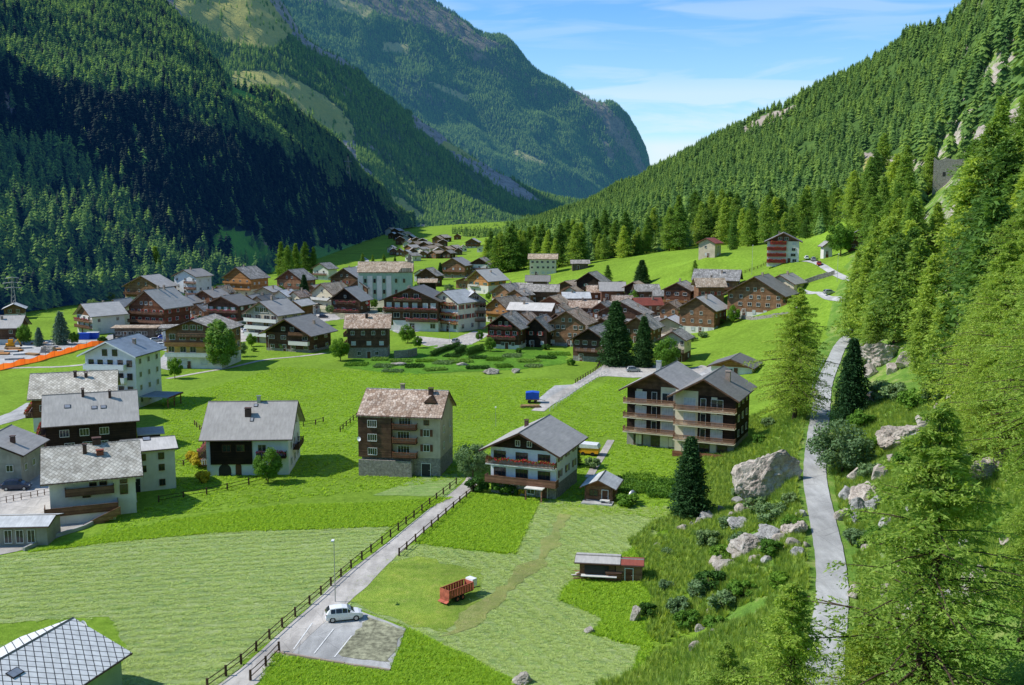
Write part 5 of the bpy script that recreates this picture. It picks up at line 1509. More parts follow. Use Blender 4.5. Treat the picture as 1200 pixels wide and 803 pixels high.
# simple generic village house ------------------------------------------------
def vhouse(label, px, py, wpx, depth, yaw, eave_px, rise_px, roof, layers, gable=None, ridge='d', name='chalet', cat='house', group=None,
           F=(), Rr=(), Ll=(), bal=(), side=0.9, front=1.1, chim=1, ww=0.95, wh=1.05, frame='frame_w', shut=None, Y=None, cm='chimney', door=True, mull=1):
    if py < 430 and 'hamlet' not in label:
        wpx *= .83; depth *= .80
        if px > 100 and yaw > -32 and yaw < -4: yaw -= 9
    if roof == 'slate' and 560 < px < 860: roof = ['slab_grey', 'slate', 'slab_grey', 'slab_grey'][(px + py) % 4]
    elif roof in ('slate', 'slate_light') and px < 560 and (px * 3 + py) % 4 == 0: roof = 'slab_grey'
    H = House(name, label, cat, px, py, wpx=wpx, d=depth, yaw=yaw, Y=Y, group=group)
    e = H.m(eave_px); r = H.m(rise_px)
    L = [(a * e, b * e, m_) for (a, b, m_) in layers]
    H.walls(e, r, ridge, L, gable)
    H.roof(roof, side, front)
    for f, spec in (('F', F), ('R', Rr), ('L', Ll)):
        n = len(spec)
        if not n: continue
        ht = e / max(1, n - (1 if (f in 'FB') == (ridge == 'd') and n > 2 and spec[-1] < 0 else 0))
        zz = 0
        for i, c in enumerate(spec):
            z = ht * i + ht * 0.32
            if c < 0: H.win(f, [(e + r * 0.16, -c)], ww * .9, min(wh, r * .45), frame, mull, shut, m0=H.flen(f) * 0.3, off=0.115)
            elif c > 0:
                rw = random.Random(int(px * 13 + py * 7 + i * 3 + ord(f))); us = [(k + .5 + rw.uniform(-.12, .12)) / c for k in range(c) if c < 4 or rw.random() > .12]
                H.win(f, [(z, us)], ww * (1.25 if (i + px) % 3 == 0 else 1), min(wh, ht * 0.55), frame, mull, shut or ([None, 'shutter_b', None, 'shutter_r', 'shutter_g', None][(px + py) % 6] if i > 0 else None), m0=H.flen(f) * (0.05 if i % 2 else .09), pane='curtain' if (px + i) % 4 == 0 else 'glass')
    gq = random.Random(int(px * 3 + py)); bal = list(bal)
    if not bal and len(F) > 1 and e > 5 and name in ('chalet', 'house', 'apartment_house') and 'cream' not in roof and gq.random() < .65:
        bal = [('F', gq.uniform(.42, .55), gq.choice([0, .1, .45]), gq.choice([.55, .9, 1.0]), dict(rail=gq.choice(['wood_rail', 'wood_brown', 'wood_orange', 'frame_w'])))]
    for b_ in bal:
        H.balcony(*b_[:1], e * b_[1], *b_[2:4], **(b_[4] if len(b_) > 4 else {}))
    g = random.Random(px * 7 + py)
    for c in range(chim):
        if ridge == 'd': H.chimney(g.uniform(-.3, .3) * H.w, g.uniform(.3, .7) * H.d, g.uniform(.7, 1.2), mat=cm)
        else: H.chimney(g.uniform(-.3, .3) * H.w, g.uniform(.3, .6) * H.d, g.uniform(.7, 1.2), mat=cm)
    if door: H.door('F', g.uniform(.15, .85), z=0.0)
    return H
# ------------------------------------------------------------------ houses of the foreground
# white chalet with flower balconies
H = House('chalet', 'white chalet with red balcony flowers beside the gravel path', 'house', 613, 581, w=11.0, d=11.0, yaw=-21, dz=0)
H.walls(7.6, 2.7, 'd', [(0, 2.3, 'stone'), (2.3, 7.6, 'plaster_cool')], 'wood_black')
H.roof('slate', 1.3, 1.9, 0.26)
H.win('F', [(3.0, [.14, .48, .82]), (5.7, [.14, .48, .82])], 1.9, 1.25, 'frame_b', 2, None); H.win('F', [(0.5, [.3, .62])], 1.2, 1.1); H.win('F', [(8.1, [.42, .60])], .7, .8, off=.12)
H.win('R', [(3.2, 3), (5.8, 3)], 0.9, 1.1, 'frame_w', 1, 'shutter_b'); H.door('F', .82)
H.balcony('F', 5.1, -.04, 1.02, 1.3, 'wood_rail', .95, 'flower_r', slab='frame_w'); H.balcony('F', 2.3, -.04, 1.04, 1.5, 'wood_rail', .95, solid=True)
H.chimney(-2.2, 7.5, .9, .3, 'chimney_d'); H.block('porch_roof', 1.2, 4.2, -2.8, -1.2, 2.0, 2.14, 'plaster'); H.block('porch_post', 1.3, 1.5, -2.7, -2.5, 0, 2.0, 'wood_rail'); H.block('porch_post', 3.9, 4.1, -2.7, -2.5, 0, 2.0, 'wood_rail')

# little garden hut
H = House('garden_hut', 'small open fronted wooden hut with pale roof beside the white chalet', 'hut', 702, 588, w=4.3, d=4.2, yaw=-16)
H.walls(2.5, 1.0, 'd', [(0, 2.5, 'wood_brown')], 'wood_red'); H.roof('metal_white', .7, 1.0, .12)
H.block('terrace', -2.4, 2.4, -2.2, 0, -.5, .25, 'concrete'); H.block('post', -2.1, -1.95, -.9, -.75, .25, 2.5, 'wood_dark'); H.block('post', 1.95, 2.1, -.9, -.75, .25, 2.5, 'wood_dark')
H.win('F', [(.9, [.3])], 1.3, .9, 'frame_b'); H.door('F', .72, .9, 1.9)
H.block('bench', .4, 1.9, -1.6, -.9, .6, .7, 'frame_w'); H.block('bench_leg', .5, .6, -1.5, -1.0, .25, .6, 'frame_w'); H.block('bench_leg', 1.7, 1.8, -1.5, -1.0, .25, .6, 'frame_w')

# stone roofed tall house
H = House('stone_house', 'tall house with brown stone slab roof and half dark wooden front', 'house', 470, 557, w=13.8, d=10.0, yaw=-9)
H.walls(10.6, 3.0, 'w', [(0, 3.2, 'stone'), (3.2, 10.6, 'beige')], None)
H.block('wooden_wall', -7.2, -1.4, -.9, -.03, 3.2, 10.5, 'wood_dark')
H.roof('slab_brown', .95, .5, .3)
H.win('F', [(3.7, [.16]), (6.1, [.16]), (8.5, [.16])], 1.5, 1.1, 'frame_w', 3, off=.96)
H.win('F', [(4.4, [.83]), (7.0, [.83])], 1.0, 1.1, 'frame_w', 1, 'shutter_b', off=.1); H.win('F', [(3.8, [.54]), (6.3, [.54]), (8.8, [.56])], 2.0, 1.35, 'frame_w', 3, off=.1); H.win('F', [(9.0, [.83])], .8, .7, 'frame_b', off=.1)
H.door('F', .82, 1.5, 2.2, 'dark'); H.door('F', .58, 1.7, 2.2, 'dark')
for z in (3.4, 5.9, 8.3): H.balcony('F', z, .42, .72, 1.4, 'wood_red', .9)
H.win('R', [(4.4, 2), (7.2, 2)], .9, 1.1)
H.chimney(-1.0, 5.6, 1.0, .35); H.chimney(4.4, 4.2, .8, .4, 'chimney_d')
mb = MB(); mb.prism([(2.2, 2.8), (4.6, 2.8), (3.4, 3.9)], 1.2, 3.4, 'y'); mb.box(2.4, 4.4, 1.3, 3.2, 1.4, 2.8)
d_ = mb.build('dormer', M['wood_dark'], H.rf, (1.4, 0.6, 9.6)); link('dormer_pane', MB().box(2.9, 3.9, 1.26, 1.3, 1.9, 2.7).mesh('dormer_pane', M['glass']), d_)
H.block('garden_wall', -7.1, 2.2, -1.3, -.95, -.5, 2.8, 'stone')
H.dish(-6.9, -1.2, 6.4, .4)

# big grey roofed chalet
H = House('chalet', 'large chalet with a broad plain grey roof turned towards the camera', 'house', 291, 557, w=13.8, d=13.0, yaw=3)
H.walls(7.0, 4.3, 'w', [(0, 3.0, 'plaster_cool'), (3.0, 7.0, 'plaster_cool')], None)
H.block('wooden_wall', -6.2, .8, -.35, -.03, 2.0, 6.9, 'wood_black')
H.roof('slate', 1.3, .9, .22); H.win('F', [(4.2, [.68]), (4.2, [.12])], 1.3, 1.1, 'frame_w', 1, off=.1); H.win('F', [(4.3, [.25, .42])], 1.3, 1.1, 'frame_b', 1, off=.4); H.win('F', [(1.0, [.68, .86])], .7, .9)
H.balcony('F', 3.3, .62, .98, 1.2, 'wood_black', .95, 'flower_p'); H.balcony('L', 3.3, .0, 1.0, 1.4, 'wood_rail', .95, 'flower_p'); H.balcony('L', 1.2, .0, .8, 1.6, 'frame_w', .95, 'flower_r')
mb = MB(); mb.prism([(1.05 * math.cos(a), max(0, 1.05 * math.sin(a)) + 1.0) for a in np.linspace(0, math.pi, 9)] + [(-1.05, 0), (1.05, 0)], -.06, -.04, 'y'); mb.build('garage_door', M['dark'], H.o, (-3.9, 0, 0))
mb = MB(); mb.prism([(.5 * math.cos(a), max(0, .5 * math.sin(a)) + 1.6) for a in np.linspace(0, math.pi, 9)] + [(-.5, 0), (.5, 0)], -.06, -.04, 'y'); mb.build('door', M['frame_b'], H.o, (-1.6, 0, 0))
H.win('R', [(1.2, 3), (4.0, 3), (7.2, 2)], 1.0, 1.1, 'frame_w', 1, m0=1); H.balcony('R', 3.4, .35, .8, 1.1, 'wood_dark', .95)
H.chimney(-.4, 3.6, 1.1, .5, 'chimney_d'); H.chimney(1.0, 6.3, .9, .3, 'metal'); H.skylight(.4, 2.7, .6, .9); H.skylight(.6, 5.6, .7, .7)

# apartment block of two joined gables
for (nm, lab, px, py, yaw, lay) in (('apartment_building', 'left half of the twin gabled apartment block with long wooden balconies', 768, 524, -24, 0), ('apartment_building', 'right half of the twin gabled apartment block with long wooden balconies', 825, 534, -24, 1)):
    H = House(nm, lab, 'apartment block', px, py, w=11.4 if lay == 0 else 11.0, d=12.5, yaw=yaw)
    H.walls(11.2, 3.1, 'd', [(0, 2.6, 'grey_pl'), (2.6, 11.2, 'wood_black')], 'wood_dark')
    H.roof('slate' if lay == 0 else 'slate_dark', 1.1, 2.0, .26)
    H.block('wall', H.w * .08, H.w / 2 + .06, -.12, -.035, 0, 11.7, 'cream') if lay == 0 else H.block('wall', -H.w / 2 - .05, -H.w * .12, -.12, -.035, 0, 11.9, 'cream')
    H.block('wall', -H.w * .34 if lay == 0 else H.w * .1, -H.w * .24 if lay == 0 else H.w * .2, -.11, -.034, 0, 11.0, 'cream')
    for z in (2.9, 5.7, 8.5):
        H.balcony('F', z, -.03 if lay == 0 else .0, 1.0 if lay == 0 else 1.03, 1.7, 'wood_rail', .95, slab='cream')
        H.win('F', [(z + .15, [.24])], 2.1, 1.9, 'frame_w', 1, off=.16, pane='curtain'); H.win('F', [(z + .15, [.70])], 2.1, 1.9, 'frame_w', 1, off=.16, pane='glass' if z > 8 else 'curtain'); H.win('F', [(z + .1, [.47])], .9, 2.0, 'frame_w', 0, off=.16)
        H.win('R' if lay else 'L', [(z + .7, 3)], 1.2, 1.1, 'frame_w', m0=1)
    H.win('F', [(.3, [.2, .5, .8])], 1.7, 1.8, 'frame_b', 1)
    H.chimney(-2.2 if lay == 0 else 2.6, 9 if lay == 0 else 6.5, 1.5, .45, 'metal' if lay == 0 else 'chimney')
    if lay: H.block('terrace_wall', -5.4, 5.8, -2.2, -1.9, -.5, .9, 'wood_red')

# left group: white house with wooden balcony + its wing
H = House('stone_roof_house', 'white house with pale stone slab roof and brown balcony at the left', 'house', 111, 606, w=11.8, d=12.0, yaw=22)
H.walls(6.2, 3.2, 'w', [(0, 7.0, 'plaster')], None); H.roof('slab_pale', 1.2, 1.1, .3)
H.win('F', [(.6, [.3]), (3.2, [.42, .86])], 1.0, 1.3, 'frame_b', 1); H.win('F', [(4.85, [.5, .62, .86])], .9, 1.1, 'frame_b', 1)
H.balcony('F', 3.9, .18, .74, 1.2, 'wood_dark', 1.0, solid=True); H.balcony('F', 1.6, -.06, .78, 2.6, 'wood_brown', 1.0, solid=True, slab='wood_brown')
H.block('terrace_base', -6.4, 2.9, -2.5, -.04, -1.5, 1.42, 'plaster')
mb = MB()
for k in range(9): mb.box(3.0 - k * .55, 3.6 - k * .55, -3.7, -2.7, 1.3 - k * .26 - .3, 1.44 - k * .26)
mb.prism([(3.6, 1.3), (3.6, 2.3), (-1.6, .1), (-1.6, -.9)], -3.78, -3.7, 'y'); mb.build('stair', M['wood_brown'], H.o, (0, 0, 0))
H.win('L', [(1.2, 2), (4.6, 3)], .9, 1.1, 'frame_w'); H.win('R', [(1.0, 2), (4.2, 2)], .9, 1.1)
H.chimney(-.9, 4.2, 1.2, .28, 'chimney_d'); H.chimney(1.2, 3.8, .4, .5, 'roof_red'); H.chimney(.8, 6.1, .7, .6, 'chimney_d')
H = House('wing_house', 'lower white wing with a blue grey roof right of the pale stone roofed house', 'house', 178, 575, w=7.6, d=7.5, yaw=24)
H.walls(6.6, 1.0, 'w', [(0, 6.6, 'plaster')], None); H.roof('slate_light', .5, .5, .22)
H.win('F', [(.8, [.72]), (3.3, [.35, .72]), (5.2, [.35, .72])], .8, .9, 'frame_b', 1); H.door('F', .2, 1.1, 2.2, 'dark'); H.win('R', [(3.4, 2)], .8, .9); H.skylight(-.2, 3.4, 1.2, 1.2)

# dark timber houses behind
H = House('chalet', 'dark timber house with a wide plain grey roof between two stone roofed houses', 'house', 109, 533, w=15.5, d=11.5, yaw=21)
H.walls(6.4, 4.0, 'w', [(0, 1.2, 'plaster'), (1.2, 6.4, 'wood_black')], None); H.roof('slate_light', 1.0, .6, .2)
H.win('F', [(3.8, [.2, .42, .64])], 1.5, 1.2, 'frame_w', 2); H.win('F', [(1.3, [.25, .45, .62])], 1.6, 1.2, 'frame_w', 2); H.balcony('L', 3.4, 0, 1, 1.4, 'wood_rail', .95, 'flower_r'); H.balcony('L', .8, 0, 1, 1.8, 'wood_rail', .95, 'flower_p')
H.skylight(-4.0, 3.0, 1.1, .9); H.skylight(.6, 2.4, 1.0, .8); H.skylight(2.2, 2.4, 1.0, .8); H.chimney(-1.3, 5.0, 1.3, .25, 'chimney_d'); H.chimney(3.4, 4.4, 1.2, .25, 'chimney_d'); H.block('lean_to', 7.9, 12.0, 2.0, 7, -1, 2.6, 'wood_black'); H.block('lean_to_roof', 7.9, 12.8, 1.2, 8, 2.62, 2.8, 'slate')
H = House('stone_roof_house', 'house with tan stone slab roof behind the dark timber house', 'house', 88, 503, w=15.5, d=12, yaw=18)
H.walls(7.0, 3.6, 'w', [(0, 2.8, 'plaster'), (2.8, 7.0, 'wood_red')], None); H.roof('slab_pale', .9, .8, .3)
H.win('F', [(4.2, 4)], 1.1, 1.1); H.balcony('L', 3.0, 0, 1, 1.4, 'wood_rail', .95, 'flower_r'); H.win('L', [(4.0, 3)], 1, 1.1); H.chimney(0.2, 4.6, 1.0, .3, 'chimney_d'); H.chimney(2.3, 4.4, .8, .3, 'chimney_d')
H = House('apartment_house', 'tall white house with blue grey roof and pale balconies at the left', 'house', 132, 478, w=12.2, d=11.5, yaw=-9)
H.walls(12.2, 2.9, 'd', [(0, 12.2, 'plaster_cool')], None); H.roof('slate_blue', 1.0, 1.6, .25, fascia='white')
H.win('F', [(3.6, [.12, .3, .5, .7, .88]), (6.6, [.12, .3, .5, .7, .88]), (9.6, [.12, .3, .5, .7, .88]), (12.0, [.4, .6])], 1.1, 1.35, 'frame_b', 1); H.win('R', [(1.2, 3), (4.0, 3), (7.0, 3), (10, 3)], .9, 1.1, 'frame_w', 1)
for z in (3.1, 6.1, 9.1): H.balcony('F', z, .02, .82, 1.4, 'white', 1.0, solid=True, slab='white')
H.chimney(-1.0, 4.0, 1.3, .2, 'dark'); H.chimney(3, 5.5, .9, .35)
mb = MB(); mb.box(6.4, 13.4, 0.5, 7.5, 2.5, 2.7); mb.build('carport_roof', M['slate_blue'], H.o)
for yy in (.8, 3.8, 7.0): H.block('carport_post', 12.9, 13.1, yy, yy + .2, -.5, 2.5, 'wood_red')
H.block('carport_fascia', 13.41, 13.5, .5, 7.5, 2.35, 2.72, 'wood_red')

# left edge, low buildings
H = House('house', 'grey roofed stone house cut by the left edge of the photo above the parked car', 'house', -14, 571, w=11, d=10, yaw=4)
H.walls(5.4, 2.4, 'd', [(0, 5.4, 'grey_pl')], None); H.roof('slate', .8, .8, .22); H.win('F', [(2.6, 3)], 1, 1); H.win('R', [(2.4, 3)], 1, 1); H.chimney(3.2, 3.0, .9, .35, 'chimney_d')
H = House('shed', 'low building with pale corrugated roof at the left edge below the lawn', 'shed', 14, 640, w=9.5, d=5.0, yaw=4)
H.walls(2.7, .6, 'w', [(0, 2.7, 'grey_pl')], None); H.roof('metal_white', .5, .4, .12); H.win('F', [(.5, [.46, .62, .78])], .9, 1.7, 'frame_w', 1); H.win('F', [(1.0, [.12])], 1.2, 1.0, 'frame_b')

# roof corner of the house at the lower left
H = House('house', 'pale green house with a white diagonal tiled roof cut by the bottom left corner', 'house', -43, 916, w=11.6, d=14.0, yaw=-16, Y=83.5, dz=-2.0)
H.walls(5.2, 2.5, 'd', [(0, 5.2, 'pale_green')], None); H.roof('rhomb', .7, .7, .2, fascia='dark'); H.dish(1.2, 14.8, 7.4, .45)
H.skylight(2.0, 4.5, .9, 1.4)
# ------------------------------------------------------------------ houses of the village
P1 = [(0, .3, 'plaster'), (.3, 1, 'wood_brown')]
PD = [(0, .3, 'plaster'), (.3, 1, 'wood_dark')]
SD = [(0, .22, 'stone'), (.22, 1, 'wood_brown')]
SK = [(0, .22, 'stone'), (.22, 1, 'wood_dark')]
W1 = [(0, 1, 'plaster')]; WC = [(0, 1, 'cream')]; WB = [(0, 1, 'beige')]
D1 = [(0, 1, 'wood_dark')]; B1 = [(0, 1, 'wood_brown')]; K1 = [(0, 1, 'wood_black')]; R1 = [(0, 1, 'wood_red')]; O1 = [(0, .3, 'plaster'), (.3, 1, 'wood_orange')]
V = vhouse
fl = dict(flowers='flower_p'); fr = dict(flowers='flower_r')
# left part ------------------------------------------------------------
V('small hut with pale roof below the power pylon', 17, 374, 24, 8, 20, 12, 5, 'metal_white', [(0, .5, 'plaster'), (.5, 1, 'wood_brown')], F=(2, 2), Rr=(1,), chim=0, name='hut')
V('dark house with grey roof behind the building site at the left edge', -2, 404, 54, 13, 8, 20, 11, 'slate', PD, F=(3, 3), Rr=(2, 2), ridge='w')
V('white chalet with three wooden balconies and a light grey roof left of the hotels', 100, 391, 34, 15, -42, 22, 12, 'slate_light', W1, 'wood_brown', F=(3, 3, 3), Rr=(2, 2), bal=[('F', .33, 0, 1), ('F', .66, 0, 1, fl)], name='chalet')
V('narrow white house squeezed between the grey chalet and the red timber hotel', 136, 381, 20, 10, -8, 22, 7, 'slate_light', W1, F=(2, 3, 3), Rr=(1, 2), bal=[('F', .4, 0, 1)], chim=0)
V('large red brown timber hotel with a pale roof and rows of balconies', 173, 388, 58, 17, -14, 28, 19, 'slate_light', [(0, .15, 'stone'), (.15, 1, 'wood_red')], 'wood_red', F=(4, 5, 5, -3), Rr=(2, 3, 3), bal=[('F', .36, .0, 1), ('F', .72, 0, 1)], name='hotel', cat='hotel', chim=2, ww=1.2)
V('flat roofed restaurant terrace in front of the red timber hotel', 158, 396, 56, 9, 0, 11, 1.2, 'slab_tan', [(0, 1, 'wood_grey')], F=(6,), Rr=(2,), ridge='w', chim=0, name='restaurant', cat='restaurant', ww=1.8)
V('brown and white chalet with grey roof directly behind the red hotel', 168, 354, 58, 14, -10, 18, 12, 'slate', P1, F=(3, 4, -2), Rr=(2, 2), bal=[('F', .5, 0, 1)])
V('white four storey block with stacked balconies at the foot of the wood', 218, 352, 36, 13, -16, 28, 7, 'slate', [(0, 1, 'plaster_cool')], F=(3, 3, 3, 3), Rr=(2, 2, 2), bal=[('F', .24, .5, 1), ('F', .48, .5, 1), ('F', .72, .5, 1)], name='apartment_house', cat='apartment house')
V('orange brown chalet with pale roof and two stacked balconies below the conifers', 279, 347, 44, 15, -20, 21, 12, 'slate_light', [(0, .4, 'cream'), (.4, 1, 'wood_orange')], 'wood_orange', F=(3, 4, 4), Rr=(2, 3), bal=[('F', .35, 0, 1, dict(rail='wood_orange')), ('F', .7, 0, 1, dict(rail='wood_orange'))])
V('pinkish chalet with grey roof between the white block and the orange chalet', 240, 366, 32, 11, -18, 18, 7, 'slate', [(0, .5, 'cream'), (.5, 1, 'wood_red')], F=(2, 3, 3), Rr=(2, 2), bal=[('F', .5, 0, 1)])
V('low house with grey roof behind the hotel car park', 214, 368, 26, 10, -10, 13, 7, 'slate', P1, F=(2, 3), Rr=(2,))
V('dark roofed guest house with two pink flowered balconies', 262, 384, 46, 13, -10, 27, 9, 'slate_dark', [(0, .3, 'plaster'), (.3, 1, 'wood_dark')], F=(3, 4, 4), Rr=(2, 2, 2), bal=[('F', .33, 0, 1, fl), ('F', .66, 0, 1, fl)], side=1.2)
V('narrow grey house between the flowered guest house and the white apartment block', 303, 376, 22, 11, -8, 22, 6, 'slate_dark', WB, F=(2, 2, 2), Rr=(1, 2))
V('white five storey apartment block with rows of loggias and a grey gable', 308, 402, 52, 14, -20, 34, 14, 'slate', WB, 'grey_pl', F=(4, 4, 4, 4, -3), Rr=(2, 2, 2), bal=[('F', .25, 0, 1, dict(rail='frame_w', solid=True)), ('F', .5, 0, 1, dict(rail='frame_w', solid=True)), ('F', .75, 0, 1, dict(rail='frame_w', solid=True))], name='apartment_house', cat='apartment house', ww=2.2, wh=1.6)
V('red brown house corner right of the white apartment block', 346, 384, 20, 10, -12, 26, 5, 'slate_light', R1, F=(2, 2), Rr=(1,), chim=0)
V('wide dark chalet with low grey roof above the footpath', 338, 412, 68, 15, -12, 22, 16, 'slate', [(0, .15, 'stone'), (.15, 1, 'wood_dark')], 'wood_black', F=(4, 4, -2), Rr=(2, 2), bal=[('F', .42, .55, .98, dict(rail='frame_w', solid=True)), ('F', .9, .55, .98)], side=1.6, front=2.0, ww=1.4)
V('hotel with yellow balcony front and white ground floor behind the birch', 228, 432, 66, 15, -6, 44, 12, 'slate', [(0, .32, 'plaster'), (.32, .62, 'yellow'), (.62, 1, 'wood_brown')], 'wood_brown', F=(5, 5, 5, -3), Rr=(2, 3, 3), bal=[('F', .34, 0, 1, dict(rail='plaster', solid=True, slab='plaster')), ('F', .62, 0, 1, dict(rail='wood_orange', solid=True)), ('F', .86, .25, 1, dict(rail='wood_rail'))], name='hotel', cat='hotel', ww=1.6, wh=1.5)
V('small white annex with flat pale roof left of the yellow hotel', 200, 400, 22, 8, 4, 15, 2, 'slate_light', W1, F=(2, 2), ridge='w', chim=0, name='annex')
V('chalet with grey roof and wooden gable in front of the tall conifers', 340, 348, 40, 13, -16, 20, 11, 'slate', [(0, .5, 'plaster'), (.5, 1, 'wood_brown')], 'wood_red', F=(3, 3, -2), Rr=(2, 2), bal=[('F', .5, 0, 1)])
V('beige house with tan stone roof and arched gable balcony', 378, 362, 34, 14, -26, 18, 11, 'slab_tan', WC, 'cream', F=(2, 3, -1), Rr=(3, 3), bal=[('F', .6, 0, 1, dict(rail='plaster', solid=True))])
V('white house with small grey roof above the beige stone roofed house', 376, 328, 24, 10, -20, 13, 6, 'slate_light', W1, F=(2, 2), Rr=(2,))
V('brown timber chalet with grey roof left of the church', 404, 343, 42, 13, -12, 17, 11, 'slate', P1, 'wood_dark', F=(3, 4, -2), Rr=(2, 2), bal=[('F', .5, 0, 1)])
V('dark chalet with pink flowered balconies below the church', 405, 367, 42, 12, -10, 16, 13, 'slate', D1, 'wood_black', F=(3, 3, -1), Rr=(2,), bal=[('F', .08, 0, 1, fl), ('F', .7, .2, .9, fl)], side=1.3)
V('low grey roofed house right of the orange brown chalet', 310, 356, 26, 10, -12, 14, 5, 'slate', WB, F=(2, 3), Rr=(1,))
V('white house with pale roof above the white apartment block', 329, 362, 22, 9, -14, 15, 6, 'metal_white', W1, F=(2, 2), Rr=(1,))
V('tall dark house with brown stone roof above the vegetable gardens', 431, 420, 56, 11, 2, 36, 13, 'slab_brown', [(0, .35, 'stone'), (.35, 1, 'wood_dark')], None, ridge='w', F=(2, 3, 4), Ll=(2, 3, 3), bal=[('L', .4, 0, 1, dict(slab='wood_red')), ('L', .72, 0, 1)], side=.6, chim=2, cm='chimney_d', name='stone_roof_house')
# centre ---------------------------------------------------------------
V('timber and white hotel with three pink flowered balcony rows below the church', 482, 388, 78, 16, -6, 36, 14, 'slate_dark', [(0, .34, 'plaster'), (.34, 1, 'wood_dark')], 'wood_dark', F=(5, 6, 6, -2), Rr=(2, 2, 2), bal=[('F', .33, .42, 1, fl), ('F', .66, .0, 1, fl), ('F', .98, .2, .7, fl)], name='hotel', cat='hotel', ww=1.8, wh=1.6, side=1.4, chim=2)
# white corner hotel: two wings
V('left wing of the white hotel with orange flowered balconies', 521, 388, 40, 14, -36, 34, 12, 'metal_white', W1, 'cream', F=(4, 4, 4, -1), Rr=(2, 3, 3), bal=[('F', .28, 0, 1, dict(flowers='flower_r', rail='wood_orange')), ('F', .56, 0, 1, dict(flowers='flower_r', rail='wood_orange')), ('F', .9, .1, .9, dict(flowers='flower_r', rail='wood_orange'))], name='hotel', cat='hotel', ww=1.3, wh=1.5)
V('right wing of the white hotel with grey balconies and a glazed gable', 556, 386, 32, 13, 8, 33, 10, 'metal_white', [(0, 1, 'grey_pl')], 'grey_pl', F=(3, 3, 3, -2), Ll=(2, 2, 2), bal=[('F', .3, 0, 1), ('F', .58, 0, 1), ('F', .86, 0, 1)], name='hotel', cat='hotel', ww=1.8, wh=1.5)
V('orange chalet with a long grey roof on the meadow behind the white hotel', 560, 344, 30, 17, -40, 16, 11, 'slate_light', [(0, .6, 'plaster'), (.6, 1, 'wood_orange')], 'wood_orange', F=(2, 3, -1), Rr=(3, 2), side=1.3, front=1.6)
V('dark timber chalet with hay barn right of the church', 500, 336, 28, 10, -10, 13, 8, 'slate', D1, F=(2, 3), Rr=(1,))
V('small open hay barn with a tan lean-to roof in front of a dark chalet', 501, 344, 22, 7, 0, 13, 3, 'slab_tan', K1, F=(1,), ridge='w', chim=0, name='barn', cat='barn', door=False)
V('brown chalet with grey roof left of the twin white fronted chalet', 531, 326, 34, 14, -14, 15, 8, 'slate', SD, F=(3, 3), Rr=(2, 2), bal=[('F', .5, 0, 1)])
V('chalet with white front and dark grey roof near the forest edge', 562, 322, 30, 12, -10, 12, 7, 'slate', W1, 'wood_dark', F=(3, 3), Rr=(2,), bal=[('F', .5, 0, 1)])
V('low barn between the orange chalet and the brown chalet', 545, 338, 26, 8, -10, 8, 4, 'slate', B1, F=(2,), chim=0, name='barn', cat='barn')
V('timber chalet with flowered gable balconies at the edge of the gardens', 590, 409, 44, 12, -10, 26, 14, 'slate', [(0, .2, 'plaster'), (.2, 1, 'wood_dark')], 'wood_black', F=(3, 4, -2), Rr=(2, 2), bal=[('F', .45, 0, .9, fl), ('F', .92, .1, .8, fl)], side=1.2, front=1.6)
V('dark barn like house with a white gable patch between two timber chalets', 628, 407, 30, 12, -12, 22, 12, 'slate', K1, 'wood_black', F=(2, 2), Rr=(1, 1), side=1.2)
V('house with a long weathered slab roof behind the timber chalets', 620, 384, 56, 11, -8, 20, 7, 'slate_light', D1, ridge='w', F=(3, 3), side=.6)
V('orange wooden house with a grey brown slab roof behind the flowered chalet', 582, 378, 30, 15, -34, 17, 11, 'slab_tan', [(0, .35, 'plaster'), (.35, 1, 'wood_orange')], 'wood_orange', F=(3, 3, -1), Rr=(3, 3), bal=[('F', .6, 0, 1, dict(rail='wood_orange'))])
V('house with dark gable and grey roof behind the orange wooden house', 588, 356, 28, 13, -34, 13, 9, 'slab_grey', [(0, .4, 'plaster'), (.4, 1, 'wood_brown')], F=(2, 3), Rr=(3, 2))
V('long low house with a grey slab roof in the middle of the old village', 632, 356, 50, 10, -4, 14, 7, 'slab_grey', D1, ridge='w', F=(4,), Ll=(2, 2), side=.5)
V('small house with brown slab roof above the long grey roofed house', 630, 341, 30, 9, -4, 11, 6, 'slate_dark', D1, ridge='w', F=(2,), side=.5)
V('large brown log house with two rows of white windows and a slab roof', 664, 406, 48, 14, -12, 27, 14, 'slab_brown', [(0, .15, 'stone'), (.15, 1, 'wood_brown')], 'wood_brown', F=(4, 6, 6, -2), Rr=(2, 3), side=1.1, ww=.9)
V('timber house with light grey roof and stone base beside the tallest spruce', 691, 424, 46, 13, -14, 26, 13, 'slate', [(0, .24, 'stone'), (.24, 1, 'wood_dark')], 'wood_black', F=(2, 4, 4), Rr=(1, 2, 2), side=1.2, front=1.6)
V('small white and brown house with slab roof in the old village', 645, 368, 32, 10, -18, 12, 8, 'slab_tan', [(0, .4, 'plaster'), (.4, 1, 'wood_red')], F=(2, 2), Rr=(2,))
V('house with pale sheet roof in the middle of the old village', 676, 362, 34, 10, 4, 12, 6, 'metal_white', D1, ridge='w', F=(3,), side=.5)
V('house with sagging brown slab roof in front of the pale roofed one', 684, 372, 34, 10, 2, 11, 7, 'slab_brown', SK, ridge='w', F=(3, 2), side=.5)
V('dark barn with a high black gable at the back of the old village', 690, 346, 34, 12, -16, 16, 10, 'slab_grey', K1, 'wood_black', F=(1, 1), Rr=(1,), chim=0, name='barn', cat='barn')
V('low barn with tan roof left of the high black gabled barn', 663, 347, 30, 10, -28, 10, 7, 'slab_tan', D1, F=(1,), chim=0, name='barn', cat='barn')
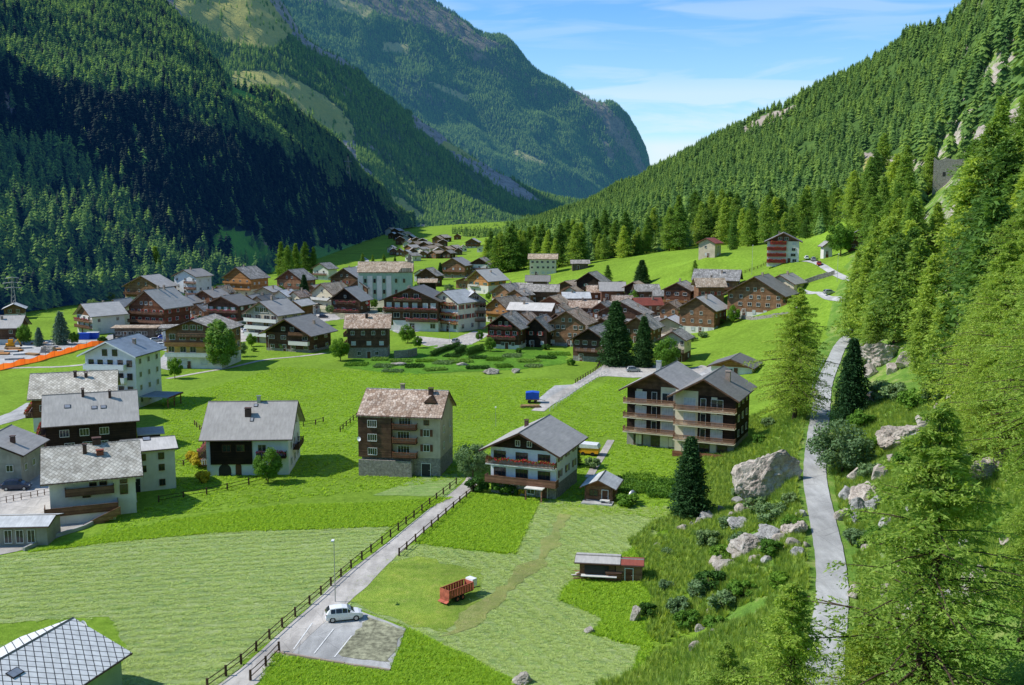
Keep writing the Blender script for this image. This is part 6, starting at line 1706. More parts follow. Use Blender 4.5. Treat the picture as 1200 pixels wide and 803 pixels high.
V('brown hut with rusty slab roof right of the black gabled barn', 700, 352, 24, 8, 0, 10, 6, 'slab_brown', R1, ridge='w', F=(1,), chim=0, name='hut', cat='hut')
V('grey roofed barn behind the tall spruce', 718, 351, 32, 9, 0, 11, 8, 'slate', R1, ridge='w', F=(2,), chim=0, name='barn', cat='barn')
V('small barn with brown slab roof left of a grey roofed hut', 742, 347, 24, 9, -14, 10, 6, 'slab_brown', K1, F=(1,), chim=0, name='barn', cat='barn')
V('grey roofed hut at the back edge of the village beside the egg shaped conifer', 759, 352, 30, 9, 4, 11, 6, 'slate', D1, ridge='w', F=(2,), chim=0, name='hut', cat='hut')
V('house with a red striped sheet roof in the old village', 762, 372, 34, 12, 10, 14, 7, 'roof_red', SK, ridge='w', F=(3, 3), Rr=(1,), side=.6)
V('wide dark gabled house with blue grey roof behind the spruces', 727, 384, 60, 13, -12, 17, 13, 'slate', SK, 'wood_dark', F=(4, 4, -2), Rr=(2,), side=1.6)
V('house with brown slab roof between the log house and the spruces', 705, 398, 34, 11, -10, 16, 9, 'slab_brown', SD, F=(3, 2), Rr=(1,))
V('weathered house with pale grey slab roof behind the second spruce', 746, 402, 40, 13, -16, 18, 12, 'slab_grey', SD, F=(3, 3), Rr=(2, 2), side=1.1)
V('house with a bright sheet roof above the small beige house', 782, 392, 34, 11, -14, 12, 7, 'metal_white', WB, F=(2,), Rr=(1,), chim=0)
V('small beige house with twin tall windows beside the forecourt', 788, 424, 30, 9, -16, 27, 8, 'slab_grey', [(0, .4, 'wood_dark'), (.4, 1, 'cream')], 'cream', F=(2, 2, 4), Rr=(1, 1), bal=[('F', .42, 0, 1, dict(rail='wood_grey'))])
V('house with three floors of white framed windows and red brown front', 793, 366, 34, 13, -18, 26, 8, 'slate', [(0, .3, 'cream'), (.3, 1, 'wood_red')], 'wood_dark', F=(2, 3, 3), Rr=(2, 2), side=.9, ww=1.2)
V('log house with pale sheet roof and white base above the sloping meadow', 816, 390, 44, 15, -22, 28, 13, 'slate_light', [(0, .26, 'plaster'), (.26, 1, 'wood_brown')], 'wood_brown', F=(4, 4, 4), Rr=(2, 3), side=1.2, chim=2)
V('tall brown house with a tan hipped slab roof', 833, 364, 36, 12, 0, 28, 8, 'slab_tan', B1, ridge='w', F=(3, 3), Rr=(1, 2), side=.9)
V('house with grey roof and white gable window behind the tan roofed one', 838, 350, 56, 12, -10, 22, 10, 'slate', B1, 'wood_dark', ridge='w', F=(2, 2), Rr=(2, 2), side=.8)
V('broad log house with dark grey roof, the largest on the meadow', 884, 370, 68, 16, -22, 26, 19, 'slate_dark', [(0, .16, 'plaster'), (.16, 1, 'wood_brown')], 'wood_brown', F=(5, 6, 6, -3), Rr=(2, 3), side=1.5, front=1.6, bal=[('R', .5, 0, 1)], ww=1.0)
V('plain cream house with grey roof right of the broad log house', 914, 350, 32, 13, -26, 18, 9, 'slate', WC, F=(1, 2), Rr=(1, 1), chim=1)
V('white chalet with four red balconies high on the back meadow', 917, 309, 42, 13, -6, 26, 9, 'slate_dark', W1, 'wood_dark', F=(3, 3, 3, 3, -2), Rr=(1, 2), bal=[('F', .06, .0, .6, dict(rail='shutter_r', flowers='flower_r', solid=True)), ('F', .34, 0, .6, dict(rail='shutter_r', flowers='flower_r', solid=True)), ('F', .62, 0, .6, dict(rail='shutter_r', flowers='flower_r', solid=True)), ('F', .88, .1, .6, dict(rail='shutter_r', flowers='flower_r', solid=True))], side=1.2, ww=1.4)
V('small beige tower like house at the forest edge', 828, 302, 20, 7, -30, 17, 5, 'roof_red', WB, F=(1, 1), Rr=(1, 1), chim=0)
V('white kiosk with green roof beside the round tree on the upper meadow', 970, 302, 12, 5, 0, 14, 4, 'slate', W1, F=(1,), chim=0, name='kiosk', cat='kiosk')
V('small timber house half hidden behind the round tree', 1005, 292, 24, 9, -10, 14, 7, 'slate', D1, F=(2, 2), chim=0, name='hut', cat='hut')
V('cream three storey institution with a tan hip roof at the forest edge', 636, 323, 37, 12, -4, 19, 5, 'slab_tan', WC, ridge='w', F=(5, 5, 5), Rr=(2, 2, 2), Ll=(1, 1), side=.5, chim=0, name='institution', cat='building', ww=1.2)
V('low white garden shed beside the narrow lane with a dark ribbed roof', 857, 440, 44, 9, -24, 10, 9, 'slate_dark', [(0, 1, 'plaster')], 'wood_orange', F=(1,), side=.8, front=1.6, chim=0, name='garage', cat='garage')
V('grey barn below the forest edge with a dark open front', 680, 316, 22, 8, 0, 7, 3, 'slate', [(0, 1, 'wood_grey')], F=(), ridge='w', chim=0, name='barn', cat='barn')

# church -----------------------------------------------------------------
H = House('church', 'pale green church with white wall piers, tan roof and a small bell turret', 'church', 452, 352, w=25, d=13, yaw=4)
H.walls(13.2, 4.2, 'w', [(0, 13.2, 'pale_green')], None); H.roof('slab_tan', .5, .6, .3)
for u in (-11.6, -7.2, -2.8, 1.6): H.block('wall_pier', u - 1.2, u + 1.2, -.35, -.05, 0, 11.6, 'plaster')
H.win('F', [(3.2, [.125, .30, .475, .70]), (8.4, [.125, .30, .475, .70, .85])], .9, 1.7, 'frame_b', off=.4); H.win('R', [(3, 2), (8, 2)], .9, 1.6)
mb = MB(); mb.box(10.2, 12.2, 6, 8, 12, 19.2); mb.build('bell_turret', M['chimney'], H.o)
mb = MB(); mb.prism([(9.9, 19.2), (12.5, 19.2), (11.2, 21.4)], 5.7, 8.3, 'y'); mb.build('turret_roof', M['slab_brown'], H.o)
mb = MB(); mb.prism([(6.0, 13.4), (12.3, 13.4), (12.3, 15.2), (7.6, 15.2)], -.9, 0, 'y'); mb.build('chancel_roof', M['slab_brown'], H.o)
H.door('F', .92, 1.6, 2.6)

# far hamlet: individual little houses ------------------------------------
far = [(450, 271), (456, 273), (463, 274), (459, 277), (466, 279), (472, 277), (474, 282), (469, 284), (480, 280), (482, 285), (476, 287), (488, 283), (490, 288), (484, 290), (495, 285), (497, 290), (478, 293), (503, 289),
       (461, 296), (468, 297), (458, 293), (475, 298), (484, 296), (491, 295), (500, 294), (508, 291), (511, 283), (516, 281), (519, 287), (514, 297), (521, 295), (529, 294), (537, 296), (543, 292), (523, 300), (507, 300), (496, 300), (479, 303)]
gg = random.Random(3)
for i, (x, y) in enumerate(far):
    br = gg.random()
    V('brown farm house crowded into the far hamlet' if br < .7 else 'white walled house crowded into the far hamlet', x, y + 3, gg.uniform(8, 11), gg.uniform(9, 12), gg.uniform(-40, 10), gg.uniform(4.5, 6.5), gg.uniform(2.2, 3.2),
      gg.choice(['slate', 'slab_grey', 'slate_light', 'slab_tan']), B1 if br < .35 else (D1 if br < .7 else W1), F=(2,), Rr=(1,), chim=0, name='farm_house', cat='house', group='houses of the far hamlet', door=False, ww=1.3, wh=1.4, side=.8, front=.8)
V('chalet with brown front right of the far hamlet', 553, 291, 15, 11, -10, 7, 4, 'slate_light', P1, F=(3, 3), chim=0, bal=[('F', .5, 0, 1)])
V('low white shed with pale roof right of the far hamlet chalet', 567, 295, 16, 9, -10, 5, 3, 'metal_white', W1, F=(2,), chim=0, name='shed', cat='shed')
V('small hut above the far hamlet chalet', 536, 281, 8, 6, 0, 4, 2.5, 'slab_brown', R1, F=(1,), chim=0, name='hut', cat='hut', door=False)

# smaller houses filling the lanes -----------------------------------------
for (lab, x, y, w_, d_, yw, e_, r_, rf, ly, rg) in [
 ('small brown house with a grey roof between the white block and the flowered guest house', 232, 376, 20, 9, -14, 12, 6, 'slate', P1, 'd'),
 ('low cream house with pale roof right of the hotel car park', 246, 394, 24, 8, -6, 11, 5, 'slate_light', WC, 'w'),
 ('narrow timber house with tan slab roof left of the orange brown chalet', 256, 356, 18, 9, -16, 13, 7, 'slab_tan', P1, 'd'),
 ('little dark hut with grey roof behind the white apartment block', 292, 362, 18, 8, -12, 10, 5, 'slate', D1, 'd'),
 ('small cream house with brown slab roof left of the dark spruce', 345, 362, 18, 9, -20, 14, 6, 'slab_brown', WC, 'd'),
 ('low brown house with a light roof right of the dark spruce', 366, 350, 20, 9, -16, 10, 5, 'slate_light', P1, 'd'),
 ('white garage with a flat tan roof left of the beige stone roofed house', 361, 368, 16, 7, -10, 9, 2, 'slab_tan', W1, 'w'),
 ('brown gabled house behind the dark chalet with pink balconies', 420, 352, 26, 10, -14, 15, 8, 'slate', P1, 'd'),
 ('tan roofed house left of the pale green church', 424, 334, 22, 10, -16, 12, 6, 'slab_tan', P1, 'd'),
 ('little white house with grey roof between church and hay barn', 492, 330, 16, 8, -12, 9, 4, 'slate', W1, 'd'),
 ('brown slab roofed house pressed against the flowered timber chalet', 612, 392, 24, 9, -14, 16, 8, 'slab_brown', SD, 'd'),
 ('small grey slab roofed barn above the orange wooden house', 606, 366, 24, 8, -20, 10, 6, 'slab_grey', D1, 'd'),
 ('tiny white fronted house with slab roof in the middle of the old village', 655, 376, 20, 8, -12, 12, 6, 'slab_tan', W1, 'd'),
 ('dark barn with rusty slab roof beside the large brown log house', 652, 388, 20, 8, -14, 13, 7, 'slab_brown', K1, 'd'),
 ('narrow red brown house with grey slab roof left of the first spruce', 704, 374, 22, 9, -16, 12, 7, 'slab_grey', R1, 'd'),
 ('low timber barn with brown slab roof above the wide dark gabled house', 730, 364, 26, 8, 2, 10, 6, 'slab_brown', B1, 'w'),
 ('brown house with tan slab roof left of the log house on the sloping meadow', 784, 376, 24, 9, -18, 14, 7, 'slab_tan', SD, 'd'),
 ('small dark barn under the house with a bright sheet roof', 764, 392, 22, 8, -16, 11, 6, 'slab_grey', K1, 'd'),
 ('low barn with slate roof at the back left of the old village', 612, 346, 22, 8, -6, 8, 5, 'slate', D1, 'w'),
 ('dark brown house with grey roof between orange chalet and old village', 604, 358, 22, 9, -30, 12, 6, 'slate', P1, 'd'),
 ('brown barn with sagging grey roof behind the striped red roof', 776, 358, 22, 8, -4, 11, 5, 'slab_grey', D1, 'w'),
 ('small white walled house with tan roof below the dark gabled barn', 668, 352, 20, 8, -14, 10, 5, 'slab_tan', W1, 'd'),
]:
    V(lab, x, y, w_, d_, yw, e_, r_, rf, ly, ridge=rg, F=(2, 2), Rr=(1, 1), chim=1 if e_ > 11 else 0, side=.7, front=.8)
# ------------------------------------------------------------------ fences
def fence(name, label, pts, side_off, spacing, hh=1.15, rails=(0.45, 1.0), px=True, mat='fence_wood', metal=False, r=0.09):
    c = [Vector(p) for p in ([at(*p) for p in pts] if px else pts)]
    sp = spline(c, 0.5); L = [0.0]
    for a, b in zip(sp, sp[1:]): L.append(L[-1] + (b - a).xy.length)
    n = max(2, int(L[-1] / spacing)); o = None; posts = []
    for k in range(n + 1):
        s = L[-1] * k / n; i = min(max(np.searchsorted(L, s), 1), len(sp) - 1)
        p = sp[i]; d = (sp[i] - sp[i - 1]); d.z = 0; d.normalize(); q = Vector((p.x - d.y * side_off, p.y + d.x * side_off, 0)); q.z = h(q.x, q.y)
        posts.append((q, math.atan2(d.y, d.x)))
    o = empty(name, posts[0][0], 0, label, 'fence')
    pm = MB(); pm.box(-r, r, -r, r, -0.4, hh); me = pm.mesh('post', M[mat])
    g = random.Random(len(pts) + int(side_off * 10))
    for q, a in posts:
        po = link('post', me, o, q - posts[0][0], a + g.uniform(-.1, .1)); po.rotation_euler.x = g.uniform(-.05, .05)
    rb = MB()
    for z in rails:
        for (q, a), (q2, a2) in zip(posts, posts[1:]):
            v = Vector((0, 0, z)) - posts[0][0]; e = (q2 - q).normalized() * 0.15
            rb.tube([q + v + Vector((0, 0, g.uniform(-.03, .03))) - e, q2 + v + Vector((0, 0, g.uniform(-.03, .03))) + e], r * (.5 if metal else .55), 5)
    rb.build('rail', M[mat], o); return o
pathc = [(262, 815), (305, 782), (352, 738), (392, 703), (430, 668), (470, 635), (510, 601), (549, 569)]
fence('fence', 'long wooden post and rail fence along the left edge of the gravel path', pathc, 2.15, 3.1)
fence('fence', 'wooden fence on the right of the gravel path, between crop field and bend', [(452, 652), (470, 637), (510, 603), (549, 571)], -1.7, 3.1)
fence('fence', 'short wooden fence right of the gravel path below the car park', [(284, 800), (300, 786), (321, 764)], -0.6, 2.4)
fence('fence', 'wooden fence below the grey roofed chalet ending at the wing house', [(182, 590), (215, 584), (250, 578), (285, 570), (312, 563)], 0, 3.6)
fence('fence', 'short fence on the meadow right of the grey roofed chalet', [(352, 500), (366, 499), (379, 495)], 0, 3.0)
fence('fence', 'short diagonal fence left of the stone roofed tall house', [(398, 507), (408, 498), (418, 490)], 0, 2.4)
fence('fence', 'curved fence around the little garden plot left of the grey roofed chalet', [(188, 542), (215, 546), (236, 530), (238, 510), (228, 498)], 0, 2.6, 1.0)
fence('fence', 'pale handrail fence along the right edge of the upper path', [(636, 482), (658, 466), (684, 449), (706, 437)], -1.5, 3.0, 1.1, mat='frame_w', r=.06)
fence('fence', 'wooden fence left of the bend where the upper path reaches the forecourt', [(679, 450), (692, 442), (704, 434), (708, 426)], 1.2, 2.4, 1.1)
fence('fence', 'thin wooden fence on the meadow above the cream house', [(868, 322), (890, 314), (900, 308)], 0, 3.4, 1.1)
fence('railing', 'galvanised railing along the outer edge of the narrow lane', [(_p[0], _p[1], _p[2]) for _p in [LANE[7], LANE[8], LANE[9]]], 2.0, 3.2, 1.05, px=False, mat='metal', metal=True, r=.05)
fence('fence', 'low fence in front of the parked car at the left edge', [(-5, 592), (25, 586), (60, 579)], 0, 1.2, 1.0, mat='wood_dark', r=.05)
# retaining wall in the meadow below the red balcony chalet
def wall_run(name, label, pts, hh, th, mat, px=True, rng_=0.15):
    c = [Vector(p) for p in ([at(*p) for p in pts] if px else pts)]; sp = spline(c, 1.2); mb = MB()
    o0 = sp[0].copy(); g = random.Random(5)
    for a, b in zip(sp, sp[1:]):
        d = (b - a).normalized(); nx = Vector((-d.y, d.x, 0)) * th / 2
        za, zb = h(a.x, a.y), h(b.x, b.y); t = hh + g.uniform(-rng_, rng_)
        q = [a - nx, b - nx, b + nx, a + nx]; z = [za, zb, zb, za]
        base = [Vector((p.x, p.y, zz - .5)) - o0 for p, zz in zip(q, z)]; top = [Vector((p.x, p.y, zz + t)) - o0 for p, zz in zip(q, z)]
        i = len(mb.v); mb.v += [tuple(p) for p in base + top]
        for f in ((0, 3, 2, 1), (4, 5, 6, 7), (0, 1, 5, 4), (1, 2, 6, 5), (2, 3, 7, 6), (3, 0, 4, 7)): mb.f.append(tuple(i + k for k in f)); mb.m.append(0)
    o = mb.build(name, M[mat], None, o0); tag(o, label, 'wall'); return o
wall_run('retaining_wall', 'long stone retaining wall along the bend of the upper meadow road', [(943, 333), (958, 328), (978, 322)], 1.6, .5, 'stone')
wall_run('retaining_wall', 'stone retaining wall below the broad log house', [(862, 372), (890, 374), (926, 369), (934, 362)], 1.0, .5, 'stone')
wall_run('garden_wall', 'low white wall along the garden edge below the white stone roofed house', [(28, 646), (60, 632), (100, 619), (112, 612)], .5, .3, 'concrete', rng_=.02)
wall_run('garden_wall', 'stone wall beside the tall dark house above the gardens', [(462, 420), (478, 419), (488, 417)], 2.2, .6, 'stone')
wall_run('kerb', 'low rusty kerb along the lower edge of the car park', [(322, 765), (390, 777), (457, 787)], .22, .25, 'chimney', rng_=.03)
# hedges
def hedge(label, pts, hh, th):
    c = [at(*p) for p in pts]; sp = spline(c, .6); g = np.random.default_rng(3); T = []
    for p in sp:
        n = 260; q = np.stack([p.x + g.normal(0, .35, n), p.y + (g.random(n) - .5) * th, p.z + g.random(n) * hh], 1)
        a = g.normal(size=(n, 3)); a /= np.linalg.norm(a, axis=1, keepdims=True); b = np.cross(a, g.normal(size=(n, 3))); b /= np.linalg.norm(b, axis=1, keepdims=True)
        T.append(np.stack([q - b * .1, q + b * .1, q + a * .2], 1) - np.array(sp[0])[None, None])
    o = link('hedge', tri_mesh('hedge', np.concatenate(T), M['leaf_dark']), None, sp[0]); tag(o, label, 'hedge')
hedge('clipped dark hedge, left one of three above the gardens', [(506, 418), (520, 412), (538, 407)], 1.6, 1.4)
hedge('clipped dark block hedge between two longer hedges above the gardens', [(534, 417), (540, 414), (545, 412)], 2.2, 1.8)
hedge('clipped dark hedge, right one of three above the gardens', [(548, 417), (556, 414), (566, 411)], 2.2, 1.8)
# garden beds: rows of vegetables
def beds():
    g = np.random.default_rng(21); k = 0
    for (x, y) in [(418, 428), (450, 430), (470, 424), (486, 430), (500, 424), (520, 426), (540, 424), (560, 420), (580, 422), (600, 418), (620, 424), (640, 420), (655, 416), (460, 436), (510, 434), (560, 432), (590, 430), (625, 430), (445, 422), (530, 418)]:
        p = at(x, y); n = 900; w, d = g.uniform(4, 7), g.uniform(3, 7)
        q = np.stack([(g.random(n) - .5) * w, (np.floor(g.random(n) * 5) / 5 - .4) * d + g.normal(0, .12, n), g.random(n) * .6], 1)
        a = g.normal(size=(n, 3)); a[:, 2] = abs(a[:, 2]); a /= np.linalg.norm(a, axis=1, keepdims=True); b = np.cross(a, g.normal(size=(n, 3))); b /= np.linalg.norm(b, axis=1, keepdims=True)
        o = link('vegetable_bed', tri_mesh('vegetable_bed', np.stack([q - b * .16, q + b * .16, q + a * .35], 1), M[['leaf', 'leaf_grey', 'leaf_pale', 'leaf_dark'][k % 4]]), None, p, g.uniform(-.4, .4))
        tag(o, 'planted vegetable bed in the gardens above the big meadow', 'garden bed', 'vegetable beds above the big meadow'); k += 1
    for (x, y) in [(742, 575), (765, 572), (750, 562), (778, 580), (725, 566), (790, 568)]:
        p = at(x, y); n = 1500; w, d = 5.5, 4.0
        q = np.stack([(g.random(n) - .5) * w, (g.random(n) - .5) * d, g.random(n) * .8], 1)
        a = g.normal(size=(n, 3)); a[:, 2] = abs(a[:, 2]); a /= np.linalg.norm(a, axis=1, keepdims=True); b = np.cross(a, g.normal(size=(n, 3))); b /= np.linalg.norm(b, axis=1, keepdims=True)
        o = link('vegetable_bed', tri_mesh('vegetable_bed', np.stack([q - b * .14, q + b * .14, q + a * .3], 1), M['leaf'])); o.location = p
        tag(o, 'leafy green bed between the garden hut and the dark spruce', 'garden bed', 'leafy beds beside the garden hut')
beds()

# ------------------------------------------------------------------ rocks
def boulder(label, px, py, wpx, hpx, mat='rock', seed=0, Y=None, rough=.35, group=None, depth=None, tilt=0.0, name='boulder', sink=.25):
    import bmesh
    p = at(px, py) if Y is None else Vector(P(px, py, Y))
    if Y is not None: p.z = h(p.x, p.y)
    dep = p.y * CT - (p.z - CAM_H) * ST; k = dep / FPX; w, hh = wpx * k, hpx * k
    bm = bmesh.new(); bmesh.ops.create_icosphere(bm, subdivisions=5 if wpx > 25 else 3, radius=1)
    g = random.Random(seed); pl = []
    for _ in range(13):
        n_ = Vector((g.gauss(0, 1), g.gauss(0, 1), g.gauss(0, .9))).normalized(); pl.append((n_, g.uniform(.42, .80)))
    for v in bm.verts:
        q = v.co.copy()
        for n_, d_ in pl:
            s = q.dot(n_)
            if s > d_: q -= n_ * (s - d_) * .92
        q += q.normalized() * (rough * .34 * mnoise.fractal(q * 1.6 + Vector((seed, 0, 0)), 1, 2, 5) + rough * .2 * mnoise.fractal(q * 6 + Vector((seed, 3, 0)), .8, 2, 3))
        v.co = (q.x * w * .56, q.y * (depth or w * .8) * .56, q.z * hh * .62)
    me = bpy.data.meshes.new(name); bm.to_mesh(me); bm.free(); me.materials.append(M[mat])
    me.polygons.foreach_set('use_smooth', [False] * len(me.polygons))
    o = link(name, me, None, (p.x, p.y, p.z + hh * (.5 - sink)), 0); o.rotation_euler = (0, tilt, g.uniform(-.3, .3))
    tag(o, label, 'rock', group); return o
boulder('huge grooved grey rock with flat leaning face left of the lane', 901, 580, 82, 66, 'rock_pink', 3, depth=7, tilt=-.1)
boulder('big pale slab boulder resting above the lane between larches', 1055, 522, 54, 38, 'rock_pink', 8, tilt=-.25)
boulder('upright pale boulder in the field beside a dark bush', 745, 727, 16, 26, 'rock_pale', 5, tilt=.2)
boulder('flat light boulder in the field left of the upright one', 691, 741, 16, 9, 'rock_pale', 6)
boulder('flat pale boulder at the bottom edge of the photo', 612, 800, 30, 14, 'rock_pale', 7)
boulder('small flat stone at the top corner of the right field', 770, 640, 13, 7, 'rock_pale', 9)
boulder('tiny pale stone near the lower edge of the right field', 749, 796, 7, 5, 'rock_pale', 10)
boulder('pale rock lying beside the lane left of the railing', 955, 470, 11, 9, 'rock_pale', 11, Y=195)
boulder('grey boulder on the inner verge of the lane, lowest of the stack', 1010, 612, 42, 34, 'rock', 12)
boulder('rounded grey boulder right of the verge boulder', 1038, 618, 22, 16, 'rock', 13)
boulder('upright rock beside the lane above the verge boulder', 994, 588, 22, 26, 'rock', 14)
boulder('pinkish block stacked above the verge boulders', 1020, 582, 26, 20, 'rock_pink', 15)
boulder('pale angular rock right of the big slab boulder', 1092, 500, 34, 24, 'rock_pink', 16)
boulder('pinkish outcrop among larches right of the big slab boulder', 1120, 420, 46, 50, 'rock_pink', 17, depth=8)
boulder('long pinkish outcrop above the lane between two trees', 1030, 425, 50, 34, 'rock_pink', 18, depth=8)
boulder('pale outcrop behind the foreground larch on the right', 1160, 560, 40, 30, 'rock_pink', 19)
boulder('tall pink rock face on the slope near the right edge', 1166, 196, 40, 52, 'rock_pink', 20, Y=262, depth=10)
boulder('second pink rock face higher up at the right edge', 1194, 138, 34, 40, 'rock_pink', 21, Y=290, depth=14)
boulder('pale flat rocks on the garden edge, left one', 468, 428, 18, 6, 'rock_pale', 22)
boulder('pale flat rock lying in the meadow below the gardens', 575, 438, 26, 8, 'rock_pale', 23)
boulder('smaller pale flat rock right of the meadow rock', 604, 437, 14, 6, 'rock_pale', 24)
boulder('pale rock on the grass below the white hotel', 541, 428, 16, 5, 'rock_pale', 25)
for k_, (x, y, w_, h_, dp) in enumerate([(878, 646, 54, 26, 6), (908, 634, 44, 26, 6), (930, 622, 30, 26, 4), (852, 664, 30, 18, 4), (868, 616, 30, 16, 4), (1012, 590, 40, 50, 6), (1026, 470, 36, 22, 5)]):
    boulder('broken ledge of the outcrop beside the lane' , x, y, w_, h_, ['rock_pale', 'rock', 'rock_pink'][k_ % 3], 200 + k_, depth=dp, group='ledges of the outcrop beside the lane', sink=.42, tilt=.15 - .1 * (k_ % 4), name='rock_ledge')
g = random.Random(42)
for (x, y) in [(880, 650), (893, 645), (905, 640), (868, 656), (858, 664), (848, 668), (915, 634), (924, 628), (934, 616), (938, 604), (872, 640), (888, 632), (900, 628), (912, 622), (842, 660), (836, 700), (830, 720), (822, 738), (838, 742),
               (826, 752), (816, 760), (934, 650), (945, 640), (865, 590), (872, 600), (857, 606), (846, 600), (832, 607), (884, 655), (898, 656), (862, 648), (918, 644), (928, 640), (810, 618), (818, 614), (800, 622), (826, 610)]:
    w_ = g.uniform(10, 26); boulder('grey rock in the broken outcrop on the bank left of the lane', x, y, w_, w_ * g.uniform(.6, .95), g.choice(['rock_pink', 'rock', 'rock_pale']), g.randrange(999), group='rocks of the broken outcrop', sink=.5)
for (x, y) in [(1005, 560), (990, 608), (1000, 630), (1025, 600), (1015, 645), (1030, 560), (1045, 540), (1000, 540), (1008, 575), (1060, 570), (1075, 520), (1100, 480), (1120, 470), (1108, 440), (1140, 440), (1150, 400), (1132, 400), (1115, 385), (1095, 410),
               (1020, 440), (1045, 436), (1060, 430), (1010, 412), (1000, 420), (1165, 500), (1175, 540), (1150, 600), (1130, 640), (1090, 560), (1070, 600), (1040, 700), (1110, 700), (1150, 680), (1180, 640), (1000, 700), (1020, 740)]:
    w_ = g.uniform(12, 28); boulder('rock among grass and larches on the steep slope right of the lane', x, y, w_, w_ * g.uniform(.6, .95), g.choice(['rock_pink', 'rock', 'rock_pink']), g.randrange(999), group='rocks on the slope right of the lane')

# ruined tower on the shoulder
p = Vector(P(1111, 222, 400)); p.z = h(p.x, p.y)
o = empty('ruined_tower', p, R(-20), 'square ruined stone tower standing on the wooded shoulder at the right', 'ruin')
mb = MB(); mb.box(-5.5, 5.5, 0, 9, -6, 7); mb.prism([(-5.5, 7), (5.5, 7), (5.5, 8.6), (2, 8.2), (-1, 8.8), (-4, 8.0), (-5.5, 9.2)], 0, .8, 'y'); mb.build('wall', M['stone'], o)
MB().box(-2.2, -1.2, -.05, .05, 2, 3.6).build('window_opening', M['dark'], o)

# ------------------------------------------------------------------ poles, lamps, pylons
def lamp(label, px, py, top):
    p = at(px, py); dep = p.y * CT - (p.z - CAM_H) * ST; H_ = (py - top) * dep / FPX
    o = empty('street_lamp', p, 0, label, 'street lamp')
    MB().tube([(0, 0, -.3), (0, 0, H_)], [.07, .045], 6).build('pole', M['metal'], o)
    mb = MB(); mb.tube([(0, 0, H_), (0, -.5, H_ + .12)], .035, 5); mb.box(-.16, .16, -1.0, -.4, H_ + .06, H_ + .2); mb.build('lamp_head', M['white'], o)
lamp('slim street lamp beside the gravel path above the white car', 393, 706, 630)
lamp('slim street lamp on the meadow behind the flower balcony chalet', 581, 500, 477)
lamp('street lamp in front of the white hotel with orange balconies', 527, 402, 378)
lamp('street lamp on the upper meadow left of the red balcony chalet', 881, 322, 288)
lamp('street lamp on the upper meadow right of the round tree', 981, 330, 298)
lamp('street lamp beside the wide dark chalet', 315, 412, 394)
lamp('thin pole standing in the old village before the barns', 704, 362, 338)
p = at(17, 372); s = (p.y) / FPX
o = empty('power_pylon', p, .3, 'slim lattice power pylon at the foot of the wood at the left', 'pylon'); Hh = 48 * s
mb = MB()
for k in range(9):
    z0, z1 = Hh * k / 9, Hh * (k + 1) / 9; r0, r1 = .9 * (1 - k / 9) + .2, .9 * (1 - (k + 1) / 9) + .2
    for a in range(4):
        c0 = [(r0, r0), (-r0, r0), (-r0, -r0), (r0, -r0)]; c1 = [(r1, r1), (-r1, r1), (-r1, -r1), (r1, -r1)]
        mb.tube([(*c0[a], z0), (*c1[a], z1)], .07, 4, cap=False); mb.tube([(*c0[a], z0), (*c1[(a + 1) % 4], z1)], .045, 4, cap=False)
mb.build('lattice_mast', M['metal'], o)
for z, l in ((.72, 3.0), (.84, 3.6), (.96, 2.6)): MB().tube([(-l, 0, Hh * z), (0, 0, Hh * z + .4), (l, 0, Hh * z)], .12, 4).build('crossarm', M['metal'], o)
p = Vector(P(408, 208, 1330)); o = empty('power_pylon', p, 0, 'distant power pylon on the crest of the left mountainside', 'pylon'); mb = MB()
for a, b in (((-3, 0, -6), (-.5, 0, 26)), ((3, 0, -6), (.5, 0, 26)), ((-2, 0, 4), (2, 0, 8)), ((2, 0, 4), (-2, 0, 8)), ((-1.4, 0, 12), (1.4, 0, 16)), ((1.4, 0, 12), (-1.4, 0, 16))): mb.tube([a, b], .35, 4)
mb.build('lattice_mast', M['metal'], o); MB().tube([(-5, 0, 20), (5, 0, 20)], .35, 4).build('crossarm', M['metal'], o)
# flag pole with the red and white cross flag
p = at(427, 366); o = empty('flag_pole', p, 0, 'flag pole with a red flag and white cross beside the tall dark house', 'flag'); MB().tube([(0, 0, 0), (0, 0, 5.2)], .05, 5).build('pole', M['white'], o)
mb = MB()
for i in range(6): mb.poly([(.05 + i * .38, .12 * math.sin(i), 2.8), (.43 + i * .38, .12 * math.sin(i + 1), 2.8), (.43 + i * .38, .12 * math.sin(i + 1), 5.1), (.05 + i * .38, .12 * math.sin(i), 5.1)])
f_ = mb.build('flag', M['red'], o); cb = MB(); cb.box(.95, 1.45, -.2, -.16, 3.3, 4.6); cb.box(.55, .948, -.2, -.16, 3.7, 4.2); cb.box(1.452, 1.85, -.2, -.16, 3.7, 4.2); cb.build('white_cross', M['white'], f_)

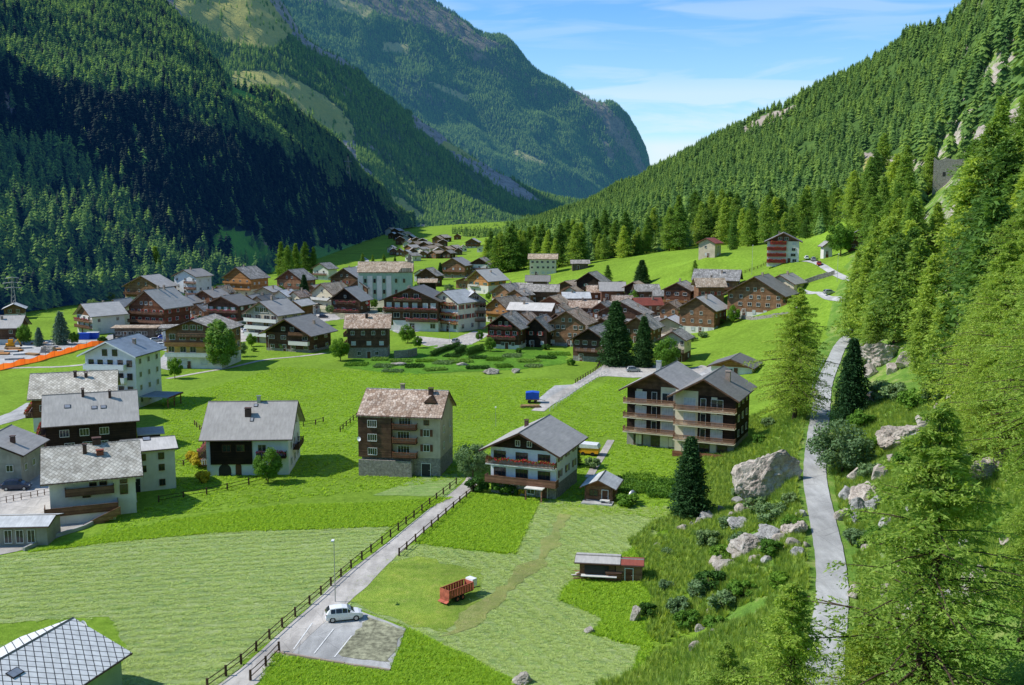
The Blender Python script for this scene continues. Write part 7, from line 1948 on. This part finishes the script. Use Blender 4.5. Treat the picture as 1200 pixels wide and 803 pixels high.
# ------------------------------------------------------------------ vehicles
def car_parts(paint, kind='hatch'):
    """returns list of (name, mesh, [children])"""
    import bmesh
    L = 4.0
    # side profile stations (x, z_bottom, z_belt, z_top, half width belt, half width top)
    st = [(-2.0, .38, .62, .64, .66, .60), (-1.93, .26, .90, .95, .80, .70), (-1.80, .22, .95, 1.20, .84, .62), (-1.45, .20, .96, 1.50, .86, .60), (-.9, .20, .95, 1.55, .87, .60), (-.2, .20, .94, 1.56, .87, .60), (.35, .20, .93, 1.47, .87, .58),
          (.75, .20, .92, 1.22, .86, .60), (1.12, .21, .90, .95, .85, .72), (1.55, .22, .84, .88, .82, .70), (1.85, .26, .72, .75, .76, .64), (2.0, .36, .54, .56, .62, .54)]
    V, F, mi = [], [], []
    n = 10
    for (x, zb, zm, zt, wm, wt) in st:
        V += [(x, -wm * .86, zb), (x, -wm, (zb + zm) * .5), (x, -wm * .985, zm), (x, -wt, zt - .04 * (zt > 1)), (x, -wt * .55, zt + .01), (x, wt * .55, zt + .01), (x, wt, zt - .04 * (zt > 1)), (x, wm * .985, zm), (x, wm, (zb + zm) * .5), (x, wm * .86, zb)]
    for i in range(len(st) - 1):
        for k in range(n):
            k2 = (k + 1) % n; F.append((i * n + k, i * n + k2, (i + 1) * n + k2, (i + 1) * n + k))
    F.append(tuple(range(n))); F.append(tuple((len(st) - 1) * n + k for k in reversed(range(n))))
    mb = MB(); mb.v = V; mb.f = F; mb.m = [0] * len(F)
    body = mb.mesh('body', M[paint], smooth=False)
    bm = bmesh.new(); bm.from_mesh(body); bmesh.ops.bevel(bm, geom=bm.edges[:], offset=.012, segments=1, affect='EDGES'); bm.to_mesh(body); bm.free()
    # side windows: panels just outside the glass house
    def side(i0, i1, sg, a=.12, b=.86, x_in=.04):
        q = []
        for (i, dx) in ((i0, x_in), (i1, -x_in)):
            x, zb, zm, zt, wm, wt = st[i] if not isinstance(i, tuple) else i
            for t in (a, b):
                q.append((x + dx, sg * (wm * .985 * (1 - t) + wt * t + .012), zm * (1 - t) + (zt - .04) * t))
        return [q[0], q[2], q[3], q[1]]
    gl = MB()
    for sg in (-1, 1):
        gl.poly(side(3, 4, sg)); gl.poly(side(4, 5, sg, x_in=.03)); gl.poly(side(5, 6, sg, x_in=.03)); gl.poly(side(6, 7, sg, .12, .8))
    gl.poly([(.78, -.56, 1.225), (.78, .56, 1.225), (1.10, .68, .97), (1.10, -.68, .97)]); gl.poly([(.38, -.53, 1.475), (.38, .53, 1.475), (.75, .56, 1.245), (.75, -.56, 1.245)])
    gl.poly([(-1.83, -.56, 1.21), (-1.83, .56, 1.21), (-1.52, .54, 1.48), (-1.52, -.54, 1.48)]); gl.poly([(-1.96, -.62, 1.0), (-1.96, .62, 1.0), (-1.84, .56, 1.19), (-1.84, -.56, 1.19)])
    glass = gl.mesh('windows', M['glass'], fix=False)
    w = MB(); 
    w.tube([(0, -.10, 0), (0, .10, 0)], .31, 14); tyre = w.mesh('tyre', M['rubber'])
    rm = MB(); rm.tube([(0, -.108, 0), (0, .108, 0)], .19, 10); rim = rm.mesh('rim', M['metal'])
    def lamps(x, y, z, sx_, m_): b = MB(); b.box(x - sx_, x + sx_, y - .13, y + .13, z - .07, z + .07); return b.mesh('lamp', M[m_])
    return body, glass, tyre, rim, [('headlight', lamps(1.90, s_ * .52, .66, .05, 'white')) for s_ in (-1, 1)] + [('tail_light', lamps(-1.93, s_ * .66, .88, .04, 'tail')) for s_ in (-1, 1)]
_cars = {}
def car(label, px, py, rz, paint, group=None, Y=None, van=False, s=1.0):
    p = at(px, py)
    if paint not in _cars: _cars[paint] = car_parts(paint)
    body, glass, tyre, rim, lm = _cars[paint]
    o = empty('car', (p.x, p.y, p.z + .06), rz, label, 'car', group); o.scale = (s, s, s)
    link('body', body, o); link('windows', glass, o)
    for x in (-1.25, 1.25):
        for y in (-.76, .76):
            w_ = empty('wheel', (x, y, .31)); w_.parent = o
            link('tyre', tyre, w_); link('rim', rim, w_)
    for nm, me in lm: link(nm, me, o)
    for sg in (-1, 1): MB().box(.62, .76, sg * .98 - .09, sg * .98 + .09, .98, 1.12).build('mirror', M[paint], o)
    return o
car('white hatchback parked on the little car park beside the path', 403, 726, R(14), 'car_white', s=1.04)
car('dark car parked in the shadow at the left edge behind the low fence', 20, 574, R(8), 'car_dark', s=1.1)
car('dark blue car parked on the street below the hotels', 379, 373, R(4), 'car_dark')
car('grey car parked left of the dark blue car', 365, 371, R(8), 'car_grey')
for (x, y, r_, c, l) in [(192, 398, 20, 'car_blue', 'blue car parked in the hotel car park'), (183, 401, 20, 'car_grey', 'silver car parked beside the blue one'), (200, 403, 30, 'car_dark', 'dark car right of the blue car in the hotel car park'), (190, 407, 10, 'car_white', 'white car in front of the blue car in the hotel car park'),
        (222, 372, 10, 'car_white', 'white car on the village street above the yellow hotel'), (228, 377, 40, 'car_red', 'red car on the village street above the yellow hotel'), (207, 389, 5, 'car_white', 'white delivery car beside the restaurant terrace'), (216, 392, 60, 'car_dark', 'dark car beside the restaurant terrace'),
        (953, 306, 80, 'car_grey', 'silver car parked by the red balcony chalet'), (960, 311, 70, 'car_red', 'red car parked on the upper road below the red balcony chalet'), (945, 304, 80, 'car_white', 'white car parked close to the red balcony chalet'), (972, 345, 10, 'car_grey', 'grey car standing on the meadow road at the right')]:
    car(l, x, y, R(r_), c)

for (x, y, r_, c, l) in [(140, 404, 0, 'car_grey', 'silver car on the street left of the restaurant'), (156, 403, 8, 'car_red', 'red car in front of the restaurant terrace'), (476, 384, 12, 'car_white', 'white car on the hotel forecourt, left one'), (498, 387, -10, 'car_dark', 'dark car on the hotel forecourt, right one'),
        (534, 402, 70, 'car_grey', 'silver car on the street below the white hotel'), (742, 436, 5, 'car_grey', 'silver car parked under the spruces on the forecourt'), (30, 545, 60, 'car_white', 'white car parked in the yard at the left edge'), (238, 402, 5, 'car_blue', 'blue car left of the white apartment block'), (290, 390, 30, 'car_white', 'white car before the white apartment block')]:
    car(l, x, y, R(r_), c)
# red hay wagon in the right field
p = at(536, 702); o = empty('hay_wagon', p + Vector((0, 0, .05)), R(48), 'faded red open hay wagon standing in the mown field', 'wagon'); o.scale = (.78, .78, .85)
b = MB(); b.box(-2.6, 2.4, -.95, .95, .75, .9); b.build('chassis', M['dark'], o)
b = MB()
for sg in (-1, 1):
    for k in range(9): x = -2.6 + 5.0 * k / 9; b.box(x, x + .46, sg * 1.0 - .03, sg * 1.0 + .03, .92, 1.95)
    b.box(-2.65, 2.45, sg * 1.0 - .06, sg * 1.0 + .06, 1.93, 2.03); b.box(-2.65, 2.45, sg * 1.0 - .05, sg * 1.0 + .05, .88, .98)
b.build('side_panel', M['red_paint'], o)
b = MB(); b.box(-2.72, -2.64, -1.0, 1.0, .85, 2.05); b.build('tailgate', M['red_paint'], o)
b = MB(); b.prism([(-2.75, .5), (-3.25, .32), (-3.2, .25), (-2.72, .38)], -.95, .95, 'y'); b.box(-2.76, -2.7, -.95, .95, .4, .84); b.build('ramp', M['red_paint'], o)
b = MB(); b.box(2.46, 2.54, -1.0, 1.0, .85, 2.0); b.build('front_panel', M['red_paint'], o)
b = MB(); b.box(2.56, 3.5, -.75, .75, 1.2, 2.25); b.build('pickup_hood', M['metal_white'] if False else M['white'], o)
b = MB(); b.tube([(3.4, 0, .7), (5.0, 0, .5)], .07, 6); b.tube([(2.5, .7, .8), (3.8, 0, .6)], .05, 5); b.tube([(2.5, -.7, .8), (3.8, 0, .6)], .05, 5); b.build('drawbar', M['dark'], o)
b = MB()
for x in (-1.4, .2, 1.8): b.tube([(x, -.95, 1.4), (x, .95, 1.4)], .04, 5)
b.build('cross_bar', M['dark'], o)
ty = MB().tube([(0, -.14, 0), (0, .14, 0)], .42, 14).mesh('tyre', M['rubber']); rm = MB().tube([(0, -.15, 0), (0, .15, 0)], .22, 10).mesh('rim', M['red_paint'])
for x in (-.9, .2):
    for y in (-.86, .86): w_ = empty('wheel', (x, y, .42)); w_.parent = o; link('tyre', ty, w_); link('rim', rm, w_)
# trailer with blue tarpaulin
p = at(624, 472); o = empty('trailer', p, R(-4), 'small trailer under a bright blue tarpaulin at the end of the concrete pad', 'trailer')
b = MB(); b.prism([(-1.5, 1.0), (1.5, 1.0), (1.55, 2.5), (0, 2.68), (-1.55, 2.5)], -1.2, 1.2, 'y'); b.build('tarpaulin', M['tarp_blue'], o)
MB().box(-1.55, 1.55, -1.25, 1.25, .8, .995).build('loading_bed', M['wood_orange'], o); ty2 = MB().tube([(0, -.12, 0), (0, .12, 0)], .38, 12).mesh('wheel', M['rubber'])
for x in (-.7, .7):
    for y in (-1.15, 1.15): link('wheel', ty2, o, (x, y, .4))
MB().tube([(1.5, 0, .85), (3.0, 0, .5)], .05, 5).build('drawbar', M['dark'], o)
# log pile beside it
p = at(622, 477); o = empty('log_pile', p, R(5), 'stack of cut logs lying beside the blue covered trailer', 'log pile'); g = random.Random(9)
for k in range(9): MB().tube([(-2.1 + g.uniform(-.4, .4), -1.2 + (k % 5) * .36, .18 + .3 * (k // 5)), (2.0 + g.uniform(-.4, .4), -1.2 + (k % 5) * .36, .18 + .3 * (k // 5))], .17, 8).build('log', M['log'], o)
# yellow and white tarpaulin heap behind the white chalet
p = at(690, 533)
o = empty('covered_trailer', p, R(-15), 'white topped trailer with a yellow side behind the flower balcony chalet', 'trailer')
b = MB(); b.prism([(-1.9, .5), (1.9, .5), (2.0, 1.5), (-2.0, 1.5)], -1.1, 1.1, 'y'); b.build('side_cover', M['tarp_yellow'], o)
b = MB(); b.prism([(-2.05, 1.505), (2.05, 1.505), (1.7, 2.15), (-1.8, 2.25)], -1.2, 1.2, 'y'); b.build('top_cover', M['tarp_white'], o)
for x in (-.9, .9):
    for y in (-1.0, 1.0): link('wheel', ty2, o, (x, y, .38))
# covered grey thing right of the hut
p = at(741, 588); o = empty('garden_cover', p, R(25), 'grey cover over a small upright object in the hut garden', 'garden cover'); b = MB()
n = 10
sec = [(0, .75, .35), (.5, .85, .5), (1.1, .8, .45), (1.6, .5, .3), (1.85, .12, .1)]
for j in range(len(sec)):
    for k in range(n): a = 6.283 * k / n; b.v.append((sec[j][1] * math.cos(a), sec[j][2] * math.sin(a), sec[j][0]))
for j in range(len(sec) - 1):
    for k in range(n): b.f.append((j * n + k, j * n + (k + 1) % n, (j + 1) * n + (k + 1) % n, (j + 1) * n + k)); b.m.append(0)
b.f.append(tuple((len(sec) - 1) * n + k for k in range(n))); b.m.append(0); b.build('cover', M['metal'], o, smooth=True)
# sheds in the right field
H = House('field_shed', 'open fronted wooden shed with a pale sheet roof in the right field', 'shed', 700, 680, w=4.4, d=2.8, yaw=-8)
H.walls(2.2, .25, 'w', [(0, 2.2, 'wood_brown')], None); H.roof('slate_light', .45, .6, .1, x0=0); H.block('opening', -1.6, 1.4, -.1, -.06, .9, 1.9, 'dark'); H.block('work_bench', -2.0, 2.4, -.9, -.14, .7, .78, 'frame_w'); H.block('bench_leg', -1.9, -1.8, -.8, -.7, 0, .7, 'wood_dark'); H.block('bench_leg', 2.2, 2.3, -.8, -.7, 0, .7, 'wood_dark')
H = House('field_shed', 'closed wooden shed with a rusty red roof in the right field', 'shed', 737, 682, w=3.2, d=2.7, yaw=-8)
H.walls(2.0, .25, 'w', [(0, 2.0, 'wood_brown')], None); H.roof('roof_red', .15, .2, .1); H.door('F', .5, .9, 1.7, 'wood_red')
H = House('bench_shed', 'low wooden counter joining the two field sheds', 'counter', 719, 682, w=1.8, d=1.6, yaw=-8)
H.walls(1.1, .12, 'w', [(0, 1.1, 'wood_red')], None); H.roof('wood_brown', .1, .1, .05)
p = at(682, 677); o = empty('wood_pile', p, .3, 'heap of boards and crates left of the open field shed', 'wood pile'); g = random.Random(4)
for k in range(10): b = MB(); b.box(-1.1, 1.1, -.1, .1, 0, .08); q = b.build('board', M[['wood_grey', 'log', 'wood_orange', 'frame_w'][k % 4]], o, (g.uniform(-.4, .4), g.uniform(-.7, .7), .1 + k * .08), g.uniform(-.6, .6))
# building site: netting, boards, digger hood
def netting():
    c = [at(*p) for p in [(-30, 439), (0, 434), (24, 428), (44, 424), (60, 419), (76, 415), (92, 410), (108, 406), (124, 405)]]; sp = spline(c, 1.5); mb = MB(); o0 = sp[0]
    for i, (a, b) in enumerate(zip(sp, sp[1:])):
        za, zb = [1.5 + .25 * math.sin(j * 1.3) for j in (i, i + 1)]
        mb.poly([a - o0, b - o0, b - o0 + Vector((0, 0, zb)), a - o0 + Vector((0, 0, za))])
    o = empty('site_fence', o0, 0, 'bright orange safety netting around the building site', 'safety fence'); mb.build('netting', M['tarp_orange'], o)
    pm = MB().box(-.04, .04, -.04, .04, 0, 1.9).mesh('post', M['wood_orange'])
    for p_ in sp[::3]: link('post', pm, o, p_ - o0)
netting()
g = random.Random(17)
for k in range(16):
    x = g.uniform(-10, 62); y = 426 - max(0, x) * .22 - g.uniform(0, 14); p = at(x, y); b = MB()
    for j in range(4): b.box(-2.5, 2.5, -.9, .9, j * .16, j * .16 + .1)
    o = b.build('board_stack', M[['frame_w', 'concrete', 'log', 'wood_orange'][k % 4]], None, p, g.uniform(-.5, .5)); tag(o, 'flat stack of building boards lying on the building site', 'board stack', 'board stacks on the building site')
p = at(58, 411); boulder('white heap of sheeting on the building site', 58, 413, 26, 10, 'rock_pale', 77, name='sheeting_heap')
p = at(12, 408); o = empty('digger', p, .3, 'small yellow digger at the left end of the building site', 'digger')
MB().box(-1.2, 1.2, -.9, .9, .8, 1.5).build('body', M['tarp_yellow'], o); MB().box(-.5, .9, -.6, .6, 1.5, 2.7).build('cab', M['tarp_yellow'], o); MB().box(-1.4, 1.4, -1.1, -.6, 0, .7).build('track', M['rubber'], o); MB().box(-1.4, 1.4, .6, 1.1, 0, .7).build('track', M['rubber'], o); MB().tube([(1.0, 0, 1.4), (2.4, 0, 2.8), (3.2, 0, 1.0)], .16, 6).build('arm', M['tarp_yellow'], o)
MB().box(2.9, 3.5, -.35, .35, .4, 1.0).build('bucket', M['dark'], o)
for (x, y, l) in ((99, 398, 'blue container at the right end of the building site'), (109, 397, 'small blue and white tank right of the blue container')):
    p = at(x, y); o = empty('container', p, .1, l, 'container'); MB().box(-1.9, 1.9, -1, 1, .1, 2.1).build('box', M['tarp_blue'], o); MB().box(-2.0, 2.0, -1.05, 1.05, 2.11, 2.25).build('lid', M['tarp_white' if x > 100 else 'tarp_blue'], o)
# blue sheet at the left stair, lawn figures
p = at(72, 626); b = MB()
# ------------------------------------------------------------------ light, sky, camera
SUN_EL = R(46); SUN_AZ = R(-89)     # azimuth from +Y (valley axis) towards +X; the sun stands to the left
sx, sy = math.cos(SUN_EL) * math.sin(SUN_AZ), math.cos(SUN_EL) * math.cos(SUN_AZ)
sun = bpy.data.lights.new('sun', 'SUN'); sun.energy = 5.0; sun.angle = R(0.53); sun.color = (1.0, 0.95, 0.87)
so = bpy.data.objects.new('sun', sun); COL.objects.link(so)
so.rotation_euler = Vector((sx, sy, math.sin(SUN_EL))).to_track_quat('Z', 'Y').to_euler()

w = bpy.data.worlds.new('World'); SC.world = w; w.use_nodes = True
nt = w.node_tree; nt.nodes.clear(); N = nt.nodes.new; Lk = nt.links.new
out = N('ShaderNodeOutputWorld'); bg = N('ShaderNodeBackground'); bg.inputs['Strength'].default_value = 0.15
sky = N('ShaderNodeTexSky'); sky.sky_type = 'NISHITA'; sky.sun_disc = False; sky.sun_elevation = SUN_EL
sky.sun_rotation = SUN_AZ; sky.altitude = 1600; sky.air_density = 1.0; sky.dust_density = 0.7; sky.ozone_density = 3.0
tc = N('ShaderNodeTexCoord')
# thin high cloud, laid out by sky direction
sep = N('ShaderNodeSeparateXYZ'); Lk(tc.outputs['Generated'], sep.inputs[0])
mp = N('ShaderNodeMapping'); mp.inputs['Scale'].default_value = (2.6, 1.2, 15.0); mp.inputs['Location'].default_value = (0.35, 0.2, 0.6); mp.inputs['Rotation'].default_value = (0, R(-8), 0)
Lk(tc.outputs['Generated'], mp.inputs[0])
nz = N('ShaderNodeTexNoise'); nz.inputs['Scale'].default_value = 1.6; nz.inputs['Detail'].default_value = 9; nz.inputs['Roughness'].default_value = 0.58; nz.inputs['Distortion'].default_value = 0.5
Lk(mp.outputs[0], nz.inputs['Vector'])
rp = N('ShaderNodeValToRGB'); rp.color_ramp.elements[0].position = 0.47; rp.color_ramp.elements[0].color = (0, 0, 0, 1); rp.color_ramp.elements[1].position = 0.66; rp.color_ramp.elements[1].color = (1, 1, 1, 1)
Lk(nz.outputs['Fac'], rp.inputs[0])
# more cloud towards the horizon
hr = N('ShaderNodeMapRange'); hr.inputs[1].default_value = 0.0; hr.inputs[2].default_value = 0.19; hr.inputs[3].default_value = 1.0; hr.inputs[4].default_value = 0.12; Lk(sep.outputs['Z'], hr.inputs[0])
m1 = N('ShaderNodeMath'); m1.operation = 'MULTIPLY'; Lk(rp.outputs[0], m1.inputs[0]); Lk(hr.outputs[0], m1.inputs[1])
lo = N('ShaderNodeMapRange'); lo.inputs[1].default_value = 0.005; lo.inputs[2].default_value = 0.065; lo.inputs[3].default_value = 0.75; lo.inputs[4].default_value = 0.0; Lk(sep.outputs['Z'], lo.inputs[0])
nz2 = N('ShaderNodeTexNoise'); nz2.inputs['Scale'].default_value = 9; nz2.inputs['Detail'].default_value = 8; Lk(tc.outputs['Generated'], nz2.inputs['Vector'])
r2 = N('ShaderNodeValToRGB'); r2.color_ramp.elements[0].position = 0.3; r2.color_ramp.elements[0].color = (.35, .35, .35, 1); r2.color_ramp.elements[1].position = 0.6; Lk(nz2.outputs['Fac'], r2.inputs[0])
m2 = N('ShaderNodeMath'); m2.operation = 'MULTIPLY'; Lk(lo.outputs[0], m2.inputs[0]); Lk(r2.outputs[0], m2.inputs[1])
# a flat band of cloud a few degrees up, broken by streaky noise, and a white bank on the horizon
def ramp(sock, stops):
    r = N('ShaderNodeValToRGB'); e = r.color_ramp.elements
    while len(e) < len(stops): e.new(.5)
    for q, (p_, v) in zip(e, stops): q.position = p_; q.color = (v, v, v, 1)
    Lk(sock, r.inputs[0]); return r.outputs[0]
def mul(a, b):
    m = N('ShaderNodeMath'); m.operation = 'MULTIPLY'; Lk(a, m.inputs[0]); Lk(b, m.inputs[1]); return m.outputs[0]
def mx(a, b):
    m = N('ShaderNodeMath'); m.operation = 'MAXIMUM'; Lk(a, m.inputs[0]); Lk(b, m.inputs[1]); return m.outputs[0]
mp3 = N('ShaderNodeMapping'); mp3.inputs['Scale'].default_value = (7, 2, 60); mp3.inputs['Rotation'].default_value = (0, R(2), 0); mp3.inputs['Location'].default_value = (0.2, 0, 0.4); Lk(tc.outputs['Generated'], mp3.inputs[0])
n3 = N('ShaderNodeTexNoise'); n3.inputs['Scale'].default_value = 1.0; n3.inputs['Detail'].default_value = 7; n3.inputs['Distortion'].default_value = .6; Lk(mp3.outputs[0], n3.inputs['Vector'])
band = mul(ramp(sep.outputs['Z'], [(0.062, 0), (0.082, .6), (0.098, .6), (0.128, 0.1), (.17, 0.3), (.2, 0)]), ramp(n3.outputs['Fac'], [(.42, 0), (.60, 1)]))
bank = mul(ramp(sep.outputs['Z'], [(0.0, .95), (0.05, .95), (0.068, 0)]), ramp(nz2.outputs['Fac'], [(.25, .55), (.55, 1)]))
veil_ = ramp(sep.outputs['Z'], [(0.0, .5), (0.08, .28), (0.17, 0.0)])
tot = mx(mx(m1.outputs[0], band), mx(bank, veil_))
mix = N('ShaderNodeMix'); mix.data_type = 'RGBA'; Lk(tot, mix.inputs[0]); tint = N('ShaderNodeMix'); tint.data_type = 'RGBA'; tint.blend_type = 'MULTIPLY'; tint.inputs[0].default_value = 1; Lk(sky.outputs[0], tint.inputs[6]); tint.inputs[7].default_value = (0.68, 1.06, 1.28, 1); Lk(tint.outputs[2], mix.inputs[6]); mix.inputs[7].default_value = (5.4, 6.2, 6.7, 1)
Lk(mix.outputs[2], bg.inputs[0]); Lk(bg.outputs[0], out.inputs[0])

cam = bpy.data.cameras.new('camera'); co = bpy.data.objects.new('camera', cam); COL.objects.link(co)
co.location = (0, 0, CAM_H); co.rotation_euler = (math.pi / 2 - PITCH, 0, 0)
cam.sensor_fit = 'HORIZONTAL'; cam.sensor_width = 36.0; cam.lens = 36.0 * FPX / 1200.0
cam.clip_start = 0.5; cam.clip_end = 30000
SC.camera = co
SC.view_settings.view_transform = 'Standard'; SC.view_settings.look = 'None'; SC.view_settings.exposure = 0; SC.view_settings.gamma = 1
SC.cycles.use_denoising = True; SC.cycles.max_bounces = 6; SC.cycles.transparent_max_bounces = 4; SC.cycles.use_adaptive_sampling = True
SC.cycles.diffuse_bounces = 3; SC.cycles.glossy_bounces = 2; SC.cycles.transmission_bounces = 3
